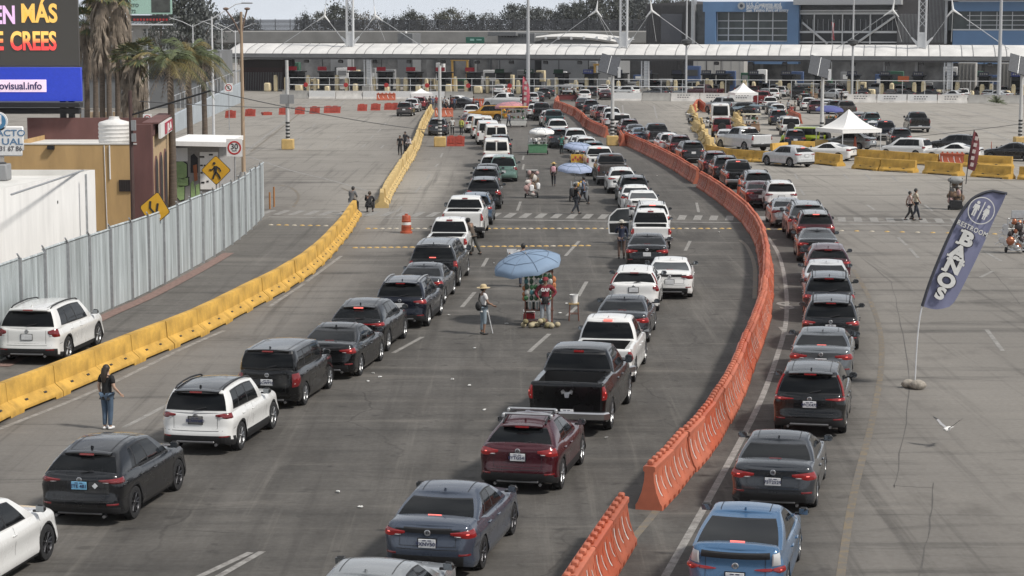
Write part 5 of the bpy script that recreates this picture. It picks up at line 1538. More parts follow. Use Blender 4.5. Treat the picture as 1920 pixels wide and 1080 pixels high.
def car_meshes(name):
    d = SPEC[name]
    bd = Body(d)
    hw, L, H = bd.hw, d['L'], d['H']
    parts = {}
    V = [0, .07, .16, .26, .36, .46, .56, .66, .75, .83, .89, .94, .975, 1.0]
    INS = {10: .0, 11: .010, 12: .034, 13: .085} if not d.get('bed') else {11: .0, 12: .012, 13: .045}
    n = len(bd.P)
    rows = []
    for k, v in enumerate(V):
        row = []
        for i in range(n):
            (x, y), nn = bd.P[i], bd.N[i]
            zl, zh = bd.zlo(y), bd.zhi(y)
            z = zl + (zh - zl) * v
            ins = bd.inset(z, nn, y) + INS.get(k, 0)
            if k >= 12: z -= (0 if k == 12 else -.004)
            row.append((max(0, x - nn[0] * ins) if i not in (0, n - 1) else 0.0, y - nn[1] * ins, z))
        rows.append(row)
    b = MB()
    nr = len(V)
    vid = {}
    vs = []
    def vert(k, i, sgn):
        if abs(rows[k][i][0]) < 1e-6: sgn = 1
        key = (k, i, sgn)
        if key not in vid:
            p = rows[k][i]
            vid[key] = len(vs)
            vs.append((p[0] * sgn, p[1], p[2]))
        return vid[key]
    fs, ms = [], []
    for k in range(nr - 1):
        for i in range(n - 1):
            za = (rows[k][i][2] + rows[k + 1][i + 1][2]) / 2
            ya = (rows[k][i][1] + rows[k][i + 1][1]) / 2
            nn = bd.N[i]
            mi = 0
            side = nn[0] ** 2 > .5
            if side and d['clad'] and za < d['clad']: mi = 1
            if side and d['clad'] and k <= 1 and any(abs(ya - c) < bd.ar + .05 for c in d['wx']): mi = 1
            if nn[1] < 0 and not side and za < d['bump'] and (d['clad'] or d.get('bed') or bd.P[i][0] < hw * .72): mi = 1
            if nn[1] > 0 and not side and za < .45: mi = 1
            if d.get('band') and nn[1] < 0 and not side and d['band'][0] < za < d['band'][1] and bd.P[i][0] < .58: mi = 1
            for sg in (1, -1):
                q = [vert(k, i, sg), vert(k, i + 1, sg), vert(k + 1, i + 1, sg), vert(k + 1, i, sg)]
                if sg < 0: q.reverse()
                fs.append(tuple(dict.fromkeys(q))); ms.append(mi)
    bed = d.get('bed')
    def cap(k, mi, crown, skip=None):
        cols = [-1, -.86, -.5, 0, .5, .86, 1]
        base = {}
        def cv(i, c):
            p = rows[k][i]
            if abs(p[0]) < 1e-6: return vert(k, i, 1)
            if cols[c] == 1: return vert(k, i, 1)
            if cols[c] == -1: return vert(k, i, -1)
            if (i, c) not in base:
                base[(i, c)] = len(vs)
                vs.append((p[0] * cols[c], p[1], p[2] + crown * (1 - cols[c] ** 2)))
            return base[(i, c)]
        for i in range(n - 1):
            ya = (rows[k][i][1] + rows[k][i + 1][1]) / 2
            for c in range(6):
                if skip and skip[0] < ya < skip[1] and 1 <= c <= 4: continue
                q = tuple(dict.fromkeys((cv(i, c), cv(i + 1, c), cv(i + 1, c + 1), cv(i, c + 1))))
                if len(q) >= 3:
                    fs.append(q); ms.append(mi)
    cap(nr - 1, 0, .03 if not bed else .012, bed)
    cap(0, 2, 0)
    good = [(f, m_) for f, m_ in zip(fs, ms) if len(f) >= 3]
    b.add(vs, [f for f, _ in good], 0, True)
    b.m = [m_ for _, m_ in good]
    if name in NEAR_SPECS:
        def seam_v(q, z0, z1, wd=.010):
            for sg in (1, -1):
                A = [bd.pt(q - wd / 2, z0 + (z1 - z0) * t / 5, .002) for t in range(6)]
                C = [bd.pt(q + wd / 2, z0 + (z1 - z0) * t / 5, .002) for t in range(6)]
                b.grid([[(p[0] * sg, p[1], p[2]) for p in A], [(p[0] * sg, p[1], p[2]) for p in C]], 1, True)
        qs0 = bd.S[13]
        g = d['g']
        for f in [w_[0] for w_ in d['wins'][1:]] + [d['wins'][-1][1] + .03]:
            yy = g[0] + (g[3] - g[0]) * f
            if any(abs(yy - c) < bd.ar for c in d['wx']): yy = max(yy, d['wx'][0] + bd.ar + .03)
            q = qs0 + (yy - bd.P[13][1])
            seam_v(q, d['gc'] + .12, bd.zhi(yy) - .03)
        if not bed:
            zt, zl = d['top'][0][1] - .04, d['bump'] + .16
            seam_v(hw * .60, zl, zt - .02)
            for sg in (1, -1):
                zc_ = d['bump'] + .10; qm = bd.S[13] + max(0, d['wx'][0] - bd.ar - .03 - bd.P[13][1])
                A = [bd.pt(qm * t / 9, zc_ + .05 * (t / 9) ** 3, .002) for t in range(10)]; C = [bd.pt(qm * t / 9, zc_ + .012 + .05 * (t / 9) ** 3, .002) for t in range(10)]
                b.grid([[(p[0] * sg, p[1], p[2]) for p in A], [(p[0] * sg, p[1], p[2]) for p in C]], 1, True)
            for sg in (1, -1):
                A = [bd.pt(hw * .60 * t / 5, zl, .002) for t in range(6)]; C = [bd.pt(hw * .60 * t / 5, zl + .010, .002) for t in range(6)]
                b.grid([[(p[0] * sg, p[1], p[2]) for p in A], [(p[0] * sg, p[1], p[2]) for p in C]], 1, True)
        else:
            seam_v(hw * .84, d['bump'] + .04, d['top'][0][1] - .03, .014)
    parts['body'] = (b, ['PAINT', TRIM, UNDER])
    if bed:
        q = MB()
        y0, y1 = bed[0], bed[1]
        xw, zt = hw * .86 - .075, d['top'][1][1] - .005
        zf = zt - .52
        xw2 = xw
        q.add([(-xw2, y0, zf), (xw2, y0, zf), (xw2, y1, zf), (-xw2, y1, zf)], [(0, 1, 2, 3)], 0, False)
        xo = hw * .86 - .04
        for (a, c) in (((-xo, y0), (xo, y0)), ((-xo, y1), (xo, y1)), ((-xo, y0), (-xo, y1)), ((xo, y0), (xo, y1))):
            q.add([(a[0], a[1], zf), (c[0], c[1], zf), (c[0], c[1], zt), (a[0], a[1], zt)], [(0, 1, 2, 3)], 0, False)
        for i in range(9): q.box((-xw + .12 + i * (2 * xw - .24) / 8, (y0 + y1) / 2, zf + .012), (.06, y1 - y0 - .04, .02), 0)
        parts['bed_liner'] = (q, [TRIM])
    g = d['g']
    y0b, y0r, y1r, y1b = g
    hb = hw * d['bw'] / .9 if False else hw - .085
    hb = min(hb, hw - .075)
    hr = d['rw']
    mg = d.get('rw_margin', .07)
    W_ = [0, .10, .15, .33, .5, .68, .86, .91, .97]
    def ring_half():
        pts = []                                   # (belt (x,y), roof (x,y), kind, winidx)
        xwb, xwr = hb - mg, hr - mg * .75
        cols = [0, .06, .33, .66, 1] if d.get('split') else [0, .33, .66, 1]
        for c in cols:
            xb, xr = xwb * c, xwr * c
            pts.append(((xb, y0b + .07 * (xb / hb) ** 2), (xr, y0r + .05 * (xr / hr) ** 2), 'R'))
        for a in (25, 55, 90):
            s_, c_ = math.sin(R(a)), 1 - math.cos(R(a))
            rb = (hb - xwb, .16); rr = (hr - xwr, .14)
            yb_, yr_ = y0b + .07 * (xwb / hb) ** 2, y0r + .05 * (xwr / hr) ** 2
            pts.append(((xwb + rb[0] * s_, yb_ + rb[1] * c_), (xwr + rr[0] * s_, yr_ + rr[1] * c_), 'C'))
        ys_b, ys_r = pts[-1][0][1], pts[-1][1][1]
        ye_b, ye_r = y1b - .42, y1r - .10
        fr = sorted(set([f for w_ in d['wins'] for f in w_] + [.35, .7]))
        for f in fr:
            pts.append(((hb, ys_b + (ye_b - ys_b) * f), (hr, ys_r + (ye_r - ys_r) * f), 'S'))
        pts.append(((hb - .002, ye_b), (hr - .004, ye_r), 'S'))
        for t in (.5, 1.0):
            pts.append(((hb - .07 * t, ye_b + .12 * t), (hr - .06 * t, ye_r + .05 * t), 'A'))
        xfb, xfr = hb - .07, hr - .06
        yfb, yfr = ye_b + .12, ye_r + .05
        for c in (.75, .45, 0):
            pts.append(((xfb * c, y1b - (y1b - yfb) * c ** 2), (xfr * c, y1r - (y1r - yfr) * c ** 2), 'F'))
        return pts, (ys_b, ye_b)
    ring, (ysb, yeb) = ring_half()
    m_ = len(ring)
    def gp(i, w_):
        (xb, yb), (xr, yr), k_ = ring[i]
        zb_ = bd.zhi(yb) - (.06 if not d.get('bed') else .02)
        tt = (yr - y0r) / max(.01, y1r - y0r)
        zr_ = H - .045 + ss(d['zr'], tt)
        bulge = .035 * math.sin(PI * w_)
        x = xb + (xr - xb) * w_
        y = yb + (yr - yb) * w_
        ln = math.hypot(xb / hb, (yb - (y0b + y1b) / 2) / ((y1b - y0b) / 2)) or 1
        x += bulge * (1 if k_ in 'SCA' else xb / hb) * (1 if xb > .01 else 0)
        y += bulge * (-1.0 if k_ == 'R' else (1.2 if k_ == 'F' else 0))
        return (x, y, zb_ + (zr_ - zb_) * w_)
    G_ = [[gp(i, w_) for i in range(m_)] for w_ in W_]
    edge = [gp(i, 1.0) for i in range(m_)]
    cx = (y0r + y1r) / 2
    top1 = []
    for (x, y, z) in edge:
        top1.append((x * (1 - .055 / max(hr, .3)), y + (.05 if y < cx else -.05) * min(1, abs(y - cx) / (cx - y0r) * 1.0) ** 4, z + .022))
    top1[0] = (0, top1[0][1], top1[0][2]); top1[-1] = (0, top1[-1][1], top1[-1][2])
    GR = G_ + [edge, top1]
    wins = d['wins']
    surf = {'green': MB()}
    def kind_of(i):
        k_ = ring[i][2]; k2 = ring[i + 1][2]
        if k_ == 'R' and k2 == 'R':
            if d.get('split') and i == 0: return None
            return 'rear_window'
        if k_ in 'AF' and k2 == 'F': return 'windshield'
        if (k_ == 'S' and k2 == 'S') or (k_ == 'C' and k2 == 'S'):
            f = ((ring[i][0][1] + ring[i + 1][0][1]) / 2 - ysb) / (yeb - ysb)
            for j, (a, c) in enumerate(wins):
                if a <= f <= c: return 'side_window%d' % j
            for (a, c), (a2, c2) in zip(wins, wins[1:]):
                if c < f < a2 and a2 - c < .05: return 'pillar'
        return None
    nlev = len(GR)
    faces = {}
    for k in range(nlev - 1):
        for i in range(m_ - 1):
            kd = kind_of(i)
            band = W_[k] if k < len(W_) else 1
            mid_ = k < len(W_) - 1 and W_[k] >= .149 and W_[k + 1] <= .861
            seal = k < len(W_) - 1 and ((W_[k] >= .099 and W_[k + 1] <= .151) or (W_[k] >= .859 and W_[k + 1] <= .911))
            tgt, mi = 'body2', 0
            if kd == 'pillar' and (mid_ or seal): mi = 1
            elif kd and kd != 'pillar' and seal: mi = 1
            elif kd and kd != 'pillar' and mid_: tgt = kd
            elif d.get('blackroof') and k >= len(W_) - 1: mi = 3
            for sg in (1, -1):
                if tgt.startswith('side'): key = tgt + ('R' if sg > 0 else 'L')
                else: key = tgt
                P = [GR[k][i], GR[k][i + 1], GR[k + 1][i + 1], GR[k + 1][i]]
                P = [(p[0] * sg, p[1], p[2]) for p in P]
                if sg < 0: P.reverse()
                faces.setdefault(key, MB()).add(P, [(0, 1, 2, 3)], mi, True)
    roofm = MB()
    for i in range(m_ - 1):
        for c0, c1 in zip((-1, -.66, -.33, 0, .33, .66), (-.66, -.33, 0, .33, .66, 1)):
            def rp(p, c): return (p[0] * c, p[1], p[2] + .035 * (1 - c * c))
            P = [rp(top1[i], c0), rp(top1[i + 1], c0), rp(top1[i + 1], c1), rp(top1[i], c1)]
            roofm.add(P, [(0, 1, 2, 3)], 0, True)
    cab = faces.pop('body2')
    roofedge = MB()
    cab_faces = MB()
    parts['cabin'] = (cab, ['PAINT', TRIM, UNDER])
    if d['H'] < 1.9:
        for sg in (1, -1):
            A, C2 = [], []
            for i in range(m_):
                p = top1[i]
                if not (y0r + .12 < p[1] < y1r - .08): continue
                for c, L_ in ((.80, A), (.825, C2)): L_.append((p[0] * c * sg, p[1], p[2] + .035 * (1 - c * c) + .004))
            if len(A) > 1: roofm.grid([A, C2], 1, True)
    parts['roof'] = (roofm, ['ROOF', TRIM])
    for k_, mb in faces.items():
        nm = 'side_window' if k_.startswith('side') else k_
        parts[k_] = (mb, [GLASS])
    lit = MB(); core = MB()
    def patch(mb, q0, q1, z0, z1, off, sg, mi=0, nq=8, nz=4, slant=0.0):
        rowsp = []
        for a in range(nz + 1):
            r_ = []
            for c in range(nq + 1):
                t = c / nq
                tp = 1 if nq < 8 or z1 - z0 > q1 - q0 else min(1, .30 + 1.5 * t)
                z = (z0 + z1) / 2 + (z1 - z0) * (a / nz - .5) * tp + (z1 - z0) * .22 * (1 - tp)
                q = q0 + (q1 - q0) * t
                zz_ = z + slant * (t - .5)
                e = .0 if (a in (0, nz) or c in (0, nq)) else off
                p = bd.pt(q, zz_, e + .003)
                r_.append((p[0] * sg, p[1], p[2]))
            if sg < 0: r_.reverse()
            rowsp.append(r_)
        mb.grid(rowsp, mi, True)
    for sg, nm in ((1, 'R'), (-1, 'L')):
        mb = MB()
        for lt in d['lights']:
            q0, q1, z0, z1 = lt[:4]
            patch(mb, q0, q1, z0, z1, .022, sg, lt[4] if len(lt) > 4 else 0, 10, 4, .02)
            if len(lt) > 4 or q0 < .5 and len(d['lights']) > 1: continue
            qa, qb = q0 + (q1 - q0) * .42, q0 + (q1 - q0) * .64
            za, zb2 = z0 + (z1 - z0) * .42, z0 + (z1 - z0) * .66
            patch(mb, qa, qb, za, zb2, .030, sg, 1, 3, 3)
            if len(d['lights']) == 1 and z1 - z0 > .1:
                patch(mb, q0 + (q1 - q0) * .12, q0 + (q1 - q0) * .36, z0 + (z1 - z0) * .15, z0 + (z1 - z0) * .34, .030, sg, 2, 3, 2)
        if name in ('suv_crv', 'estate'):
            pts = []
            for w_ in (0.02, .2, .4, .6, .8, .9):
                (xb, yb, zb3) = gp(6 if d.get('split') else 5, w_)
                pts.append((xb * sg, yb - .012, zb3))
            mb.tube(pts, .035, 6, 0)
        parts['tail_light' + nm] = (mb, ['LAMP', 'CORE', LAMP_CLEAR])
        if d['clad'] or d['L'] > 4.6:
            rb = MB(); patch(rb, .60 if hw > .7 else .5, .86, .46, .50, .010, sg, 0, 4, 2)
            parts['reflector' + nm] = (rb, [LAMP_OFF])
    b3 = MB()
    e0 = gp(0, 1.0); e9 = gp(0, .9)
    if d['brake'] == 'shelf':
        p = gp(0, .2); b3.box((0, p[1] - .028, p[2] + .02), (.26, .03, .035), 0)
    elif d['brake'] == 'roof':
        b3.box((0, e0[1] - .015, e0[2] + .005), (.26, .05, .05), 0)
    else:
        b3.box((0, e0[1] - d['spoiler'] - .012, e0[2] + .004), (.30, .03, .034), 0)
    parts['brake_light'] = (b3, ['CORE3'])
    if d['spoiler']:
        sp = MB()
        xs = hr - .10
        cs_ = [-1, -.75, -.5, -.25, 0, .25, .5, .75, 1]
        sl_ = d['spoiler']
        sp.grid([[(c * xs, e0[1] + dy + (.05 * c * c if dy < 0 else 0), e0[2] + dz + k_ * (1 - c * c)) for c in cs_] for dy, dz, k_ in ((.07, .026, .035), (-sl_ * .6, .022, .032), (-sl_, .008, .028), (-sl_, -.022, .024), (.0, -.045, .02))])
        parts['spoiler'] = (sp, ['ROOF'])
    pz = d['plate']
    yr = bd.pt(0, pz)[1]
    q = MB(); q.box((0, yr - .018, pz), (.33, .02, .165), 0, None, .006); q.box((0, yr - .007, pz), (.37, .014, .20), 1)
    parts['license_plate'] = (q, [PLATE, TRIM])
    bz = min(d['top'][0][1] - .09, pz + .19)
    q = MB(); yb = bd.pt(0, bz)[1]
    q.lathe([(.028, -.006), (.05, -.008), (.062, .0), (.05, .004)], 14, 0, 'y', (0, yb - .006, bz)); q.box((0, yb - .008, bz), (.015, .012, .08), 0)
    parts['badge'] = (q, [CHROME])
    q = MB()
    p0, p1 = gp(0, .17), gp(1 if not d.get('split') else 2, .24)
    if not bed and d['H'] > 1.5 and not d.get('split'):
        q.tube([(0, p0[1] - .03, p0[2] + .0), (p1[0] * 1.1, p1[1] - .035, p1[2] + .02)], .014, 5)
        parts['wiper'] = (q, [BLACKM])
    for sg, nm in ((1, 'R'), (-1, 'L')):
        for j, f in enumerate([w_[0] for w_ in d['wins'][-2:]]):
            yy = ysb + (yeb - ysb) * f + .12
            qq = bd.S[13] + (yy - bd.P[13][1])
            p = bd.pt(qq, bd.zhi(yy) - .17, .012)
            q = MB(); q.box((p[0] * sg, yy, p[2]), (.035, .19, .032), 0, None, .012)
            parts['door_handle%d%s' % (j, nm)] = (q, ['PAINT' if d['clad'] == 0 or True else TRIM])
        p = gp(m_ - 5, .12)
        q = MB()
        mx_, my_, mz_ = (hb + .13) * sg, yeb + .02, bd.zhi(yeb) + .10
        q.box((mx_, my_, mz_), (.20, .12, .145 if d['H'] < 1.8 else .22), 0, Matrix.Rotation(R(-8 * sg), 3, 'Z'), .045)
        q.box(((hb + .02) * sg, my_ + .03, mz_ - .06), (.12, .06, .04), 1)
        q.box((mx_, my_ - .058, mz_), (.165, .012, .11 if d['H'] < 1.8 else .18), 2, Matrix.Rotation(R(-8 * sg), 3, 'Z'))
        parts['wing_mirror' + nm] = (q, ['MIRROR', TRIM, mat('mirror_glass', (.25, .27, .29), .05, .9)])
        if d['rails']:
            q = MB()
            pts = []
            for t in (.04, .10, .3, .55, .8, .90, .96):
                i0 = t
                yy = y0r + (y1r - y0r) * t
                z = H - .045 + ss(d['zr'], t) + (.02 if t in (.04, .96) else .06)
                pts.append(((hr - .055 - (0 if t > .1 else .01)) * sg, yy, z))
            q.tube(pts, .022, 6)
            parts['roof_rail' + nm] = (q, ['RAIL'])
    if d.get('rack'):
        for j, t in enumerate((.25, .62)):
            yy = y0r + (y1r - y0r) * t
            z = H + ss(d['zr'], t) + .07
            q = MB(); q.tube([(-hr, yy, z), (hr, yy, z)], .03, 6)
            for sg in (1, -1): q.box((hr * sg, yy, z - .04), (.07, .12, .10), 0, None, .02)
            parts['crossbar%d' % j] = (q, [STEEL])
    if d['H'] < 1.95:
        yy = y0r + (.22 if d['spoiler'] else .16)
        z = H + ss(d['zr'], .12) - .02
        q = MB(); q.prism([(-.018, yy - .07, z), (-.006, yy - .075, z + .075), (-.006, yy - .03, z + .06), (-.018, yy + .10, z)], (.03, 0, 0))
        parts['antenna'] = (q, ['ROOF'])
    if d.get('chrome'):
        q = MB()
        zb3 = d['bump'] - .08
        A = []
        for z, off in ((zb3 - .11, .05), (zb3 - .09, .11), (zb3 + .05, .12), (zb3 + .085, .09), (zb3 + .085, .01)):
            A.append([(bd.pt(min(bd.S[13], abs(u) * bd.S[12]), z, off)[0] * (1 if u >= 0 else -1), bd.pt(abs(u) * bd.S[12], z, off)[1], z) for u in [k2 / 10 for k2 in range(-10, 11)]])
        q.grid(A, 0, True)
        parts['bumper'] = (q, ['BUMP'])
    else:
        q = MB()
        z0, z1 = max(.22, d['bump'] - .20), max(.30, d['bump'] - .12)
        xs = hw * .52
        yy = bd.pt(0, z0)[1]
        q.box((0, yy - .015, (z0 + z1) / 2), (2 * xs, .05, .05), 0, None, .015)
        for sg in (1, -1): q.cyl((sg * hw * .56, yy + .1, z0 - .02), (sg * hw * .56, yy - .03, z0 - .02), .035, n=8)
        parts['bumper_trim'] = (q, [mat('satin_grey', (.16, .16, .165), .35, .5)])
    if d.get('spare'):
        q = MB(); q.lathe([(.0, -.27), (.2, -.27), (.34, -.27), (.39, -.2), (.39, -.1), (.3, -.03)], 20, 0, 'y', (0, 0, .98)); parts['spare_wheel'] = (q, [TYRE])
    r_ = d['wr']
    ty = MB()
    prof = [(r_ * .66, -.095), (r_ * .80, -.108), (r_ * .95, -.10), (r_ * .995, -.075), (r_, 0), (r_ * .995, .075), (r_ * .95, .10), (r_ * .80, .108), (r_ * .66, .095)]
    ty.lathe(prof, 26, 0, 'x')
    rim = MB()
    rim.lathe([(r_ * .67, .095), (r_ * .64, .098), (r_ * .60, .075), (r_ * .57, -.0)], 24, 0, 'x')
    rim.lathe([(r_ * .60, .01), (.0, .01)], 24, 1, 'x')
    rim.lathe([(r_ * .15, .085), (r_ * .13, .095), (0, .095)], 12, 0, 'x')
    for j in range(5):
        for e in (-.13, .13):
            a = 2 * PI * j / 5 + e
            a2 = 2 * PI * j / 5 + e * 1.9
            p0 = Vector((.07, math.cos(a) * r_ * .12, math.sin(a) * r_ * .12)); p1 = Vector((.085, math.cos(a2) * r_ * .61, math.sin(a2) * r_ * .61))
            rim.tube([p0, p1], [.022, .018], 5, 0)
    WH = (ty, rim, r_)
    return parts, WH, bd
NEAR_SPECS = {'sedan', 'sedan_low', 'liftback', 'suv', 'suv_sleek', 'suv_square', 'suv_big', 'crossover', 'boxy', 'pickup', 'suv_crv'}
spec('suv_crv', 'suv', L=4.69, W=1.86, H=1.69, lights=[(.40, 1.10, .93, 1.01)], clad=.32, bump=.50, plate=.84, rails=0)
spec('estate', 'suv_sleek', lights=[(.70, 1.05, .80, 1.02)], clad=0)
_CM = {}
def cm(name):
    if name not in _CM:
        parts, WH, bd = car_meshes(name)
        mm = {}
        for k, (mb, mats) in parts.items():
            base = 'side_window' if k.startswith('side_window') else k.rstrip('RL0123456789') if k not in ('body', 'cabin', 'roof') else k
            real = [x if not isinstance(x, str) else TRIM for x in mats]
            mm[k] = (base, mb.mesh(base, real, 32), mats)
        ty = WH[0].mesh('wheel', [TYRE], 40)
        rm = WH[1].mesh('rim', [ALLOY, TRIM], 40)
        far = MB(); keys = ['PAINT', TRIM, UNDER, 'GL', 'LAMP', TYRE, 'CORE', PLATE, 'ALLOY']
        for k, (mb, mats) in parts.items():
            if k.startswith(('door_handle', 'wiper', 'badge', 'antenna', 'reflector', 'crossbar')): continue
            mp_ = []
            for x in mats:
                if isinstance(x, str) and x in ('PAINT', 'ROOF', 'MIRROR', 'BUMP'): mp_.append(0)
                elif x == 'LAMP': mp_.append(4)
                elif x == 'CORE': mp_.append(6)
                elif x == 'CORE3': mp_.append(4)
                elif x == 'RAIL': mp_.append(1)
                elif x is GLASS: mp_.append(3)
                elif x is PLATE: mp_.append(7)
                elif x is UNDER: mp_.append(2)
                elif x is TYRE: mp_.append(5)
                else: mp_.append(1)
            far.join(mb, mp_)
        d = SPEC[name]
        for y in d['wx']:
            for sg in (1, -1):
                Mx = Matrix.Translation((sg * (d['W'] / 2 - .135), y, d['wr'])) @ (Matrix.Rotation(PI, 4, 'Z') if sg < 0 else Matrix())
                far.join(WH[0], [5], Mx); far.join(WH[1], [8, 1], Mx)
        _CM[name] = (mm, ty, rm, bd, far.mesh('car', [TRIM, TRIM, UNDER, GLASS, LAMP_ON, TYRE, LAMP_HOT, PLATE, ALLOY], 32), keys)
    return _CM[name]
LAMP_DIM = mat('tail_lamp_core', (.30, .05, .05), .2, coat=.6)
def _slot(o, i, m_):
    s_ = o.material_slots[i]
    s_.link = 'OBJECT'
    s_.material = m_
CARNAME = {'sedan': 'sedan', 'sedan_low': 'sedan', 'coupe': 'coupe', 'liftback': 'hatchback', 'suv': 'suv', 'suv_sleek': 'suv', 'suv_square': 'suv', 'suv_big': 'suv', 'suv_crv': 'suv', 'estate': 'suv', 'crossover': 'crossover', 'hatch': 'hatchback', 'boxy': 'boxy_car', 'minivan': 'minivan', 'van': 'van', 'van_tall': 'van', 'jeep': 'off_roader', 'pickup': 'pickup_truck', 'pickup_small': 'pickup_truck', 'canopy_pickup': 'pickup_truck'}
CATS = {'suv': 'suv', 'boxy_car': 'car', 'off_roader': 'off-roader', 'pickup_truck': 'pickup', 'crossover': 'crossover'}
CNT = [0]
def place_car(kind, hexv, anchor, ang, label, group, lit=True, roof=None, plate=None, lod=0, black_mirror=True, dark_rim=False, rail=None, bump=None, clear=False, plate_col=None, no_body_mirror=False, badge=None):
    """anchor: ('c'|'rr'|'rl'|'fr', px, py) ground contact of rear axle centre / right rear wheel / left rear wheel / front right wheel"""
    CNT[0] += 1
    d = SPEC[kind]
    mm, ty, rm, bd, far, keys = cm(kind)
    fwd = Vector((math.sin(ang), math.cos(ang), 0)); rt = Vector((math.cos(ang), -math.sin(ang), 0))
    if isinstance(anchor, Vector):
        org = anchor.copy()
    else:
        wm, px, py = anchor
        g_ = G(px, py)
        hw = d['W'] / 2 - .06
        oy = d['wx'][1] if wm[0] == 'f' else d['wx'][0]
        ox = {'c': 0, 'rr': hw, 'rl': -hw, 'fr': hw, 'fl': -hw}[wm]
        if wm == 'b': oy, ox = 0, 0
        org = g_ - fwd * oy - rt * ox
    P = paint(hexv, 0.0 if hexv.lower() in WHITES else .35, .34)
    nm = CARNAME[kind]
    cat = CATS.get(nm, nm.replace('_', ' '))
    RP = paint(roof) if roof else P
    onm, cr = (LAMP_ON, LAMP_HOT) if lit else (LAMP_OFF, LAMP_DIM)
    role = {'PAINT': P, 'ROOF': RP, 'MIRROR': TRIM if black_mirror else P, 'BUMP': CHROME if bump is None else bump, 'LAMP': onm, 'CORE': cr, 'CORE3': cr if lit and CNT[0] % 3 == 0 else (LAMP_DIM if not lit else LAMP_ON), 'RAIL': STEEL if rail else TRIM}
    if lod >= 2:
        o = link(nm, far, None, org, -ang)
        for i, k in enumerate(keys):
            if k == 'PAINT': _slot(o, i, P)
            elif k == 'LAMP': _slot(o, i, onm)
            elif k == 'CORE': _slot(o, i, cr)
            elif k == 'GL' and clear: _slot(o, i, GLASS_LIGHT)
        tag(o, label, cat, group)
        return o
    t_ = thing(nm, label, cat, org, -ang, group)
    for k, (base, me, mats) in mm.items():
        if lod == 1 and base in ('wiper', 'reflector', 'badge', 'door_handle'): continue
        o = link(base, me, t_)
        for i, x in enumerate(mats):
            if isinstance(x, str): _slot(o, i, role[x])
            elif x is GLASS and clear: _slot(o, i, GLASS_LIGHT)
            elif x is PLATE and plate_col: _slot(o, i, plate_col)
        if base == 'license_plate' and plate and lod == 0:
            tb = text_mb(plate, .098, .002, .003, 1.05)
            pz = d['plate']
            yr = bd.pt(0, pz)[1]
            q = MB(); q.join(tb, None, UPRIGHT((0, yr - .030, pz - .012)))
            for dx in (-.05, .05): q.box((dx, yr - .029, pz + .058), (.07, .004, .018))
            q.build('plate_number', PLATE_INK, o)
    for j, y in enumerate(d['wx']):
        for sg in (1, -1):
            wo = link('wheel', ty, t_, (sg * (d['W'] / 2 - .135), y, d['wr']), 0 if sg > 0 else PI)
            ro = link('rim', rm, wo)
            if dark_rim: _slot(ro, 0, DARKALLOY)
    return t_
WHITES = {'d8d8d6', 'e2e2e0', 'cfd0cf', 'dcdad4', 'b8babb'}
C_ = dict(white='d8d8d6', cream='dcdad4', black='060607', coal='151619', grey='33363b', silver='8d9092', pale='b8babb', blue='46698c', navy='0e1322', slate='434b59', red='7c1218', wine='43101a', teal='1d3f40', green='6d8a80', lime='a7b81f', yellow='b9841c', bluegrey='465a6e', brown='4a4440', steel='63676b')
CN = dict(white='white', cream='cream white', black='black', coal='dark charcoal', grey='dark grey', silver='silver', pale='pale silver', blue='bright blue', navy='navy blue', slate='slate blue-grey', red='red', wine='dark red', teal='dark teal', green='grey-green', lime='lime green', yellow='yellow', bluegrey='blue-grey', brown='brown-grey', steel='steel grey')
KN = {k: v.replace('_', ' ') for k, v in CARNAME.items()}
KN.update(suv='SUV', suv_sleek='SUV', suv_square='SUV', suv_big='large SUV', suv_crv='SUV', estate='wagon-like SUV', jeep='off-roader', pickup='pickup', pickup_small='small pickup', canopy_pickup='capped pickup', coupe='coupe', boxy='boxy car')
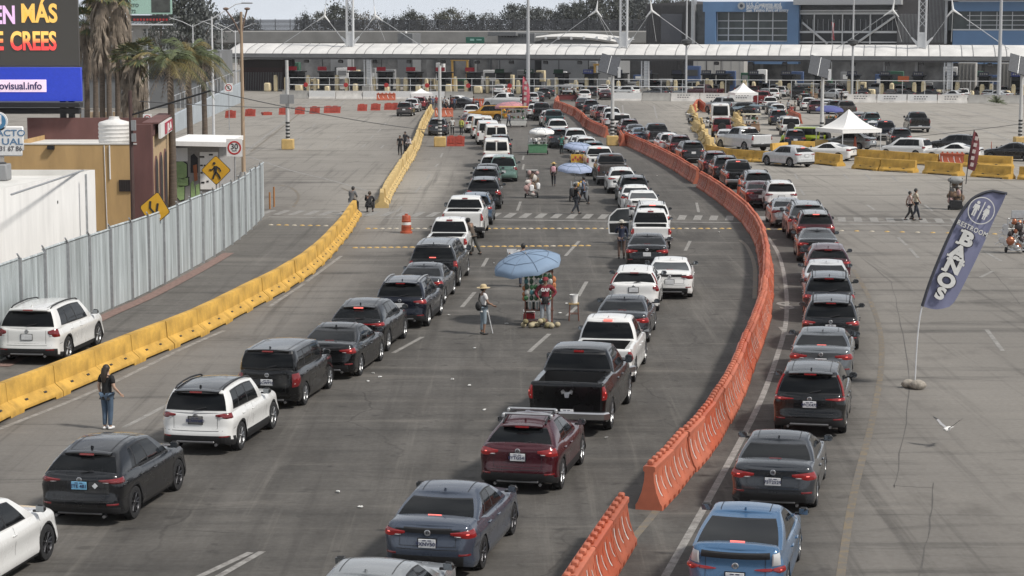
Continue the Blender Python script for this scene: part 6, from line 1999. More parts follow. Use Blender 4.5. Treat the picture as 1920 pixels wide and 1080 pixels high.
LEFT_QUEUE = [
    ('suv_sleek', 'white', ('fr', 88, 1050), dict(lit=False, dark_rim=True, a=14, black_mirror=True), 'white SUV with dark wheel rims, cut off by the left edge of the picture'),
    ('suv_sleek', 'coal', ('rr', 253, 972), dict(plate='ETE 4B1', stick=1, plate_col='BLUEPLATE', dark_rim=True, lit=False, a=13.2), 'dark charcoal SUV with sloping rear window and blue plate'),
    ('suv_square', 'white', ('rr', 452, 843), dict(roof='0b0b0c', lit=False, plate='8CNW680', plate_col='DARKPLATE', black_mirror=True, a=13), 'white SUV with a black roof and black bumper, unlit tail lamps'),
    ('boxy', 'black', ('rr', 572, 759), dict(lit=False, plate='6CWP76', a=16), 'boxy black car with upright tail and large rear window'),
    ('sedan', 'black', ('rr', 676, 704), dict(plate='8AC90', a=16.5), 'glossy black sedan directly ahead of the boxy black car'),
    ('suv_sleek', 'black', ('rr', 728, 658), dict(rail=1, a=16, lights='bar'), 'black SUV with silver roof rails and a full-width red light bar'),
    ('suv', 'navy', ('rr', 804, 611), dict(rail=1, a=14.5), 'very dark navy SUV with silver roof rails and thin high tail lamps'),
    ('sedan', 'grey', ('rr', 834, 569), dict(a=13), 'dark grey sedan with large triangular tail lamps in the left line of cars'),
    ('canopy_pickup', 'coal', ('rr', 862, 536), dict(lit=True, a=11), 'dark charcoal capped pickup with a wide tail behind the white open-bed pickup'),
    ('pickup_small', 'white', ('c', 840, 486), dict(a=10, black_mirror=True), 'white pickup with a dark open bed, a man leaning on its right side'),
    ('pickup', 'white', ('c', 870, 446), dict(a=9, black_mirror=True, bump=1), 'white pickup showing its broad tailgate with lit lamps just past the crosswalk'),
    ('suv', 'bluegrey', ('c', 892, 421), dict(a=8), None), ('suv_big', 'black', ('c', 908, 391), dict(a=7.5, clear=False), None), ('suv', 'coal', ('c', 911, 363), dict(a=7), None), ('sedan', 'coal', ('c', 914, 350), dict(a=6.5), None),
    ('suv', 'white', ('c', 924, 336), dict(a=6.5), None), ('minivan', 'green', ('c', 944, 340), dict(a=7, lit=False), 'grey-green minivan standing half out of line to the right of the white van'),
    ('van', 'cream', ('c', 931, 313), dict(a=6, lit=False), 'cream white van with paired rear windows, nearest of the row of vans'), ('suv', 'coal', ('c', 938, 291), dict(a=5), None), ('van', 'cream', ('c', 930, 280), dict(a=5, lit=False), None), ('van', 'white', ('c', 915, 271), dict(a=5), None), ('van', 'white', ('c', 905, 260), dict(a=5), None), ('suv_big', 'white', ('c', 891, 249), dict(a=5), None), ('sedan', 'wine', ('c', 880, 240), dict(a=5), None), ('suv', 'white', ('c', 884, 224), dict(a=4), None),
]
MID_QUEUE = [
    ('sedan_low', 'silver', ('c', 672, 1240), dict(a=13, lit=False), 'silver sedan of which only the roof shows at the bottom edge'),
    ('sedan', 'slate', ('rr', 905, 1066), dict(plate='9XNV501', dark_rim=True, a=13.5), 'slate blue-grey sedan with lit lamps and plate 9XNV501, at the bottom of the picture'),
    ('crossover', 'wine', ('rr', 1053, 916), dict(plate='8YTG541', a=13.5), 'dark red crossover with silver roof bars behind the black pickup'),
    ('pickup', 'black', ('rr', 1146, 804), dict(a=11, ram=1, plate='51D862'), 'black pickup with a chrome bumper and an empty black bed'),
    ('pickup_small', 'white', ('fr', 1209, 682), dict(a=9, black_mirror=True, small=1), 'white pickup with a dark rear window ahead of the black pickup'),
    ('sedan_low', 'grey', ('rr', 1217, 641), dict(a=8), 'dark grey sedan squeezed between the white pickup and a white SUV with upright lamps'),
    ('estate', 'white', ('c', 1190, 582), dict(a=7, lit=False, pillar=1, black_mirror=True), 'white SUV with tall upright tail lamps in the middle line of cars'),
    ('sedan', 'white', ('c', 1256, 556), dict(a=6, lit=False, clear=True), 'white sedan standing out to the right of the middle line, left of the orange barrier'),
    ('sedan_low', 'coal', ('c', 1213, 503), dict(a=5), 'dark charcoal sedan with a full-width lamp strip behind the white car with its door open'),
    ('pickup_small', 'white', ('c', 1220, 466), dict(a=4, opendoor=1), 'white pickup with its left front door standing wide open'),
    ('suv', 'white', ('c', 1222, 441), dict(a=3), None), ('liftback', 'white', ('c', 1205, 410), dict(a=1), None), ('sedan', 'white', ('c', 1192, 396), dict(a=0), None), ('suv', 'coal', ('c', 1187, 382), dict(a=-1, lit=False), None), ('suv_sleek', 'white', ('c', 1165, 362), dict(a=-2), None),
    ('pickup', 'brown', ('c', 1147, 346), dict(a=-3), 'brown-grey pickup with a dark rack over its bed'), ('pickup', 'white', ('c', 1125, 329), dict(a=-3), None), ('suv', 'teal', ('c', 1112, 306), dict(a=-4), None), ('suv', 'white', ('c', 1098, 296), dict(a=-4), None), ('sedan', 'pale', ('c', 1088, 287), dict(a=-4), None), ('suv_big', 'white', ('c', 1078, 280), dict(a=-4, lit=False), None), ('suv', 'grey', ('c', 1048, 277), dict(a=-4), None), ('suv_big', 'white', ('c', 1045, 259), dict(a=-4, lit=False), None), ('pickup', 'teal', ('c', 1039, 243), dict(a=-3), None), ('suv', 'white', ('c', 1029, 237), dict(a=-3), None), ('pickup', 'coal', ('c', 1016, 226), dict(a=-2), None), ('suv', 'white', ('c', 1003, 222), dict(a=-1), None),
    ('suv', 'coal', ('c', 984, 202), dict(a=8), None), ('suv', 'pale', ('c', 998, 197), dict(a=9), None), ('sedan', 'coal', ('c', 1008, 192), dict(a=9), None), ('suv', 'black', ('c', 1020, 186), dict(a=10), None), ('sedan', 'grey', ('c', 1029, 181), dict(a=10), None),
]
INNER_QUEUE = [
    ('suv', 'coal', ('c', 1297, 305), dict(a=-9), 'dark charcoal SUV with bright lamps nearest the bend of the orange barrier'), ('suv', 'wine', ('c', 1274, 292), dict(a=-9), None), ('suv', 'white', ('c', 1254, 287), dict(a=-10), None), ('pickup', 'coal', ('c', 1234, 275), dict(a=-10), None), ('sedan', 'bluegrey', ('c', 1203, 270), dict(a=-11), None), ('sedan', 'grey', ('c', 1192, 263), dict(a=-11), None), ('suv', 'wine', ('c', 1180, 256), dict(a=-11), None), ('jeep', 'white', ('c', 1165, 248), dict(a=-10), None), ('suv', 'pale', ('c', 1148, 241), dict(a=-9), None), ('suv_big', 'white', ('c', 1146, 232), dict(a=-8), None), ('suv', 'wine', ('c', 1131, 226), dict(a=-8), None), ('sedan', 'silver', ('c', 1123, 221), dict(a=-7), None), ('suv', 'navy', ('c', 1108, 213), dict(a=-6), None), ('sedan', 'grey', ('c', 1092, 205), dict(a=-5), None), ('suv', 'white', ('c', 1096, 190), dict(a=4), None), ('sedan', 'wine', ('c', 1135, 187), dict(a=8), None), ('suv', 'coal', ('c', 1110, 184), dict(a=8), None),
]
RIGHT_QUEUE = [
    ('liftback', 'blue', ('c', 1388, 1117), dict(a=1.5, plate='7FTZ358', ), 'bright blue hatchback with a black panel under its rear window at the bottom right'),
    ('sedan_low', 'grey', ('c', 1455, 945), dict(a=1.5, plate='7ST2529', clear=False), 'dark grey sedan with wide red lamps directly ahead of the bright blue hatchback'),
    ('suv_crv', 'black', ('c', 1520, 808), dict(a=2, plate='9FCX475', pillar=1), 'black SUV with lamps climbing beside its rear window in the right queue'),
    ('sedan_low', 'steel', ('c', 1540, 712), dict(a=1.5), 'steel grey sedan half hidden by the black SUV with tall lamps in the right queue'),
    ('suv', 'coal', ('c', 1557, 653), dict(a=0, plate='9BUK27'), 'dark charcoal SUV with a white plate and thin lamps, ahead of the steel grey sedan'),
    ('suv', 'grey', ('c', 1553, 600), dict(a=-1.5), 'dark grey SUV in the right queue, ahead of the charcoal SUV with white plate'),
    ('sedan', 'pale', ('c', 1548, 562), dict(a=-3, lit=False), 'pale silver sedan between two dark SUVs of the right queue, mostly hidden'),
    ('suv_sleek', 'wine', ('c', 1551, 533), dict(a=-4.5), 'dark red SUV with a silver roof and lit lamps in the right queue'),
    ('coupe', 'coal', ('c', 1532, 490), dict(a=-6, clear=True), 'dark charcoal coupe with clear rear window showing two seats'),
    ('suv', 'wine', ('c', 1527, 461), dict(a=-7, roof='8d9092'), 'dark red SUV with a pale roof and lit high lamp, near the crosswalk'),
    ('suv_big', 'silver', ('c', 1512, 446), dict(a=-8, clear=True), 'large silver SUV with roof rails straddling the crosswalk'),
    ('sedan', 'silver', ('c', 1476, 425), dict(a=-8, lit=False), 'silver sedan mostly hidden at the left of the large silver SUV on the crosswalk'),
    ('suv', 'white', ('c', 1462, 394), dict(a=-9, lit=False), 'white SUV with dark rear window just above the crosswalk in the right queue'),
    ('sedan', 'wine', ('c', 1424, 388), dict(a=-9), None), ('suv', 'silver', ('c', 1419, 371), dict(a=-9), None), ('pickup_small', 'black', ('c', 1386, 353), dict(a=-9), None), ('suv', 'coal', ('c', 1360, 338), dict(a=-9), None), ('suv', 'wine', ('c', 1340, 328), dict(a=-9), None),
]
YARD = [   # cars standing about in the right-hand yard
    ('suv_sleek', 'pale', ('c', 1498, 313), dict(a=-32), 'pale silver SUV turning left in front of the yellow barriers'),
    ('coupe', 'white', ('c', 1580, 301), dict(a=-58, lit=False), 'white coupe facing left behind the yellow barriers, beside the white tent'),
    ('sedan', 'silver', ('c', 1618, 281), dict(a=-55, lit=False), 'silver sedan parked under the white peaked tent'),
    ('minivan', 'white', ('c', 1722, 294), dict(a=-52, lit=False, s=.86), 'white minivan facing left behind the double row of yellow barriers'),
    ('hatch', 'black', ('c', 1815, 286), dict(a=-62, lit=False), 'black hatchback facing left behind the white coupe at the right'),
    ('coupe', 'white', ('c', 1818, 302), dict(a=-64, lit=False), 'white coupe facing left behind the orange panels and the maroon flag'),
    ('sedan', 'black', ('c', 1928, 302), dict(a=-66, lit=False), 'black sedan cut off by the right edge, facing left'),
    ('suv', 'coal', ('c', 1688, 276), dict(a=-16), 'dark charcoal SUV with lit lamps just right of the white tent'),
    ('pickup', 'black', ('c', 1722, 248), dict(a=-3, lit=False, black_mirror=True), 'black pickup standing alone in the open yard at right'),
    ('pickup_small', 'navy', ('c', 1662, 263), dict(a=-14), None), ('sedan', 'pale', ('c', 1641, 256), dict(a=-14), None), ('suv', 'teal', ('c', 1634, 241), dict(a=-13), None), ('sedan', 'silver', ('c', 1610, 236), dict(a=-12), None), ('pickup', 'brown', ('c', 1588, 222), dict(a=-10), None), ('suv', 'coal', ('c', 1566, 214), dict(a=-8), None), ('sedan', 'pale', ('c', 1552, 208), dict(a=-6), None), ('suv', 'wine', ('c', 1530, 213), dict(a=-5), None), ('suv', 'white', ('c', 1516, 208), dict(a=-4), None), ('suv', 'black', ('c', 1508, 199), dict(a=2), None),
    ('van_tall', 'white', ('c', 1350, 240), dict(a=-2, lit=False), 'tall white van with one large rear window behind the red off-roader'),
    ('jeep', 'red', ('c', 1353, 257), dict(a=-6, lit=False), 'red off-roader with a dark rear window behind the tall white van'),
    ('sedan', 'pale', ('c', 1362, 274), dict(a=-12, lit=False), 'pale silver sedan at the left of the silver pickup behind the yellow barrier'),
    ('pickup', 'pale', ('c', 1414, 283), dict(a=-27, bump=1), 'pale silver pickup with lit lamps behind the row of yellow barriers'),
    ('jeep', 'lime', ('c', 1534, 278), dict(a=-62, lit=False), 'lime green off-roader facing left beside the white peaked tent'),
    ('suv', 'navy', ('c', 1490, 279), dict(a=-10), 'navy blue SUV with a roof rack left of the lime green off-roader'),
    ('jeep', 'white', ('c', 1482, 256), dict(a=-8, lit=False), None), ('sedan', 'silver', ('c', 1475, 245), dict(a=-7), None), ('suv', 'navy', ('c', 1459, 235), dict(a=-4), None), ('suv', 'white', ('c', 1458, 222), dict(a=-2, lit=False), None), ('sedan', 'coal', ('c', 1450, 215), dict(a=0, lit=False), None), ('suv', 'white', ('c', 1444, 206), dict(a=4, lit=False), None), ('pickup', 'red', ('c', 1428, 199), dict(a=8, lit=False), None), ('suv', 'coal', ('c', 1408, 219), dict(a=-58, lit=False), 'dark charcoal SUV standing crosswise behind the blue-grey tarp'), ('pickup', 'silver', ('c', 1372, 213), dict(a=-30, lit=False), 'silver pickup standing askew right of the tall white van'),
    ('suv', 'white', ('c', 1450, 187), dict(a=12), None), ('sedan', 'silver', ('c', 1434, 184), dict(a=14), None), ('pickup', 'coal', ('c', 1496, 187), dict(a=10), None),
]
LEFT_ROAD = [
    ('suv_big', 'white', ('rr', 128, 676), dict(a=7, lit=False, black_mirror=True), 'white large SUV on the left road between the corrugated fence and the yellow barrier'),
    ('suv', 'brown', ('c', 759, 218), dict(a=4), 'brown-grey SUV in the far left lanes, short of the white tent'), ('suv', 'pale', ('c', 772, 210), dict(a=4), 'pale silver SUV just ahead of the brown-grey one in the far left lanes'),
    ('suv', 'red', ('c', 786, 206), dict(a=4, lit=False), 'small red SUV beside the white tent at the far left'), ('suv', 'grey', ('c', 821, 254), dict(a=2, lit=False), 'dark grey SUV parked behind the lamp pole with a yellow block base'),
    ('suv_big', 'yellow', ('c', 938, 227), dict(a=-72, lit=False), 'yellow large SUV standing crosswise beside the food stall'), ('pickup', 'white', ('c', 968, 203), dict(a=-62, lit=False), 'white pickup standing crosswise beyond the red feather banner'), ('sedan', 'white', ('c', 872, 200), dict(a=-60, lit=False), 'white sedan standing crosswise among the far crowd'), ('sedan', 'coal', ('c', 882, 205), dict(a=-64, lit=False), 'dark charcoal sedan standing crosswise among the far crowd'),
]
SPECIALS = {}
WHERE = {'LEFT_QUEUE': 'the left line of cars', 'MID_QUEUE': 'the middle line of cars', 'INNER_QUEUE': 'the line right of the orange barrier', 'RIGHT_QUEUE': 'the right-hand line of cars', 'YARD': 'the yard at far right', 'LEFT_ROAD': 'the far left road'}
GROUPS = {'LEFT_QUEUE': 'cars queuing in the left line', 'MID_QUEUE': 'cars queuing in the middle line', 'INNER_QUEUE': 'cars queuing beyond the orange barrier', 'RIGHT_QUEUE': 'cars queuing in the right line', 'YARD': 'cars in the right-hand yard', 'LEFT_ROAD': 'cars on the left road'}
used_labels = set()
PCOL = {'BLUEPLATE': mat('plate_blue', (.18, .42, .62), .45), 'DARKPLATE': mat('plate_dark', (.12, .12, .12), .45)}
def uniq(lab, alts):
    if len(lab.split()) > 16: lab = lab.replace('dark charcoal', 'charcoal').replace('pale silver', 'silver').replace('the line right of the orange barrier', 'the inner line')
    for x in [lab] + alts:
        if x not in used_labels:
            used_labels.add(x); return x
    print('DUP', lab)
    return lab
def headings(Q):
    P = []
    for k_, c_, a_, o_, l_ in Q:
        g_ = G(a_[1], a_[2])
        P.append((g_.x - (.85 if a_[0] != 'c' else 0), g_.y - (2.7 if a_[0] == 'fr' else 0)))
    H_ = []
    for x, y in P:
        bw = 9 + .11 * y
        w_ = [math.exp(-((q[1] - y) / bw) ** 2) for q in P]
        sw = sum(w_); mx_ = sum(a * q[0] for a, q in zip(w_, P)) / sw; my_ = sum(a * q[1] for a, q in zip(w_, P)) / sw
        H_.append(math.atan(sum(a * (q[0] - mx_) * (q[1] - my_) for a, q in zip(w_, P)) / max(1e-6, sum(a * (q[1] - my_) ** 2 for a, q in zip(w_, P)))))
    return H_
for qn, Q in (('LEFT_QUEUE', LEFT_QUEUE), ('MID_QUEUE', MID_QUEUE), ('INNER_QUEUE', INNER_QUEUE), ('RIGHT_QUEUE', RIGHT_QUEUE), ('YARD', YARD), ('LEFT_ROAD', LEFT_ROAD)):
    HD = headings(Q) if 'QUEUE' in qn else None
    for i, (kind, col, anc, o, lab) in enumerate(Q):
        o = dict(o)
        ang = R(o.pop('a'))
        if HD: ang = HD[i]
        elif abs(ang) < R(20) and qn == 'YARD': ang = R(4 if anc[2] >= 205 else 14)
        sp = {k: o.pop(k) for k in ('ram', 'opendoor', 'small', 'pillar', 'lights', 's', 'stick') if k in o}
        if o.get('plate_col'): o['plate_col'] = PCOL[o['plate_col']]
        if o.get('bump') == 1: o['bump'] = TRIM
        py = anc[2]
        lod = 0 if py > 470 else (1 if py > 232 else 2)
        if kind == 'pickup' and sp.get('small'): o['bump'] = TRIM
        if lab is None:
            nb = Q[i - 1] if i else Q[i + 1]
            nx = Q[i + 1] if i + 1 < len(Q) else None
            base = f'{CN[col]} {KN[kind]} in {WHERE[qn]}, ahead of the {CN[nb[1]]} {KN[nb[0]]}'
            if nx: base = f'{CN[col]} {KN[kind]} between the {CN[nb[1]]} {KN[nb[0]]} and the {CN[nx[1]]} {KN[nx[0]]}'
            n2 = Q[i - 2] if i > 1 else Q[-1]
            alts = [f'{CN[col]} {KN[kind]} in {WHERE[qn]}, second past the {CN[n2[1]]} {KN[n2[0]]}']
            lab = uniq(base, alts)
        else:
            lab = uniq(lab, [])
        t_ = place_car(kind, C_[col], anc, ang, lab, GROUPS[qn], lod=lod, **o)
        if sp.get('s'): t_.scale = (sp['s'],) * 3
        d = SPEC[kind]; bd = cm(kind)[3]
        if sp.get('ram'):
            for ch in list(t_.children):
                if ch.name.startswith('badge'): bpy.data.objects.remove(ch)
            em = MB(); yr = bd.pt(0, 1.1)[1]
            em.prism([(-.04, yr - .05, 1.14), (.04, yr - .05, 1.14), (.10, yr - .05, 1.20), (.15, yr - .04, 1.16), (.13, yr - .04, 1.08), (.07, yr - .05, 1.11), (.045, yr - .06, 1.0), (-.045, yr - .06, 1.0), (-.07, yr - .05, 1.11), (-.13, yr - .04, 1.08), (-.15, yr - .04, 1.16), (-.10, yr - .05, 1.20)], (0, .05, 0))
            em.build('emblem', CHROME, t_)
        if sp.get('stick'):
            q = MB(); yr = bd.pt(.3, .86)[1]; q.box((.34, yr - .01, .86), (.085, .012, .085), 0, Matrix.Rotation(R(45), 3, 'Y')); q.build('sticker', PLATE, t_)
        if sp.get('lights') == 'bar':
            q = MB(); rws = []
            for z in (.94, .955, .975, .985):
                rws.append([(bd.pt(abs(u) * 1.0, z, .02)[0] * (1 if u >= 0 else -1), bd.pt(abs(u) * 1.0, z, .02)[1], z) for u in [k / 8 for k in range(-8, 9)]])
            q.grid(rws); q.build('light_bar', LAMP_ON, t_)
        if sp.get('opendoor'):
            hw = d['W'] / 2
            q = MB()
            x0, y0 = -hw - .02, 3.35
            out_ = Vector((-.97, -.05, 0))
            P = [(0, .45), (1.02, .48), (1.08, 1.0), (1.02, 1.08), (.62, 1.60), (0.05, 1.64)]
            rim_ = [Vector((x0, y0, 0)) + out_ * a + Vector((0, 0, z)) for a, z in P]
            q.prism([Vector((x0, y0, 0)) + out_ * a + Vector((0, 0, z)) for a, z in [(0, .42), (1.02, .45), (1.08, .95), (1.04, 1.06), (0, 1.06)]], (0, .09, 0))
            q.tube([Vector((x0, y0 + .04, 0)) + out_ * a + Vector((0, 0, z)) for a, z in [(1.04, 1.04), (.98, 1.30), (.62, 1.62), (.05, 1.66)]], .035, 6)
            dr = q.build('door', paint(C_['white'], 0.0, .34), t_)
            q = MB(); q.prism([Vector((x0, y0 - .006, 0)) + out_ * a + Vector((0, 0, z)) for a, z in [(.05, .5), (.96, .52), (1.0, .95), (.05, .98)]], (0, .005, 0)); q.build('door_trim', TRIM, dr)
            q = MB(); q.prism([Vector((x0, y0 + .03, 0)) + out_ * a + Vector((0, 0, z)) for a, z in [(.03, 1.06), (1.0, 1.06), (.95, 1.28), (.62, 1.58), (.05, 1.62)]], (0, .012, 0)); q.build('door_glass', GLASS_LIGHT, dr)
PL_CARS = []
pool = ['white', 'white', 'silver', 'coal', 'black', 'pale', 'grey', 'wine', 'white', 'navy', 'brown']
kinds_ = ['suv', 'sedan', 'suv', 'pickup', 'hatch', 'sedan', 'suv_big', 'minivan']
seq = [(935, -6, 'suv', 'white', 0), (1062, -2, 'suv', 'pale', 0), (1090, 8, 'suv', 'coal', 0), (1130, -3, 'suv', 'white', 0), (1160, 4, 'sedan', 'wine', 0), (1178, -4, 'sedan', 'white', -60),
       (1222, 6, 'pickup', 'coal', 0), (1236, -2, 'sedan', 'brown', 0), (1256, -9, 'sedan', 'grey', -70), (1268, 7, 'suv', 'white', 0), (1298, 3, 'van', 'white', 0), (1306, -7, 'sedan', 'silver', -60), (1322, 10, 'suv', 'white', 0), (1337, 2, 'suv', 'white', 0), (1352, -9, 'pickup', 'wine', -72), (1386, 8, 'sedan', 'coal', 0), (1412, -4, 'suv', 'wine', 0),
       (1450, 4, 'suv', 'white', 0), (1462, -3, 'suv', 'pale', 0), (1476, 12, 'van', 'white', 0), (1500, -6, 'suv', 'black', 0), (1512, 6, 'sedan', 'coal', 0), (1530, 2, 'suv', 'white', 0), (1548, -5, 'pickup', 'grey', 0), (1572, 5, 'suv', 'silver', 0), (1586, -7, 'sedan', 'pale', -50), (1606, 8, 'sedan', 'white', 0), (1616, -6, 'sedan', 'coal', 0), (1640, 3, 'pickup', 'pale', 0), (1668, -7, 'sedan', 'brown', 0), (1688, 9, 'suv', 'white', 0), (1706, 1, 'sedan', 'wine', 0), (1722, -8, 'sedan', 'coal', -72), (1740, 8, 'suv', 'silver', 0), (1768, -8, 'sedan', 'black', -72), (1806, -7, 'suv', 'white', 0), (1814, -9, 'sedan', 'white', -60), (1838, 5, 'suv', 'brown', 0), (1852, -5, 'sedan', 'silver', 0), (1880, 8, 'suv', 'white', 0), (1898, -7, 'sedan', 'pale', -60), (1905, 2, 'sedan', 'grey', 0), (1196, -7, 'suv', 'white', -66), (1284, 14, 'suv', 'coal', 0), (1430, 12, 'suv', 'black', 0), (1560, 13, 'suv', 'white', 0), (1660, 14, 'suv', 'coal', 0), (1790, 12, 'suv', 'navy', 0)]
for i, (px, v, kind, col, da) in enumerate(seq):
    p = PP(PU(px, v), v)
    near = 'by the concrete wall' if v < -5 else ('at the cream bollards' if v < 5 else 'beside the booths')
    xw = 'standing crosswise ' if da else ''
    part = 'left of the middle column' if px < 1210 else ('below the ribbed grey block' if px < 1310 else ('below the blue office' if px < 1500 else ('below the truss block' if px < 1690 else 'at the right end of the plaza')))
    lab = f'{CN[col]} {KN[kind]} {xw}{near}, {part}'
    lab = uniq(lab, [lab + ', behind another of its kind', lab + ', farther right', lab + ', rightmost of its kind there'])
    place_car(kind, C_[col], p, R(17.4 + da), lab, 'cars in the inspection lanes', lit=(i % 3 == 0), lod=2)
ORANGE = mat('orange_plastic', (.41, .090, .042), .55, var=.13, scale=1.6); REFL = mat('reflective_white', (.72, .72, .70), .4); YCON = mat('yellow_painted_concrete', (.50, .295, .055), .75, var=.34, scale=1.8, detail=10); YFADE = mat('faded_yellow_concrete', (.50, .36, .15), .8, var=.2, scale=1.5, detail=8)
def orange_mesh(L=2.0):
    b = MB()
    prof = [(.30, 0), (.30, .10), (.255, .16), (.17, .38), (.115, .62), (.10, .82), (.135, .85), (.135, .93), (.10, .95)]
    P = [(x, z) for x, z in prof] + [(-x, z) for x, z in reversed(prof)]
    ys = [.02, .06, L - .06, L - .02]
    rows = [[(x * (.96 if j in (0, 3) else 1), y, z) for x, z in P] for j, y in enumerate(ys)]
    b.grid(rows, 0, True, closed=True)
    b.add(rows[0], [tuple(range(len(P)))], 0, False); b.add(rows[-1], [tuple(range(len(P)))], 0, False)
    for k in range(5):
        y = .2 + k * .4
        b.box((0, y, 1.0), (.13, .15, .12), 0, None, .025)
    for k in range(4):
        for sg in (1, -1): b.box((sg * .285, .25 + k * .5, .05), (.05, .16, .075), 2)
    for k in range(4):
        y0 = .14 + k * .48
        full = k % 2 == 0
        for sg in (1, -1):
            zs = [.74, .60, .46, .34, .25] if full else [.62, .50, .40, .30]
            A, C = [], []
            for j, z in enumerate(zs):
                t = j / (len(zs) - 1)
                xo = pl([(0, .30), (.10, .30), (.16, .255), (.38, .17), (.62, .115), (.82, .10)][::1] and [(p[1], p[0]) for p in prof[:6]], z) + .006
                sh = .02 + .16 * t ** 1.8
                wd = .055 if full else .035
                A.append((sg * xo, y0 + sh, z)); C.append((sg * xo, y0 + sh + wd, z))
            b.grid([A, C], 1, True)
            b.tube([(sg * (pl([(p[1], p[0]) for p in prof[:6]], z)), y0 + .26, z) for z in (.78, .5, .2)], .02, 4, 0)
    return b.mesh('orange_barrier', [ORANGE, REFL, mat('orange_dark_slot', (.25, .05, .02), .6)], 40)
om = orange_mesh()
OV = [ORANGE, mat('orange_plastic_faded', (.44, .125, .068), .65, var=.18, scale=1.6), mat('orange_plastic_grimy', (.34, .088, .045), .65, var=.22, scale=2.2)]
def lay(pxs, me, step, name, label, cat, group, jit=.0, zt=0):
    pts = [Vector((p.x, p.y, 0)) for p in smooth_line([G(x, y, zt) for x, y in pxs], 6)]
    tot = sum((q - p).length for p, q in zip(pts, pts[1:])); cnt = max(1, round(tot / step)); full = tot / cnt; st0 = step; step = full - 1e-4
    n = 0
    res = polyline(pts, step)
    for i in range(len(res) - 1):
        p, q = res[i][0], res[i + 1][0]
        d = q - p
        o = link(name, me, None, (p.x, p.y, 0), -math.atan2(d.x, d.y) + rnd.uniform(-jit, jit))
        lab = label(i, len(res) - 1) if callable(label) else label
        if me is om: _slot(o, 0, OV[rnd.choice((0, 0, 1, 1, 2))])
        tag(o, lab, cat, group); n += 1; o.scale.y = full / st0
    return n
GO = 'orange plastic barriers winding between the lines of cars'
lay([(1022, 1135), (1062, 1081), (1115, 1002), (1168, 925)], om, 2.0, 'orange_barrier', lambda i, n: 'orange plastic barrier of the short separate piece at the bottom edge, with white stripes', 'barrier', GO, zt=1.0)
lay([(1216, 957), (1275, 893), (1328, 828), (1373, 752), (1401, 680), (1429, 598), (1437, 520), (1427, 460), (1402, 420), (1371, 392), (1340, 368), (1314, 351)], om, 2.0, 'orange_barrier',
    lambda i, n: 'orange barrier forming the near open end of the long curve, its end face showing' if i == 0 else ('orange striped barrier in the long curve below the crosswalk, left of the right queue' if i < n * .55 else 'orange barrier in the long curve around the crosswalk, seen nearly end-on'), 'barrier', GO, .02)
lay([(1308, 345), (1262, 315), (1215, 290), (1172, 270)], om, 2.0, 'orange_barrier', lambda i, n: 'orange barrier in the straight row between the solar lamp post and the curve', 'barrier', GO, .02)
lay([(1163, 266), (1168, 274)], om, 2.0, 'orange_barrier', 'single orange barrier just right of the yellow lamp post base', 'barrier', GO)
lay([(1138, 258), (1118, 249), (1102, 241), (1092, 230), (1082, 221), (1062, 211), (1042, 203), (1046, 194)], om, 2.0, 'orange_barrier', lambda i, n: 'orange barrier in the far winding row beyond the solar lamp post', 'barrier', GO, .06)
lay([(1300, 212), (1309, 201), (1322, 210)], om, 2.0, 'orange_barrier', 'orange barrier beside the tall white van', 'barrier', GO)
lay([(706, 188), (742, 188)], om, 2.0, 'orange_barrier', 'orange barrier standing against the white wall at far left', 'barrier', GO); lay([(815, 219), (850, 219)], om, 2.0, 'orange_barrier', 'orange barrier behind the lamp post near the far crowd', 'barrier', GO); lay([(1762, 311), (1808, 312)], om, 2.0, 'orange_barrier', 'orange barrier among the yellow blocks at the maroon flag', 'barrier', GO); lay([(934, 178), (958, 178)], om, 2.0, 'orange_barrier', 'orange barrier at the cream bollards behind the food stall', 'barrier', GO); lay([(886, 200), (914, 200)], om, 2.0, 'orange_barrier', 'orange barrier beside the far dark sedan', 'barrier', GO); lay([(1478, 222), (1500, 232)], om, 2.0, 'orange_barrier', 'orange barrier beside the vendors in the right yard', 'barrier', GO)
def jersey(L, m_):
    b = MB()
    prof = [(.40, 0.0), (.40, .14), (.37, .18), (.15, .37), (.115, .84), (.095, .87)]
    P = [(x, z) for x, z in prof] + [(-x, z) for x, z in reversed(prof)]
    ys = [.0, .02, .45, .48, L - .48, L - .45, L - .02, L]
    rows = []
    for j, y in enumerate(ys):
        up_ = .075 if 2 < j < 5 else 0
        rows.append([(x * (.97 if j in (0, 7) else 1), y, max(z, up_) if z < .1 else z) for x, z in P])
    b.grid(rows, 0, True, closed=True)
    b.add(rows[0], [tuple(range(len(P)))], 0, False); b.add(rows[-1], [tuple(range(len(P)))], 0, False)
    for k in (L * .3, L * .7):
        for sg in (1, -1): b.box((sg * .27, k, .275), (.06, .16, .02), 1, Matrix.Rotation(sg * R(40), 3, 'Y'))
    return b.mesh('yellow_barrier', [m_, SK_], 40)
jm, jf = jersey(2.9, YCON), jersey(2.9, YFADE)
GY = 'yellow painted concrete barriers'
lay([(-70, 818), (0, 780), (105, 738), (240, 680), (360, 630), (455, 580), (530, 540), (590, 497), (640, 442), (664, 405)], jm, 2.94, 'yellow_barrier', lambda i, n: 'yellow concrete barrier in the near left row, ' + ('beside the white SUV on the left road' if i < 5 else ('along the middle of the left road' if i < n - 2 else 'at the end where two people sit')), 'barrier', GY, .012)
lay([(716, 390), (728, 360), (752, 323), (770, 293), (782, 268), (789, 246), (799, 226), (808, 209)], jf, 2.95, 'yellow_barrier', lambda i, n: 'yellow concrete barrier in the far left row beyond the crosswalk', 'barrier', GY, .03)
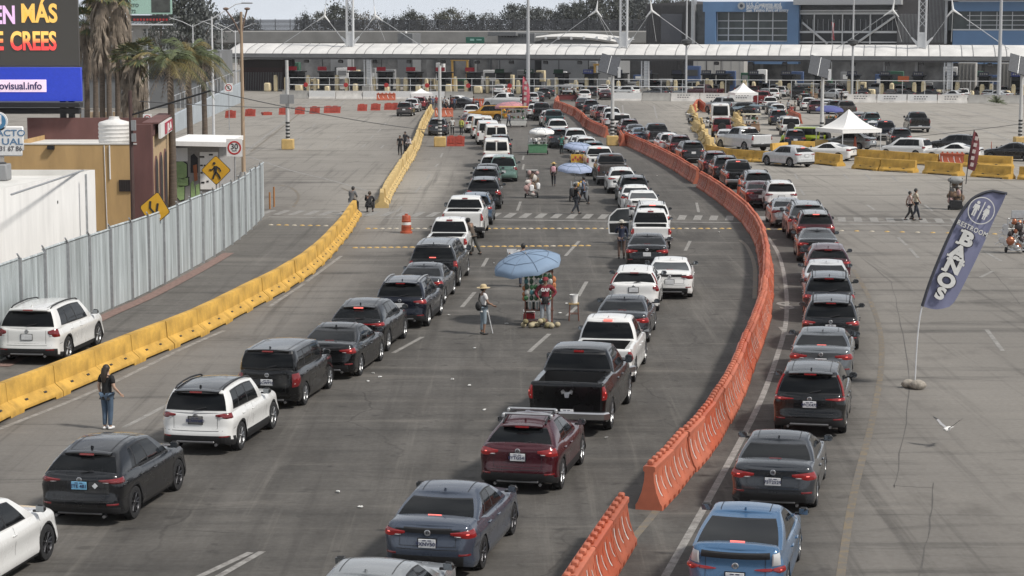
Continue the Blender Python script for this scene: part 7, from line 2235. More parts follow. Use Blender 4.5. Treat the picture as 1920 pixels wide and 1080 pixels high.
lay([(1325, 292), (1380, 302), (1420, 304), (1466, 307)], jm, 2.95, 'yellow_barrier', 'yellow concrete barrier in the short row below the pale silver pickup', 'barrier', GY, .02); lay([(1530, 307), (1578, 312)], jm, 2.95, 'yellow_barrier', 'yellow concrete barrier between the turning silver SUV and the white coupe', 'barrier', GY)
lay([(1604, 316), (1660, 321), (1718, 324)], jm, 2.95, 'yellow_barrier', 'yellow concrete barrier in the front row at right, left of the maroon flag', 'barrier', GY, .02); lay([(1736, 325), (1804, 330)], jm, 2.95, 'yellow_barrier', 'yellow concrete barrier in the front row at right, behind the loaded trolley', 'barrier', GY, .02); lay([(1826, 331), (1900, 336)], jm, 2.95, 'yellow_barrier', 'yellow concrete barrier in the front row at right, right of the maroon flag', 'barrier', GY, .02); lay([(1912, 336), (1990, 340)], jm, 2.95, 'yellow_barrier', 'yellow concrete barrier cut off by the right edge', 'barrier', GY)
lay([(1608, 301), (1660, 304), (1712, 308), (1760, 311)], jm, 2.95, 'yellow_barrier', 'yellow concrete barrier in the back row below the white minivan', 'barrier', GY, .02); lay([(1808, 312), (1856, 314), (1900, 316)], jm, 2.95, 'yellow_barrier', 'yellow concrete barrier in the back row below the black hatchback', 'barrier', GY, .02)
lay([(1446, 289), (1476, 287)], jm, 2.95, 'yellow_barrier', 'yellow concrete barrier left of the lime green off-roader', 'barrier', GY); lay([(1484, 284), (1528, 285)], jm, 2.95, 'yellow_barrier', 'yellow concrete barrier in front of the lime green off-roader', 'barrier', GY)
lay([(1328, 280), (1318, 258), (1308, 238), (1300, 218), (1298, 208)], jf, 2.95, 'yellow_barrier', 'yellow concrete barrier in the crooked row left of the red off-roader', 'barrier', GY, .16); lay([(1398, 254), (1386, 240), (1382, 222)], jf, 2.95, 'yellow_barrier', 'yellow concrete barrier in the short crooked row left of the striped stall', 'barrier', GY, .12)
rb = MB()
rb.prism([(-.55, .22, 0), (-.55, .18, .25), (-.48, .10, .85), (-.48, -.10, .85), (-.55, -.18, .25), (-.55, -.22, 0)], (1.1, 0, 0)); rb.box((0, 0, .88), (.5, .12, .08)); rb.box((0, -.2, .3), (.7, .03, .05)); rb.box((-.2, -.16, .5), (.05, .04, .4)); rb.box((.2, -.16, .5), (.05, .04, .4))
rbm = rb.mesh('red_block', [mat('red_plastic_block', (.36, .055, .035), .6, var=.2)])
for i, (px, py) in enumerate([(432, 221), (469, 218), (532, 215), (562, 214), (590, 213), (616, 212), (629, 212), (679, 208), (704, 207), (729, 206), (741, 206)]):
    o = link('red_block', rbm, None, G(px, py), rnd.uniform(-.25, .25)); tag(o, 'low red plastic block in the loose row across the far left lanes', 'barrier', 'red plastic blocks across the far left lanes')
    o.scale = (1.05, 1, .95)
o = link('red_block', rbm, None, G(502, 216), .4); o.rotation_euler = (R(-82), 0, .5); o.location.z = .12; tag(o, 'red plastic block knocked over, lying flat in the far left lanes', 'barrier', 'red plastic blocks across the far left lanes')
for px in (846, 862):
    o = link('red_block', rbm, None, G(px, 274), 0); o.scale = (.72, 1, 1); tag(o, 'red plastic block right beside the yellow base of the lamp post', 'barrier', 'red blocks beside the lamp post')
dr = thing('traffic_drum', 'orange traffic drum with a white band standing below the crosswalk', 'traffic drum', G(762, 437))
b = MB(); b.lathe([(0, 0), (.30, 0), (.30, .09), (.25, .10), (.245, .34), (.255, .36), (.235, .38), (.23, .62), (.24, .64), (.22, .66), (.21, .84), (.19, .88), (0, .90)], 22); b.build('drum', ORANGE, dr)
b = MB(); b.lathe([(.244, .42), (.242, .42), (.240, .55), (.236, .55)], 22); b.build('band', REFL, dr)
b = MB(); b.box((0, 0, .93), (.16, .05, .08), 0, None, .02); b.build('handle', ORANGE, dr)
cone = MB(); cone.lathe([(.0, .72), (.035, .70), (.15, .05), (.15, .03)], 14); cone.box((0, 0, .02), (.4, .4, .04)); conem = cone.mesh('traffic_cone', [ORANGE])
for px, py, lab in ((1386, 374, 'orange cone standing behind the orange barrier at the crosswalk'), (1603, 283, 'orange cone under the white peaked tent'), (1858, 300, 'slim orange delineator beside the black sedan at far right')):
    o = link('traffic_cone', conem, None, G(px, py)); tag(o, lab, 'traffic cone'); o.scale = (1.3, 1.3, 1.7) if px < 1800 else (.5, .5, 2.0)

YF = G(1713, 728).y
def fpt(px, py, dy=0.0): return AT(px, py, YF + dy)
ff = thing('feather_flag', 'slate blue restroom feather flag on a bowed pole held by stones', 'flag', G(1713, 728))
O = ff.location
Lf = smooth_line([(1728, 573, 0), (1744, 524, 0), (1768, 465, 0), (1795, 408, 0), (1818, 376, 0), (1840, 362, 0), (1860, 357, 0)], 5)
Rt = smooth_line([(1780, 575, 0), (1792, 562, 0), (1815, 518, 0), (1842, 462, 0), (1864, 412, 0), (1878, 384, 0), (1887, 363, 0)], 5)
b = MB(); rows = []
for i, (l_, r_) in enumerate(zip(Lf, Rt)):
    row = []
    for j in range(11):
        t = j / 10
        p = l_.lerp(r_, t)
        bow_ = 6 * math.sin(PI * t) if i == 0 else 0
        wv = .05 * math.sin(t * 7 + i * .12) * t
        row.append(fpt(p.x, p.y + bow_, wv) - O)
    rows.append(row)
b.grid(rows)
cl_m = mat('slate_blue_cloth', (.185, .195, .30), .8, var=.1, scale=1.2, stretch=(1, 1, .5))
b2 = MB(); b2.grid([[(p[0], p[1] + .008, p[2]) for p in r_] for r_ in rows]); b.join(b2)
clo = b.build('cloth', cl_m, ff, fix=False)
b = MB(); b.tube([fpt(p.x + 1, p.y + 1, -.01) - O for p in Lf] + [fpt(1888, 363, 0) - O], .045, 6); b.build('sleeve', mat('dark_sleeve', (.045, .048, .06), .8), ff)
b = MB(); P = smooth_line([(1715, 726, 0), (1719, 650, 0), (1724, 600, 0), (1730, 570, 0)], 5); b.tube([fpt(p.x, p.y) - O for p in P], [.022] * len(P), 6); b.build('pole', WSTEEL, ff)
upv = Vector((95, 0, 210)).normalized(); rtv = Vector((210, 0, -95)).normalized(); K = YF / FPX
LW = mat('flag_print_white', (.62, .62, .60), .8); LDk = mat('flag_print_outline', (.04, .04, .055), .8)  # dark printed outline behind the white letters
for s_, x, y, h_ in (('B', 1812, 449, 30), ('A', 1797, 474, 28), ('\u00d1', 1787, 500, 28), ('O', 1774, 527, 29), ('S', 1763, 551, 25)):
    for bold, mm, dy in ((.10, LDk, -.075), (.055, LW, -.09)):
        t_ = text_mb(s_, 1.0, bold, .002)
        if s_ in 'BA\u00d1':
            e = .035 if mm is LDk else 0
            ser = {'B': [(-.30, .33, .16), (-.30, -.33, .16)], 'A': [(-.30, -.33, .30), (.30, -.33, .30)], '\u00d1': [(-.32, .30, .22), (-.32, -.36, .26), (.32, .30, .26)]}[s_]
            for (cx, cz, w_) in ser: t_.box((cx, cz, .002), (w_ + e, .13 + e, .004))
        q = MB(); k = h_ * K / .82
        q.join(t_, None, UPRIGHT(tuple(fpt(x, y, dy) - O), rtv, upv, k * 1.2, k)); q.build('letter' if mm is LW else 'letter_outline', mm, clo)
for bold, mm, dy in ((.045, LDk, -.075), (.02, LW, -.09)):
    q = MB(); q.join(text_mb('RESTROOM', 1.0, bold, .002, 1.15), None, UPRIGHT(tuple(fpt(1823, 429, dy) - O), rtv, upv, 11.0 * K, 13 * K)); q.build('restroom_lettering', mm, clo)
c0 = fpt(1840, 395, -.08) - O
q = MB(); r0 = 26 * K
ring = [[c0 + (rtv * math.cos(a) * .98 + upv * math.sin(a)) * rr for a in [2 * PI * k / 40 for k in range(40)]] for rr in (r0 * .93, r0)]
q.grid(ring, 0, False, True)
def loc2(u, v): return c0 + rtv * (u * K) + upv * (v * K)
q.prism([loc2(-1, 18), loc2(1, 18), loc2(1, -18), loc2(-1, -18)], (0, -.006, 0))
for sx_, dress in ((-11, 0), (10, 1)):
    hd = loc2(sx_, 12); q.add([hd + (rtv * math.cos(a) + upv * math.sin(a)) * 3.1 * K for a in [2 * PI * k / 16 for k in range(16)]], [tuple(range(16))], 0, False)
    bodyp = [(-5, 8), (5, 8), (6.3, -2), (4.6, -2), (3.6, 3), (3.4, -15), (.5, -15), (.4, -4), (-.4, -4), (-.5, -15), (-3.4, -15), (-3.6, 3), (-4.6, -2), (-6.3, -2)] if not dress else [(-3.6, 8), (3.6, 8), (6.3, -1), (4.8, -1.6), (3.2, 3), (5, -6), (3, -6), (3, -14), (.6, -14), (.5, -6), (-.5, -6), (-.6, -14), (-3, -14), (-3, -6), (-5, -6), (-3.2, 3), (-4.8, -1.6), (-6.3, -1)]
    q.prism([loc2(sx_ + x, y) for x, y in bodyp], (0, -.006, 0))
q.build('restroom_symbol', LW, clo, fix=False)
for x, y, r_, lab in ((1704, 727, .19, 'rounded pale stone at the left of the flag pole foot'), (1721, 730, .21, 'rounded pale stone at the right of the flag pole foot')):
    b = MB(); b.sphere((0, 0, r_ * .62), r_, 12, 9, 0, (1.1, .9, .72)); b.v = [(p[0] * (1 + .1 * math.sin(p[1] * 23 + p[2] * 17)), p[1] * (1 + .08 * math.sin(p[0] * 19)), p[2]) for p in b.v]
    tag(b.build('stone', mat('pale_stone', (.30, .27, .23), .9, var=.35, scale=14), None, G(x, y)), lab, 'stone')
def feather(px, pyb, pyt, col, lab, lean=0, spots=None):
    p = G(px, pyb); s_ = FPX / p.y; h = (pyb - pyt) / s_
    t_ = thing('feather_flag', lab, 'flag', p)
    b = MB(); b.tube([(0, 0, 0), (lean * .3, 0, h * .5), (lean, 0, h)], .03, 6); b.build('pole', BLACKM, t_)
    b = MB(); rws = []
    for i in range(15):
        t = i / 14; z = h * (.28 + .70 * t); x = pl([(0, 0), (.5, lean * .3), (1, lean)], z / h); w_ = h * .17 * (math.sin(PI * min(.97, .18 + .8 * t)) ** .5)
        rws.append([(x + w_ * u, .06 * math.sin(u * 4 + t * 6), z - u * .15) for u in (0, .35, .7, 1)])
    b.grid(rws); c = b.build('cloth', col, t_, fix=False)
    b = MB()
    for k in range(5):
        z = h * (.36 + .12 * k); x = pl([(0, 0), (.5, lean * .3), (1, lean)], z / h); b.box((x + h * .07, -.09, z), (h * .06, .02, h * .07), 0, Matrix.Rotation(R(12), 3, 'Y'))
    b.build('print', mat('flag_pale_print', (.45, .38, .36), .8), c)
feather(1811, 345, 243, mat('maroon_cloth', (.15, .035, .04), .8), 'maroon feather flag with pale print behind the loaded trolley', .45)
feather(978, 226, 142, mat('red_white_cloth', (.45, .10, .13), .8, var=.3, scale=2.5), 'red and white feather banner beside the far food stall', .15)

CANV = mat('white_canvas', (.76, .75, .73), .8, var=.05)
def tent(px, pyb, half, h0, h1, lab, rot=0.2):
    t_ = thing('tent', lab, 'tent', G(px, pyb), rot)
    b = MB(); rows = []
    for k in range(9):
        t = k / 8; s_ = half * (1 - t) + .02; z = h0 + (h1 - h0) * (t ** 1.7)
        rows.append([(s_ * x, s_ * y, z) for x, y in ((-1, -1), (-.33, -1), (.33, -1), (1, -1), (1, -.33), (1, .33), (1, 1), (.33, 1), (-.33, 1), (-1, 1), (-1, .33), (-1, -.33))])
    b.grid(rows, 0, True, True); b.build('canopy', CANV, t_, sharp=30)
    b = MB(); rows = [[(half * x, half * y, z) for x, y in ((-1, -1), (1, -1), (1, 1), (-1, 1))] for z in (h0 - .32, h0)]; b.grid(rows, 0, False, True); b.build('valance', CANV, t_)
    for sx in (-1, 1):
        for sy in (-1, 1): b = MB(); b.tube([(sx * half * .97, sy * half * .97, 0), (sx * half * .97, sy * half * .97, h0)], .04, 6); b.build('leg', WSTEEL, t_)
tent(1590, 282, 1.95, 1.85, 3.4, 'large white peaked tent over a silver sedan in the right yard', .45); tent(1393, 203, 1.5, 2.0, 3.2, 'small white peaked tent just past the concrete wall'); tent(790, 203, 1.35, 1.9, 2.5, 'low white tent at the left end of the far crowd', .1)
def umbrella(loc, zt, rad, m_, lab, tilt=(0, 0), pole=True, ribs=8, group=None):
    t_ = thing('umbrella', lab, 'umbrella', loc, .3, group)
    tl = Matrix.Rotation(R(tilt[0]), 3, 'X') @ Matrix.Rotation(R(tilt[1]), 3, 'Y')
    top = Vector((0, 0, zt))
    b = MB(); rows = []
    n = ribs * 4
    for k in range(8):
        t = k / 7; row = []
        for j in range(n):
            a = 2 * PI * j / n; sc = abs(math.sin(a * ribs / 2))
            r_ = rad * math.sin(t * R(66)) / math.sin(R(66)) * (1 - .05 * sc * t); z = -rad * .30 * (1 - math.cos(t * R(66))) / (1 - math.cos(R(66))) + .05 * sc * t * rad * .6
            row.append(top + tl @ Vector((r_ * math.cos(a), r_ * math.sin(a), z)))
        rows.append(row)
    rows.append([p + tl @ Vector((0, 0, -.13)) for p in rows[-1]])
    b.grid(rows, 0, True, True); c = b.build('canopy', m_, t_, fix=False, sharp=50)
    b = MB()
    for j in range(ribs):
        a = 2 * PI * j / ribs; b.tube([top + tl @ Vector((0, 0, -.12)), top + tl @ Vector((rad * .95 * math.cos(a), rad * .95 * math.sin(a), -rad * .29))], .012, 4)
    b.build('ribs', STEEL, t_, fix=False)
    b = MB()
    for q_ in [[rows[k][j * 4] + Vector((0, 0, .006)) for k in range(8)] for j in range(ribs)] + [[p + Vector((0, 0, .008)) for p in rows[4]] + [rows[4][0] + Vector((0, 0, .008))]]: b.tube(q_, .014, 4)
    b.build('seam', mat('seam_slate', (.13, .18, .25), .8), c, fix=False)
    if pole:
        b = MB(); b.tube([(0, 0, .0), (0, 0, zt * .6), top + Vector((0, 0, .08))], .025, 6); b.build('pole', STEEL, t_)
    return t_
BLU = mat('blue_umbrella_cloth', (.19, .265, .37), .75, var=.1, scale=1.2); LAV = mat('lavender_umbrella_cloth', (.29, .345, .48), .75, var=.1)
CART = G(1013, 612)
umbrella(CART + Vector((-.5, .7, 0)), 2.42, 1.2, BLU, 'light blue umbrella tilted over the snack cart in the middle lane gap', (7, -13))
sc_ = thing('snack_cart', 'snack cart hung with rows of green crisp packets under the light blue umbrella', 'cart', CART + Vector((-.05, .35, 0)))
WOODR = mat('red_brown_wood', (.16, .07, .05), .7, var=.2)
b = MB(); b.box((0, 0, .55), (1.0, .6, .05)); b.box((0, 0, .15), (.95, .55, .05)); [b.box((sx * .46, sy * .26, .95), (.05, .05, 1.9)) for sx in (-1, 1) for sy in (-1, 1)]; b.box((0, .26, 1.88), (1.0, .05, .05)); b.box((0, -.26, 1.88), (1.0, .05, .05)); b.build('frame', WOODR, sc_)
pk = [mat('packet_' + n_, c_, .35, var=.25, scale=12) for n_, c_ in (('green', (.05, .14, .06)), ('dark_green', (.03, .075, .045)), ('orange', (.42, .16, .06)), ('pale', (.45, .45, .42)), ('teal', (.05, .16, .17)))]
b = MB()
for r_ in range(5):
    for c_ in range(6):
        cxx, czz = -.42 + c_ * .16 + rnd.uniform(-.02, .02), 1.74 - r_ * .19
        b.sphere((cxx, -.32 + rnd.uniform(-.03, .03), czz), .085, 7, 5, (0, 1, 0, 3, 1, 4)[(r_ * 5 + c_ * 2) % 6], (.95, .4, 1.15))
for z in (1.3, 1.1, .95): b.sphere((-.49, -.2, z), .1, 7, 5, 2, (.9, .7, 1)); b.sphere((.49, -.2, z + .3), .12, 7, 5, 2, (.9, .7, 1.1))
b.build('snack_packets', pk, sc_, fix=False)
b = MB(); [b.cyl((-.42 + k * .12, -.15 - .1 * (k % 2), .58), (-.42 + k * .12, -.15 - .1 * (k % 2), .84), .045, n=8, mi=k % 2) for k in range(5)]; b.build('bottles', [mat('dark_bottle', (.02, .03, .025), .2), mat('clear_bottle', (.35, .37, .36), .2)], sc_)
for i in range(15):
    a = i * 1.3; r_ = .10 + .48 * (i % 5) / 5
    o = MB(); o.sphere((0, 0, .095), .10, 9, 7, 0, (1, 1, .92)); o.v = [(x, y, z) for x, y, z in o.v]
    tag(o.build('coconut', mat('pale_coconut', (.44, .38, .25), .8, var=.3, scale=9) if i % 3 else mat('husk_coconut', (.22, .19, .10), .85, var=.3, scale=9), None, CART + Vector((.02 + .62 * math.cos(i * .41) * (1 if i % 2 else .55), -.25 + .16 * math.sin(a) - .1 * (i % 2), 0.002 + (.14 if i in (4, 9, 12) else 0)))), 'pale trimmed coconut in the heap at the foot of the snack cart', 'coconut', 'coconuts heaped at the snack cart')
cl = thing('cooler_box', 'small red cooler box with white lid left of the snack cart', 'cooler', G(992, 603))
b = MB(); b.box((0, 0, .17), (.40, .3, .34), 0, None, .03); b.build('tub', mat('cooler_red', (.22, .015, .02), .45), cl); b = MB(); b.box((0, 0, .37), (.42, .32, .07), 0, None, .025); b.build('lid', WHITEP, cl); b = MB(); b.tube([(-.2, -.17, .3), (-.2, -.2, .43), (.2, -.2, .43), (.2, -.17, .3)], .012, 5); b.build('handle', WHITEP, cl)
st = thing('stool', 'tall wooden stool standing on the road right of the snack cart', 'stool', G(1076, 601))
b = MB(); b.box((0, 0, .60), (.36, .3, .04)); b.build('seat', mat('yellow_wood', (.36, .25, .10), .7), st)
for sx in (-1, 1):
    for sy in (-1, 1): b = MB(); b.tube([(sx * .17, sy * .14, 0), (sx * .14, sy * .11, .6)], .022, 5); b.build('leg', WOODR, st)
b = MB(); b.tube([(-.16, -.13, .25), (.16, -.13, .25)], .015, 5); b.tube([(-.16, .13, .25), (.16, .13, .25)], .015, 5); b.build('stretcher', WOODR, st)
bu = thing('bucket', 'white plastic bucket standing on the wooden stool', 'bucket', G(1076, 601) + Vector((0, 0, .62)))
b = MB(); b.lathe([(0, 0), (.12, 0), (.145, .28), (.155, .28), (.155, .30), (.135, .30), (.115, .02), (0, .02)], 18); b.build('pail', WHITEP, bu); b = MB(); b.tube([(.15 * math.cos(a), .0, .28 + .1 * math.sin(a) * -1) for a in [PI * k / 8 for k in range(9)]], .006, 4); b.build('handle', STEEL, bu)
def trolley(px, pyb, lab, h, wdt, mats_, n, rot=0, frame=BLACKM, seed=1):
    r_ = random.Random(seed)
    t_ = thing('loaded_trolley', lab, 'trolley', G(px, pyb), rot)
    b = MB(); [b.tube([(sx * wdt / 2, .1, .12), (sx * wdt / 2, .14, h)], .025, 6) for sx in (-1, 1)]; [b.tube([(-wdt / 2, .12, z), (wdt / 2, .12, z)], .02, 5) for z in (.3, h * .4, h * .7, h)]; b.box((0, -.12, .16), (wdt, .5, .04)); b.build('frame', frame, t_)
    for sx in (-1, 1): b = MB(); b.lathe([(0, -.04), (.10, -.04), (.13, -.02), (.13, .02), (.10, .04), (0, .04)], 14, 0, 'x', (sx * (wdt / 2 + .06), .12, .13)); b.build('wheel', TYRE, t_)
    b = MB()
    for k in range(n):
        z = .28 + (h - .35) * r_.random(); x = r_.uniform(-.5, .5) * wdt * 1.05; s_ = r_.uniform(.09, .19)
        b.sphere((x, -.16 + r_.uniform(-.16, .12), z), s_, 8, 6, r_.randrange(len(mats_)), (r_.uniform(.7, 1.2), .8, r_.uniform(.8, 1.5)))
    b.build('goods', mats_, t_, fix=False)
    return t_
gw_ = [mat('plush_white', (.55, .52, .48), .9, var=.3, scale=9), mat('plush_pink', (.45, .30, .28), .9, var=.3, scale=9), mat('plush_brown', (.14, .10, .07), .9, var=.3, scale=9), mat('plush_grey', (.22, .21, .20), .9, var=.3, scale=9)]
tr = trolley(997, 371, 'tall trolley stacked with pale plush goods in the middle of the lanes', 1.65, .62, gw_, 60, .1)
b = MB(); b.box((0, -.12, 1.66), (.72, .45, .08), 0, None, .03); b.build('top_tray', mat('tray_grey', (.25, .25, .24), .7), tr); b = MB(); b.box((-.05, -.42, .62), (.26, .12, .4), 0, None, .05); b.box((.36, -.3, .72), (.22, .2, .42), 0, None, .06); b.build('white_bag', WHITEP, tr)
tr = trolley(1791, 393, 'dark hand trolley piled with goods under a grey cover, seen from behind', 1.78, .66, [gw_[1], gw_[2], gw_[3], mat('goods_tan', (.26, .17, .11), .8)], 34, PI - .1)
b = MB(); b.sphere((0, 0, 1.66), .5, 14, 9, 0, (.86, .62, .44)); b.v = [(x, y, z + .02 * math.sin(x * 17 + y * 11)) for x, y, z in b.v]; b.build('cover', mat('grey_tarp', (.26, .265, .26), .7, var=.15), tr)
b = MB(); b.box((0, .22, .3), (.7, .3, .5), 0, None, .03); b.build('crate', BLACKM, tr)
tr = trolley(1904, 474, 'trolley loaded with shiny pans and copper pots at the right edge', 1.55, .7, [mat('pan_steel', (.5, .5, .5), .25, .9), mat('pan_copper', (.36, .14, .08), .35, .8), mat('pan_dark', (.05, .04, .04), .4, .3), mat('pan_steel')], 30, .1, STEEL)
b = MB()
for (x, z, a) in ((-.62, .98, .6), (-.75, .62, .4), (-.6, 1.2, .8), (-.55, .5, .2)): b.lathe([(0, -.02), (.13, -.02), (.15, .03), (.155, .03)], 14, 0, 'y', (x, -.3, z)); b.tube([(x - .1, -.3, z - .05), (x - .32, -.3, z - .2)], .018, 5)
b.build('frying_pans', CHROME, tr)
b = MB(); b.box((.1, .1, 1.75), (.6, .08, .35)); b.build('wire_basket', STEEL, tr)
def stall(px, pyb, lab, w_, d_, h, mbody, mtop, mats_, seed=1, posts=True, rot=0, sign=None):
    r_ = random.Random(seed); t_ = thing('vendor_stall', lab, 'stall', G(px, pyb), rot)
    b = MB(); b.box((0, 0, .45), (w_, d_, .6), 0, None, .03); b.box((0, 0, .80), (w_ * 1.06, d_ * 1.06, .05)); b.build('counter', mbody, t_)
    if posts:
        b = MB(); [b.tube([(sx * w_ * .47, sy * d_ * .47, .8), (sx * w_ * .47, sy * d_ * .47, h)], .03, 5) for sx in (-1, 1) for sy in (-1, 1)]; b.box((0, 0, h * .72), (w_ * .95, d_ * .9, .04)); b.build('shelf_frame', STEEL, t_)
    if mtop is not None: b = MB(); b.box((0, 0, h + .05), (w_ * 1.15, d_ * 1.25, .10), 0, None, .03); b.build('roof', mtop, t_)
    b = MB()
    for k in range(26): b.box((r_.uniform(-.45, .45) * w_, r_.uniform(-.5, .3) * d_, r_.choice((.95, h * .72 + .12)) + r_.uniform(-.03, .08)), (r_.uniform(.1, .24), r_.uniform(.1, .2), r_.uniform(.12, .28)), r_.randrange(len(mats_)), Matrix.Rotation(r_.uniform(0, 2), 3, 'Z'), .02)
    b.build('goods', mats_, t_)
    for sx in (-1, 1): b = MB(); b.lathe([(0, -.04), (.15, -.04), (.19, 0), (.15, .04), (0, .04)], 14, 0, 'x', (sx * w_ * .5 + sx * .05, 0, .19)); b.build('wheel', TYRE, t_)
    if sign: b = MB(); b.box((0, -d_ * .6, h * .8), (w_ * .9, .04, .62), 0, None, .02); so = b.build('sign_board', sign, t_); b = MB(); [b.box((-.3 * w_ + k * .15 * w_, -d_ * .6 - .03, h * .8 + (.08 if k % 2 else -.06)), (.1 * w_, .02, .16)) for k in range(5)]; b.build('sign_print', mat('sign_red', (.40, .03, .06), .6), so)
    return t_
mixg = [gw_[0], mat('packet_green'), mat('packet_orange'), mat('goods_tan'), mat('goods_dark', (.04, .04, .045), .7)]
GREEN = mat('stall_green', (.09, .22, .12), .6)
stall(1008, 290, 'bright green vendor stall with white shelves under a white umbrella', 1.5, .9, 1.5, GREEN, None, [gw_[0], gw_[3], WHITEP], 3); umbrella(G(1016, 287), 2.05, 1.05, CANV, 'white umbrella over the bright green stall', (4, 0), True, 8)
stall(1083, 322, 'dark vendor cart with a yellow and red sign under a lavender umbrella', 1.1, .8, 1.2, mat('goods_dark'), None, mixg, 4, True, 0, mat('sign_yellow_print', (.62, .36, .05), .6)); umbrella(G(1086, 318), 1.95, 1.15, LAV, 'pale lavender umbrella over the cart with the yellow sign', (5, 4))
stall(1086, 378, 'grey vendor cart with silver canisters under the nearer lavender umbrella', 1.0, .8, 1.2, mat('cart_grey', (.28, .29, .30), .5, .4), None, [gw_[3], STEEL, mat('packet_pale'), mat('sign_yellow_print')], 5); umbrella(G(1078, 372), 2.1, 1.08, LAV, 'lavender umbrella over the cart with silver canisters, nearer of two', (6, 0))
stall(963, 238, 'far food stall with a white counter, yellow top and red roof edge', 2.6, 1.3, 2.0, mat('cart_white', (.5, .5, .48), .6), mat('stall_yellow', (.5, .28, .06), .6), mixg, 6); umbrella(G(953, 236), 2.5, 1.5, mat('pink_cloth', (.45, .2, .22), .8), 'pinkish umbrella leaning over the far food stall', (3, -6))  # yellow is the roof's own colour
stall(1068, 189, 'dark red stall with a flat grey roof at the far end of the orange barriers', 3.2, 1.6, 2.1, mat('stall_maroon', (.15, .03, .03), .7), GREYP, mixg, 7)
stall(1408, 248, 'striped stall with a pale awning between the yellow barriers', 1.6, 1.0, 1.7, mat('goods_tan'), mat('pale_awning', (.52, .48, .36), .8), mixg, 8); stall(1512, 186, 'stall with a flat grey roof beyond the vendors in the right yard', 3.0, 1.4, 2.1, mat('goods_tan'), GREYP, mixg, 9)
stall(1470, 228, 'orange vendor tubs stacked beside the right yard queue', .8, .6, 1.0, ORANGE, None, [ORANGE, WHITEP, GREEN], 10, False)
umbrella(G(1555, 236), 2.1, 1.5, mat('deep_blue_cloth', (.08, .09, .26), .8), 'deep blue umbrella left of the white peaked tent', (4, 0))
stall(1557, 238, 'dark vendor cart under the deep blue umbrella', 1.0, .7, 1.2, mat('goods_dark'), None, mixg, 11)
tp = thing('tarp_shade', 'sagging blue-grey tarp stretched over poles left of the right yard queue', 'tarp', G(1415, 224))
b = MB(); b.grid([[(x, y, 1.25 + .35 * (1 - abs(x) / 2.4) + .12 * math.sin(x * 3 + y * 2)) for x in [k * .4 - 2.4 for k in range(13)]] for y in (-.9, -.3, .3, .9)]); b.build('cloth', mat('tarp_blue', (.12, .16, .19), .7, var=.15), tp, fix=False)
for sx in (-2.3, 2.3): b = MB(); b.tube([(sx, -.8, 0), (sx, -.8, 1.3)], .03, 5); b.build('pole', STEEL, tp)
def motorbike(px, pyb, rot, lab):
    t_ = thing('motorbike', lab, 'motorbike', G(px, pyb), rot)
    for y in (-.65, .65): b = MB(); b.lathe([(.22, -.05), (.29, -.05), (.32, 0), (.29, .05), (.22, .05), (.22, -.05)], 18, 0, 'x', (0, y, .32)); b.build('wheel', TYRE, t_)
    b = MB(); b.sphere((0, .12, .80), .22, 10, 7, 0, (.7, 1.3, .7)); b.build('tank', mat('bike_dark', (.03, .03, .035), .3), t_); b = MB(); b.box((0, -.35, .82), (.26, .7, .1), 0, None, .04); b.build('seat', TRIM, t_)
    b = MB(); b.tube([(0, .65, .32), (0, .45, 1.0)], .04, 6); b.tube([(-.35, .42, 1.05), (0, .48, 1.0), (.35, .42, 1.05)], .02, 6); b.tube([(0, -.65, .32), (0, 0, .5), (0, .4, .9)], .05, 6); b.sphere((0, 0, .45), .2, 8, 6); b.build('frame', STEEL, t_)
    b = MB(); b.sphere((0, .58, .9), .1, 8, 6); b.build('headlight', LAMP_CLEAR, t_)
motorbike(1578, 203, .9, 'motorbike with a helmeted rider in front of the white wall'); motorbike(1295, 232, .2, 'dark motorbike parked left of the crooked yellow barriers'); motorbike(1326, 236, -1.2, 'dark motorbike parked between the crooked yellow barriers and the white van')

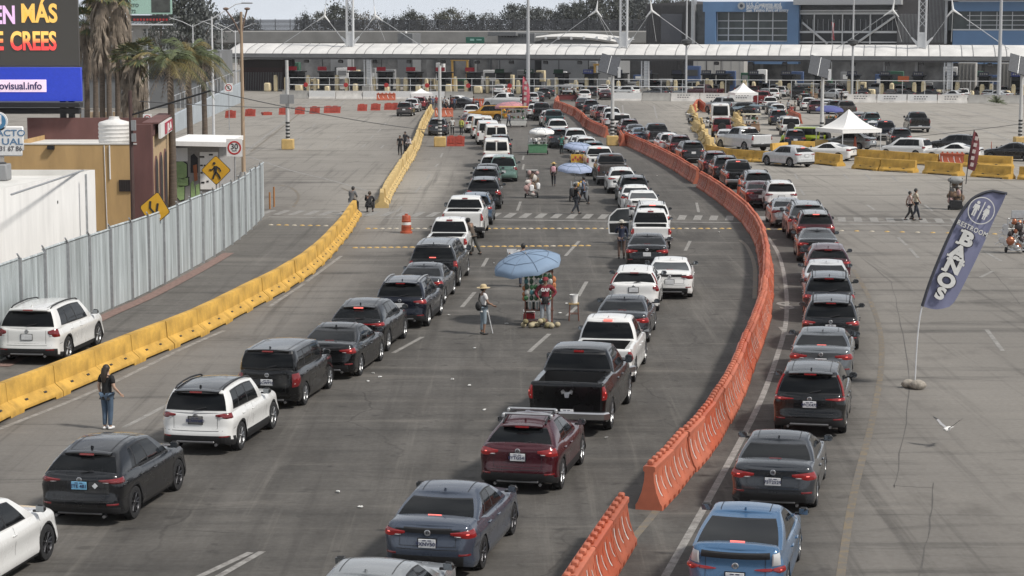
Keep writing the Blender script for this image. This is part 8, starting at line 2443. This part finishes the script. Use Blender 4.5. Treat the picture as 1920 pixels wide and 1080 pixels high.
SKINS = [mat('skin_tan', (.34, .20, .135), .6, var=.08), mat('skin_light', (.46, .30, .22), .6, var=.08), mat('skin_brown', (.24, .14, .095), .6, var=.08)]
def skinned(name, verts, edges, mats_, parent, root=0, sub=1):
    me = bpy.data.meshes.new(name)
    me.from_pydata([v[:3] for v in verts], edges, [])
    me.materials.append(mats_)
    o = bpy.data.objects.new(name, me); COL.objects.link(o)
    o.parent = parent
    md = o.modifiers.new('skin', 'SKIN'); md.use_smooth_shade = True; md.branch_smoothing = .4
    sv = me.skin_vertices[0].data
    for i, v in enumerate(verts):
        r_ = v[3]
        sv[i].radius = (r_, r_ * (v[4] if len(v) > 4 else 1)) if not isinstance(r_, tuple) else r_
        sv[i].use_root = (i == root)
    s2 = o.modifiers.new('sub', 'SUBSURF'); s2.levels = sub; s2.render_levels = sub
    return o
def person(loc, rot, label, pose=None, top=(.5, .5, .5), legs=(.05, .06, .1), skin=0, hair=(.02, .015, .012), long_hair=False, sleeves='short', hat=None, height=1.70, sit=False, hands=False, bag=None, group=None, shoes=(.03, .03, .03), rolled=False, face=True, apron=None):
    k = height / 1.70
    J = dict(pel=(0, 0, .93), spi=(0, .01, 1.14), che=(0, 0, 1.32), nec=(0, -.005, 1.46), hea=(0, .015, 1.575), top=(0, .005, 1.665), shL=(-.175, 0, 1.405), shR=(.175, 0, 1.405), elL=(-.235, -.03, 1.13), elR=(.235, -.03, 1.13), wrL=(-.245, .05, .90), wrR=(.245, .05, .90), hiL=(-.095, 0, .89), hiR=(.095, 0, .89), knL=(-.105, .02, .49), knR=(.105, .02, .49), anL=(-.11, -.02, .08), anR=(.11, -.02, .08))
    J.update(pose or {})
    J = {a: Vector(v) for a, v in J.items()}
    t_ = thing('person', label, 'person', loc, rot, group)
    t_.scale = (k, k, k)
    S_ = SKINS[skin]
    V, E = [], []
    ix = {}
    def v(n, p, r_, a=1):
        ix[n] = len(V); V.append((p[0], p[1], p[2], r_, a))
    v('pel', J['pel'], .125, .8); v('spi', J['spi'], .115, .8); v('che', J['che'], .13, .78); v('nec', J['nec'], .05); v('chin', J['hea'] + Vector((0, .015, -.055)), .062); v('hea', J['hea'], .08, 1.15); v('top', J['top'], .058)
    ch = [('pel', 'spi'), ('spi', 'che'), ('che', 'nec'), ('nec', 'chin'), ('chin', 'hea'), ('hea', 'top')]
    for s_ in 'LR':
        v('sh' + s_, J['sh' + s_], .058); v('el' + s_, J['el' + s_], .042); v('wr' + s_, J['wr' + s_], .028)
        d = (J['wr' + s_] - J['el' + s_]).normalized()
        hp_ = J['wr' + s_] + d * .06
        v('ha' + s_, hp_, .030, .6)
        ch += [('che', 'sh' + s_), ('sh' + s_, 'el' + s_), ('el' + s_, 'wr' + s_), ('wr' + s_, 'ha' + s_)]
        sd_ = Vector((0, 1, 0)); fr_ = d.cross(sd_).normalized(); sd_ = fr_.cross(d).normalized()
        for f_, (o_, l_) in enumerate(((-.030, .062), (-.011, .075), (.009, .072), (.028, .056))):
            b0 = hp_ + sd_ * o_ + d * .03; v('f%d%s' % (f_, s_), b0, .0095); v('g%d%s' % (f_, s_), b0 + d * l_ * .55 + fr_ * .006, .0088); v('h%d%s' % (f_, s_), b0 + d * l_ * .95 + fr_ * .022, .007)
            ch += [('ha' + s_, 'f%d%s' % (f_, s_)), ('f%d%s' % (f_, s_), 'g%d%s' % (f_, s_)), ('g%d%s' % (f_, s_), 'h%d%s' % (f_, s_))] if hands else []
        v('t0' + s_, J['wr' + s_] + d * .035 - sd_ * .035, .011); v('t1' + s_, J['wr' + s_] + d * .075 - sd_ * .055, .009)
        if hands: ch += [('wr' + s_, 't0' + s_), ('t0' + s_, 't1' + s_)]
        v('hi' + s_, J['hi' + s_], .085); v('kn' + s_, J['kn' + s_], .055); v('ca' + s_, J['kn' + s_].lerp(J['an' + s_], .35), .056); v('an' + s_, J['an' + s_], .036)
        fd_ = Vector((0, .13, -.045)); v('to' + s_, J['an' + s_] + fd_, .032)
        ch += [('pel', 'hi' + s_), ('hi' + s_, 'kn' + s_), ('kn' + s_, 'ca' + s_), ('ca' + s_, 'an' + s_), ('an' + s_, 'to' + s_)]
    used = sorted({ix[a] for e in ch for a in e}); rm = {o: n for n, o in enumerate(used)}
    skinned('body', [V[i] for i in used], [(rm[ix[a]], rm[ix[b_]]) for a, b_ in ch], S_, t_, rm[ix['pel']])
    def cloth(nm, chain, names, mm, grow):
        vs = []
        for n_ in names: vs.append(n_)
        return skinned(nm, vs, chain, mm, t_)
    def C(n_, g): q = V[ix[n_]]; return (q[0], q[1], q[2], q[3] + g, q[4])
    TM = top if isinstance(top, bpy.types.Material) else mat('cloth_%02d%02d%02d' % tuple(int(c * 99) for c in top), top, .85, var=.14, scale=7)
    LM = mat('cloth_%02d%02d%02d' % tuple(int(c * 99) for c in legs), legs, .85, var=.2, scale=6)
    lw = J['pel'] - (J['spi'] - J['pel']) * .62
    vs = [C('pel', .030), C('spi', .028), C('che', .024)]; es = [(0, 1), (1, 2)]
    nk = J['che'].lerp(J['nec'], .75); vs.append((nk.x, nk.y, nk.z, .07, 1)); es.append((2, 3)); vs.append((lw.x, lw.y, lw.z, .158, .95)); es.append((0, 4))
    for s_ in 'LR':
        i0 = len(vs); vs.append(C('sh' + s_, .020)); es.append((2, i0))
        el, wr = J['el' + s_], J['wr' + s_]
        if sleeves == 'long':
            vs.append((el.x, el.y, el.z, .058, 1)); q = el.lerp(wr, .93); vs.append((q.x, q.y, q.z, .042, 1)); es += [(i0, i0 + 1), (i0 + 1, i0 + 2)]
        else:
            q = J['sh' + s_].lerp(el, .72); vs.append((q.x, q.y, q.z, .066, 1)); es.append((i0, i0 + 1))
    skinned('shirt', vs, es, TM, t_)
    vs = [C('pel', .008)]; es = []
    for s_ in 'LR':
        i0 = len(vs); vs += [C('hi' + s_, .022), C('kn' + s_, .020)]; es += [(0, i0), (i0, i0 + 1)]
        if not rolled:
            q = J['kn' + s_].lerp(J['an' + s_], .95); vs += [C('ca' + s_, .012), (q.x, q.y, q.z, .052, 1)]; es += [(i0 + 1, i0 + 2), (i0 + 2, i0 + 3)]
        else:
            q = J['kn' + s_].lerp(J['an' + s_], .35 if s_ == 'R' else .9); vs += [(q.x, q.y, q.z, .066, 1)]; es += [(i0 + 1, i0 + 2)]
    skinned('trousers', vs, es, LM, t_)
    for s_ in 'LR':
        b = MB(); a = J['an' + s_]; b.sphere((a.x, a.y + .055, a.z - .035), .05, 10, 7, 0, (.95, 2.6, .9)); b.v = [(x, y, max(a.z - .075, z)) for x, y, z in b.v]; b.build('shoe', mat('shoe_%02d' % int(shoes[0] * 99), shoes, .6), t_)
    h = J['hea']
    HM = mat('hair_%02d' % int(hair[0] * 99), hair, .6, var=.3, scale=20)
    b = MB(); b.sphere(h + Vector((0, -.018, .022)), .108, 12, 9, 0, (.88, 1.0, 1.02)); b.v = [(x, min(y, h.y + .055 + max(0, (z - h.z - .05) * .6)), z) if z > h.z - .02 else (x * 1.0, min(y, h.y - .005), z) for x, y, z in b.v]
    if long_hair: b.tube([h + Vector((0, -.07, .03)), h + Vector((0, -.095, -.08)), h + Vector((0, -.125, -.20)), h + Vector((.0, -.12, -.33))], [.085, .088, .08, .03], 10)
    b.build('hair', HM, t_)
    if face:
        b = MB(); b.sphere(h + Vector((0, .097, -.012)), .016, 7, 5, 0, (.8, 1.2, 1.2)); [b.sphere(h + Vector((sx * .083, .0, -.005)), .026, 7, 5, 0, (.35, .8, 1.2)) for sx in (-1, 1)]; b.build('nose_and_ears', S_, t_)
        b = MB(); [b.sphere(h + Vector((sx * .032, .086, .018)), .011, 7, 5) for sx in (-1, 1)]; b.box(h + Vector((0, .088, -.052)), (.045, .012, .009), 0, None, .003); b.build('eyes_and_mouth', mat('eye_dark', (.03, .02, .018), .4), t_)
    if hat:
        m_, kind = hat
        b = MB(); c = h + Vector((0, 0, .055))
        if kind == 'straw': b.lathe([(.235, -.015), (.20, -.03), (.115, -.01), (.105, .07), (.06, .105), (0, .10)], 18, 0, 'z', c); b.lathe([(.235, -.02), (.115, -.02)], 18, 0, 'z', c)
        elif kind == 'cap': b.sphere(c + Vector((0, -.008, -.012)), .115, 12, 8, 0, (.95, 1.05, .82)); b.v = [(x, y, max(z, c.z - .02)) for x, y, z in b.v]; b.prism([(c.x + .08 * math.cos(a), c.y + .09 + .11 * math.sin(a), c.z - .025) for a in [PI * k2 / 8 for k2 in range(9)]], (0, 0, .012))
        elif kind == 'helmet': b.sphere(h + Vector((0, 0, .02)), .145, 12, 9, 0, (1, 1.1, 1))
        b.build('hat', m_, t_)
    return t_, J
STRAW = mat('straw_hat', (.50, .40, .24), .85); DENIM = (.075, .115, .17)
walk = dict(knL=(-.1, .16, .50), anL=(-.1, .27, .085), knR=(.1, -.04, .49), anR=(.1, -.30, .13), elL=(-.22, -.12, 1.14), wrL=(-.2, -.14, .9), elR=(.22, .06, 1.14), wrR=(.2, .2, .95))
person(G(202, 805), R(-28), 'woman in black top and blue jeans with long dark hair, standing by the yellow barrier', dict(elR=(.25, -.02, 1.12), wrR=(.29, .16, .95), anL=(-.07, -.03, .08), anR=(.08, .0, .08), knL=(-.075, .0, .48), knR=(.085, .03, .48)), (.012, .012, .013), DENIM, 1, (.03, .02, .014), True, 'short', None, 1.68, hands=True, shoes=(.7, .7, .7))
t_, J = person(G(906, 627), R(-70), 'man in straw hat, white shirt and pale rolled jeans leaning on a crutch', dict(elR=(.26, .08, 1.12), wrR=(.20, .28, 1.02), elL=(-.25, .04, 1.12), wrL=(-.15, .24, 1.05)), (.62, .61, .60), (.22, .27, .31), 2, (.02, .02, .02), False, 'short', (STRAW, 'straw'), 1.66, hands=True, rolled=True)
b = MB(); b.tube([(-.16, .05, 1.42), (0, .15, 1.25), (.14, .1, 1.08)], .022, 6); b.tube([(-.16, -.06, 1.40), (0, -.16, 1.2), (.16, -.1, 1.02)], .022, 6); b.sphere((.1, -.2, 1.0), .14, 10, 8, 0, (.9, .8, 1.2)); b.build('shoulder_bag', mat('bag_black', (.015, .015, .016), .7), t_)
b = MB(); b.lathe([(.14, .86), (.165, .92), (.165, 1.0), (.14, 1.03)], 16); b.build('waist_wrap', mat('bag_black'), t_)
cr = thing('crutch', 'pale metal crutch in the hand of the man with the straw hat', 'crutch', G(924, 625)); b = MB(); b.tube([(0, 0, 0), (-.14, .05, .62), (-.20, .05, .98)], .016, 6); b.build('shaft', WSTEEL, cr); b = MB(); b.tube([(-.28, .05, .98), (-.12, .05, .98)], .02, 6); b.build('grip', TRIM, cr)
t_, J = person(CART + Vector((.17, -.12, 0)), R(176), 'vendor in dark red sweatshirt and red cap standing at the snack cart, hands on hips', dict(elL=(-.36, -.02, 1.18), wrL=(-.20, .08, 1.0), elR=(.34, .02, 1.16), wrR=(.2, .12, .98), anL=(-.14, 0, .08), anR=(.14, .0, .08)), (.17, .018, .028), (.30, .33, .36), 2, (.02, .02, .02), False, 'long', (mat('cap_red', (.20, .02, .03), .8), 'cap'), 1.72, hands=True)
b = MB(); b.lathe([(.155, .80), (.17, .86), (.17, 1.0), (.15, 1.05)], 16); b.build('apron', mat('bag_black'), t_)
b = MB(); b.join(text_mb('GAP', .15, .008, .003), None, UPRIGHT((0, .150, 1.28), (-1, 0, 0), (0, 0, 1))); b.build('chest_lettering', WHITEP, t_)
t_, J = person(G(981, 538), R(8), 'person in white and blue jacket carrying a pale garment behind the light blue umbrella', dict(elL=(-.38, .05, 1.25), wrL=(-.5, .15, 1.3)), (.50, .51, .52), (.04, .05, .08), 2, (.02, .016, .014), False, 'long', None, 1.74, face=False)
b = MB(); b.box((.2, -.02, 1.3), (.1, .24, .3), 0, None, .04); b.box((-.17, -.05, 1.2), (.08, .2, .36), 0, None, .04); b.build('blue_panel', mat('jacket_blue', (.05, .10, .25), .8), t_)
b = MB(); b.grid([[(-.62 + .05 * math.sin(j), .1 + .12 * u, 1.46 - .12 * j + .06 * u) for u in (-1, -.4, .2, .8)] for j in range(9)] + [[(-.40, .1 + .12 * u, .55) for u in (-1, -.4, .2, .8)]]); b.grid([[(-.62 + .38 * u, .12 + .02 * j, 1.47 - .1 * j) for u in (0, .33, .66, 1)] for j in range(7)]); b.build('held_garment', mat('pale_garment', (.60, .61, .62), .85), t_, fix=False)
person(G(886, 478), R(52), 'man in brown jacket and dark cap leaning on the white open-bed pickup', dict(spi=(0, .06, 1.13), che=(0, .14, 1.29), nec=(0, .2, 1.42), hea=(0, .26, 1.52), top=(0, .27, 1.61), shL=(-.17, .15, 1.38), shR=(.17, .15, 1.38), elL=(-.2, .36, 1.24), wrL=(-.12, .52, 1.12), elR=(.22, .3, 1.18), wrR=(.14, .5, 1.08), anR=(.14, -.36, .10), knR=(.11, -.14, .49)), (.085, .065, .05), (.045, .045, .04), 2, (.02, .02, .02), False, 'long', (mat('cap_dark', (.02, .02, .02), .8), 'cap'), 1.72)
person(G(1165, 485), R(-8), 'man in pale hat, navy shirt and brown trousers at the open pickup door', dict(elL=(-.27, .1, 1.16), wrL=(-.2, .3, 1.15), elR=(.25, .08, 1.14)), (.018, .024, .05), (.13, .085, .07), 2, (.03, .03, .03), False, 'long', (mat('pale_hat', (.45, .43, .38), .85), 'straw'), 1.70, face=False)
t_, J = person(G(1079, 402), R(-62), 'man in black with a backpack walking over the crosswalk', walk, (.012, .012, .014), (.018, .022, .03), 2, (.015, .012, .01), False, 'short', None, 1.72)
b = MB(); b.box((0, -.24, 1.22), (.3, .2, .45), 0, None, .07); b.build('backpack', mat('bag_black'), t_)
t_, J = person(G(1038, 350), R(-5), 'person in yellow hat with a pink backpack walking between the stalls', walk, (.10, .075, .07), (.025, .025, .03), 2, (.02, .02, .02), True, 'short', (mat('yellow_hat', (.55, .40, .16), .85), 'straw'), 1.55)
b = MB(); b.box((0, -.22, 1.24), (.32, .18, .42), 0, None, .07); b.build('backpack', mat('bag_pink', (.55, .30, .34), .8), t_)
person(G(1053, 289), R(-30), 'person in a teal green top beside the green stall', None, (.08, .26, .21), (.04, .05, .05), 2, height=1.6, face=False)
person(G(1705, 414), R(-84), 'pedestrian in a pinkish shirt and black trousers on the crosswalk, nearer of the pair', walk, (.46, .35, .31), (.018, .018, .02), 2, height=1.58); person(G(1716, 413), R(-84), 'pedestrian in a cream shirt and dark trousers on the crosswalk, taller of the pair', walk, (.48, .43, .33), (.02, .024, .035), 2, height=1.70)
sitp = dict(pel=(0, -.05, .86), spi=(0, -.03, 1.06), che=(0, .03, 1.24), nec=(0, .08, 1.37), hea=(0, .13, 1.47), top=(0, .14, 1.56), shL=(-.17, .04, 1.32), shR=(.17, .04, 1.32), elL=(-.24, .12, 1.06), wrL=(-.1, .32, 1.0), elR=(.24, .12, 1.06), wrR=(.1, .32, 1.0), hiL=(-.1, 0, .84), hiR=(.1, 0, .84), knL=(-.13, .36, .74), knR=(.13, .36, .74), anL=(-.13, .34, .30), anR=(.13, .36, .30))
e_ = G(664, 404)
person(e_ + Vector((-.1, -.1, 0)), R(-30), 'person in a black and white jacket sitting on the end of the yellow barrier', sitp, (.13, .135, .14), (.02, .02, .022), 2, height=1.7, sleeves='long')
cro = dict(pel=(0, -.1, .42), spi=(0, -.05, .6), che=(0, .05, .78), nec=(0, .12, .9), hea=(0, .18, 1.0), top=(0, .19, 1.09), shL=(-.17, .06, .86), shR=(.17, .06, .86), elL=(-.25, .18, .64), wrL=(-.1, .36, .6), elR=(.25, .18, .64), wrR=(.1, .36, .6), hiL=(-.1, -.08, .42), hiR=(.1, -.08, .42), knL=(-.16, .32, .56), knR=(.16, .32, .56), anL=(-.15, .16, .08), anR=(.15, .18, .08))
person(G(692, 398), R(-10), 'person in black crouching on the road at the gap between the yellow barriers', cro, (.013, .013, .014), (.016, .016, .018), 2, (.05, .035, .02), sleeves='long', height=1.75)
person(G(750, 291), R(170), 'person all in black standing behind the far yellow barrier', None, (.014, .014, .015), (.016, .016, .018), 2, height=1.6, face=False); person(G(768, 291) + Vector((0, 0, .0)), R(130), 'person in white and red sitting on the far yellow barrier', sitp, (.5, .46, .46), (.02, .02, .022), 2, height=1.66, sleeves='long', face=False); person(G(760, 283), R(150), 'person in dark clothes standing next to the one in white behind the far yellow barrier', None, (.03, .03, .035), (.02, .02, .025), 2, height=1.62, face=False)
person(G(848, 253), R(190), 'person in a white shirt and black trousers beside the far row of vans', None, (.5, .5, .48), (.018, .018, .02), 2, height=1.66, face=False); person(G(865, 253), R(150), 'worker in a lime yellow safety vest beside the far row of vans', None, (.48, .50, .12), (.03, .03, .035), 2, height=1.62, sleeves='long', face=False)
cols = [((.5, .5, .5), 'white'), ((.02, .02, .022), 'black'), ((.25, .04, .04), 'red'), ((.10, .13, .2), 'blue-grey'), ((.4, .38, .33), 'beige')]
base_people = []
for i, (c, nm) in enumerate(cols):
    base_people.append(None)
crowd = [(806, 205, 1), (812, 206, 3), (818, 204, 2), (828, 208, 1), (834, 206, 0), (841, 209, 0), (848, 206, 2), (845, 203, 1), (852, 207, 3), (836, 213, 1), (888, 206, 2), (1052, 188, 1), (1076, 189, 1), (1084, 190, 4), (1463, 217, 2), (1478, 214, 0), (1490, 216, 4), (1484, 224, 2), (1500, 200, 4), (1516, 194, 1), (1390, 232, 1), (1404, 262, 1), (954, 240, 3), (980, 238, 0), (1578, 199, 1), (1094, 385, 3)]
for i, (px, py, c) in enumerate(crowd):
    cc, nm = cols[c]
    where = 'in the far crowd by the low white tent' if px < 900 else ('at the far end of the orange barriers' if 1040 < px < 1090 and py < 200 else ('among the vendors in the right yard' if 1455 < px < 1520 else ('riding the motorbike at the white wall' if px == 1578 else ('by the striped stall' if 1380 < px < 1410 else ('at the far food stall' if px < 1000 else 'beside the silver canister cart')))))
    order = ['', ', second from the left', ', third from the left', ', fourth from the left']
    lab = f'person in {nm} top {where}'
    if lab in used_labels: lab = uniq(lab + ', farther right', [lab + ', farthest right', lab + ', partly hidden', lab + ', rear'])
    else: used_labels.add(lab)
    if base_people[c] is None:
        person(G(px, py), rnd.uniform(0, 6), lab, walk if c % 2 else None, cc, (.025, .027, .035), 2, height=1.68, face=False, group='people standing about in the distance', hat=(WHITEP, 'helmet') if px == 1578 else None)
        base_people[c] = COL.objects[-1] if False else [o for o in COL.objects if o.get('label') == lab][0]
    else:
        o = copy_tree(base_people[c]); o.location = G(px, py); o.rotation_euler = (0, 0, rnd.uniform(0, 6)); tag(o, lab, 'person', 'people standing about in the distance')
    if px == 1578:
        for o in COL.objects:
            if o.get('label') == lab: o.location.z = .35
gp_ = G(1776, 838); gp_.z = .45
gl = MB()
gl.sphere((0, 0, 0), .10, 12, 9, 0, (.55, 2.1, .6)); gl.sphere((0, .22, .03), .045, 10, 7, 0, (.9, 1.1, .9)); gl.tube([(0, .26, .03), (0, .32, .02)], [.014, .003], 6, 2); gl.add([(-.03, -.18, 0), (.03, -.18, 0), (.07, -.32, .005), (-.07, -.32, .005)], [(0, 1, 2, 3)], 0, False)
for sg, ex in ((-1, .34), (1, .36)):
    A = [(.03, .08, .03), (.16, .12, .12), (.27, .06, .22), (ex + .04, -.06, .30 if sg < 0 else .26)]; C = [(.03, -.09, .02), (.16, -.06, .11), (.26, -.07, .21), (ex + .03, -.09, .295 if sg < 0 else .255)]
    for k in range(3):
        up_ = [A[k], A[k + 1], C[k + 1], C[k]]; gl.add([(x * sg, y, z) for x, y, z in up_] , [(0, 1, 2, 3)], 1 if k < 2 else 2, True); gl.add([(x * sg, y, z - .008) for x, y, z in up_], [(0, 1, 2, 3)], 0 if k < 2 else 2, True)
tag(gl.build('gull', [mat('gull_white', (.66, .65, .63), .8), mat('gull_grey', (.30, .30, .31), .8), mat('gull_tip', (.04, .04, .04), .7)], None, gp_, R(150), fix=False), 'white and grey gull flying low over the right lot', 'gull')
hz = MB(); hz.box((0, 430, 24), (1500, 940, 52))
hm_ = bpy.data.materials.new('haze'); hm_.use_nodes = True
T = hm_.node_tree
for n in list(T.nodes):
    if n.type != 'OUTPUT_MATERIAL': T.nodes.remove(n)
pv = T.nodes.new('ShaderNodeVolumePrincipled')
pv.inputs['Color'].default_value = (.86, .88, .92, 1)
pv.inputs['Density'].default_value = .00009
T.links.new(pv.outputs['Volume'], [n for n in T.nodes if n.type == 'OUTPUT_MATERIAL'][0].inputs['Volume'])
struct(hz.build('haze', hm_), 'stuff')
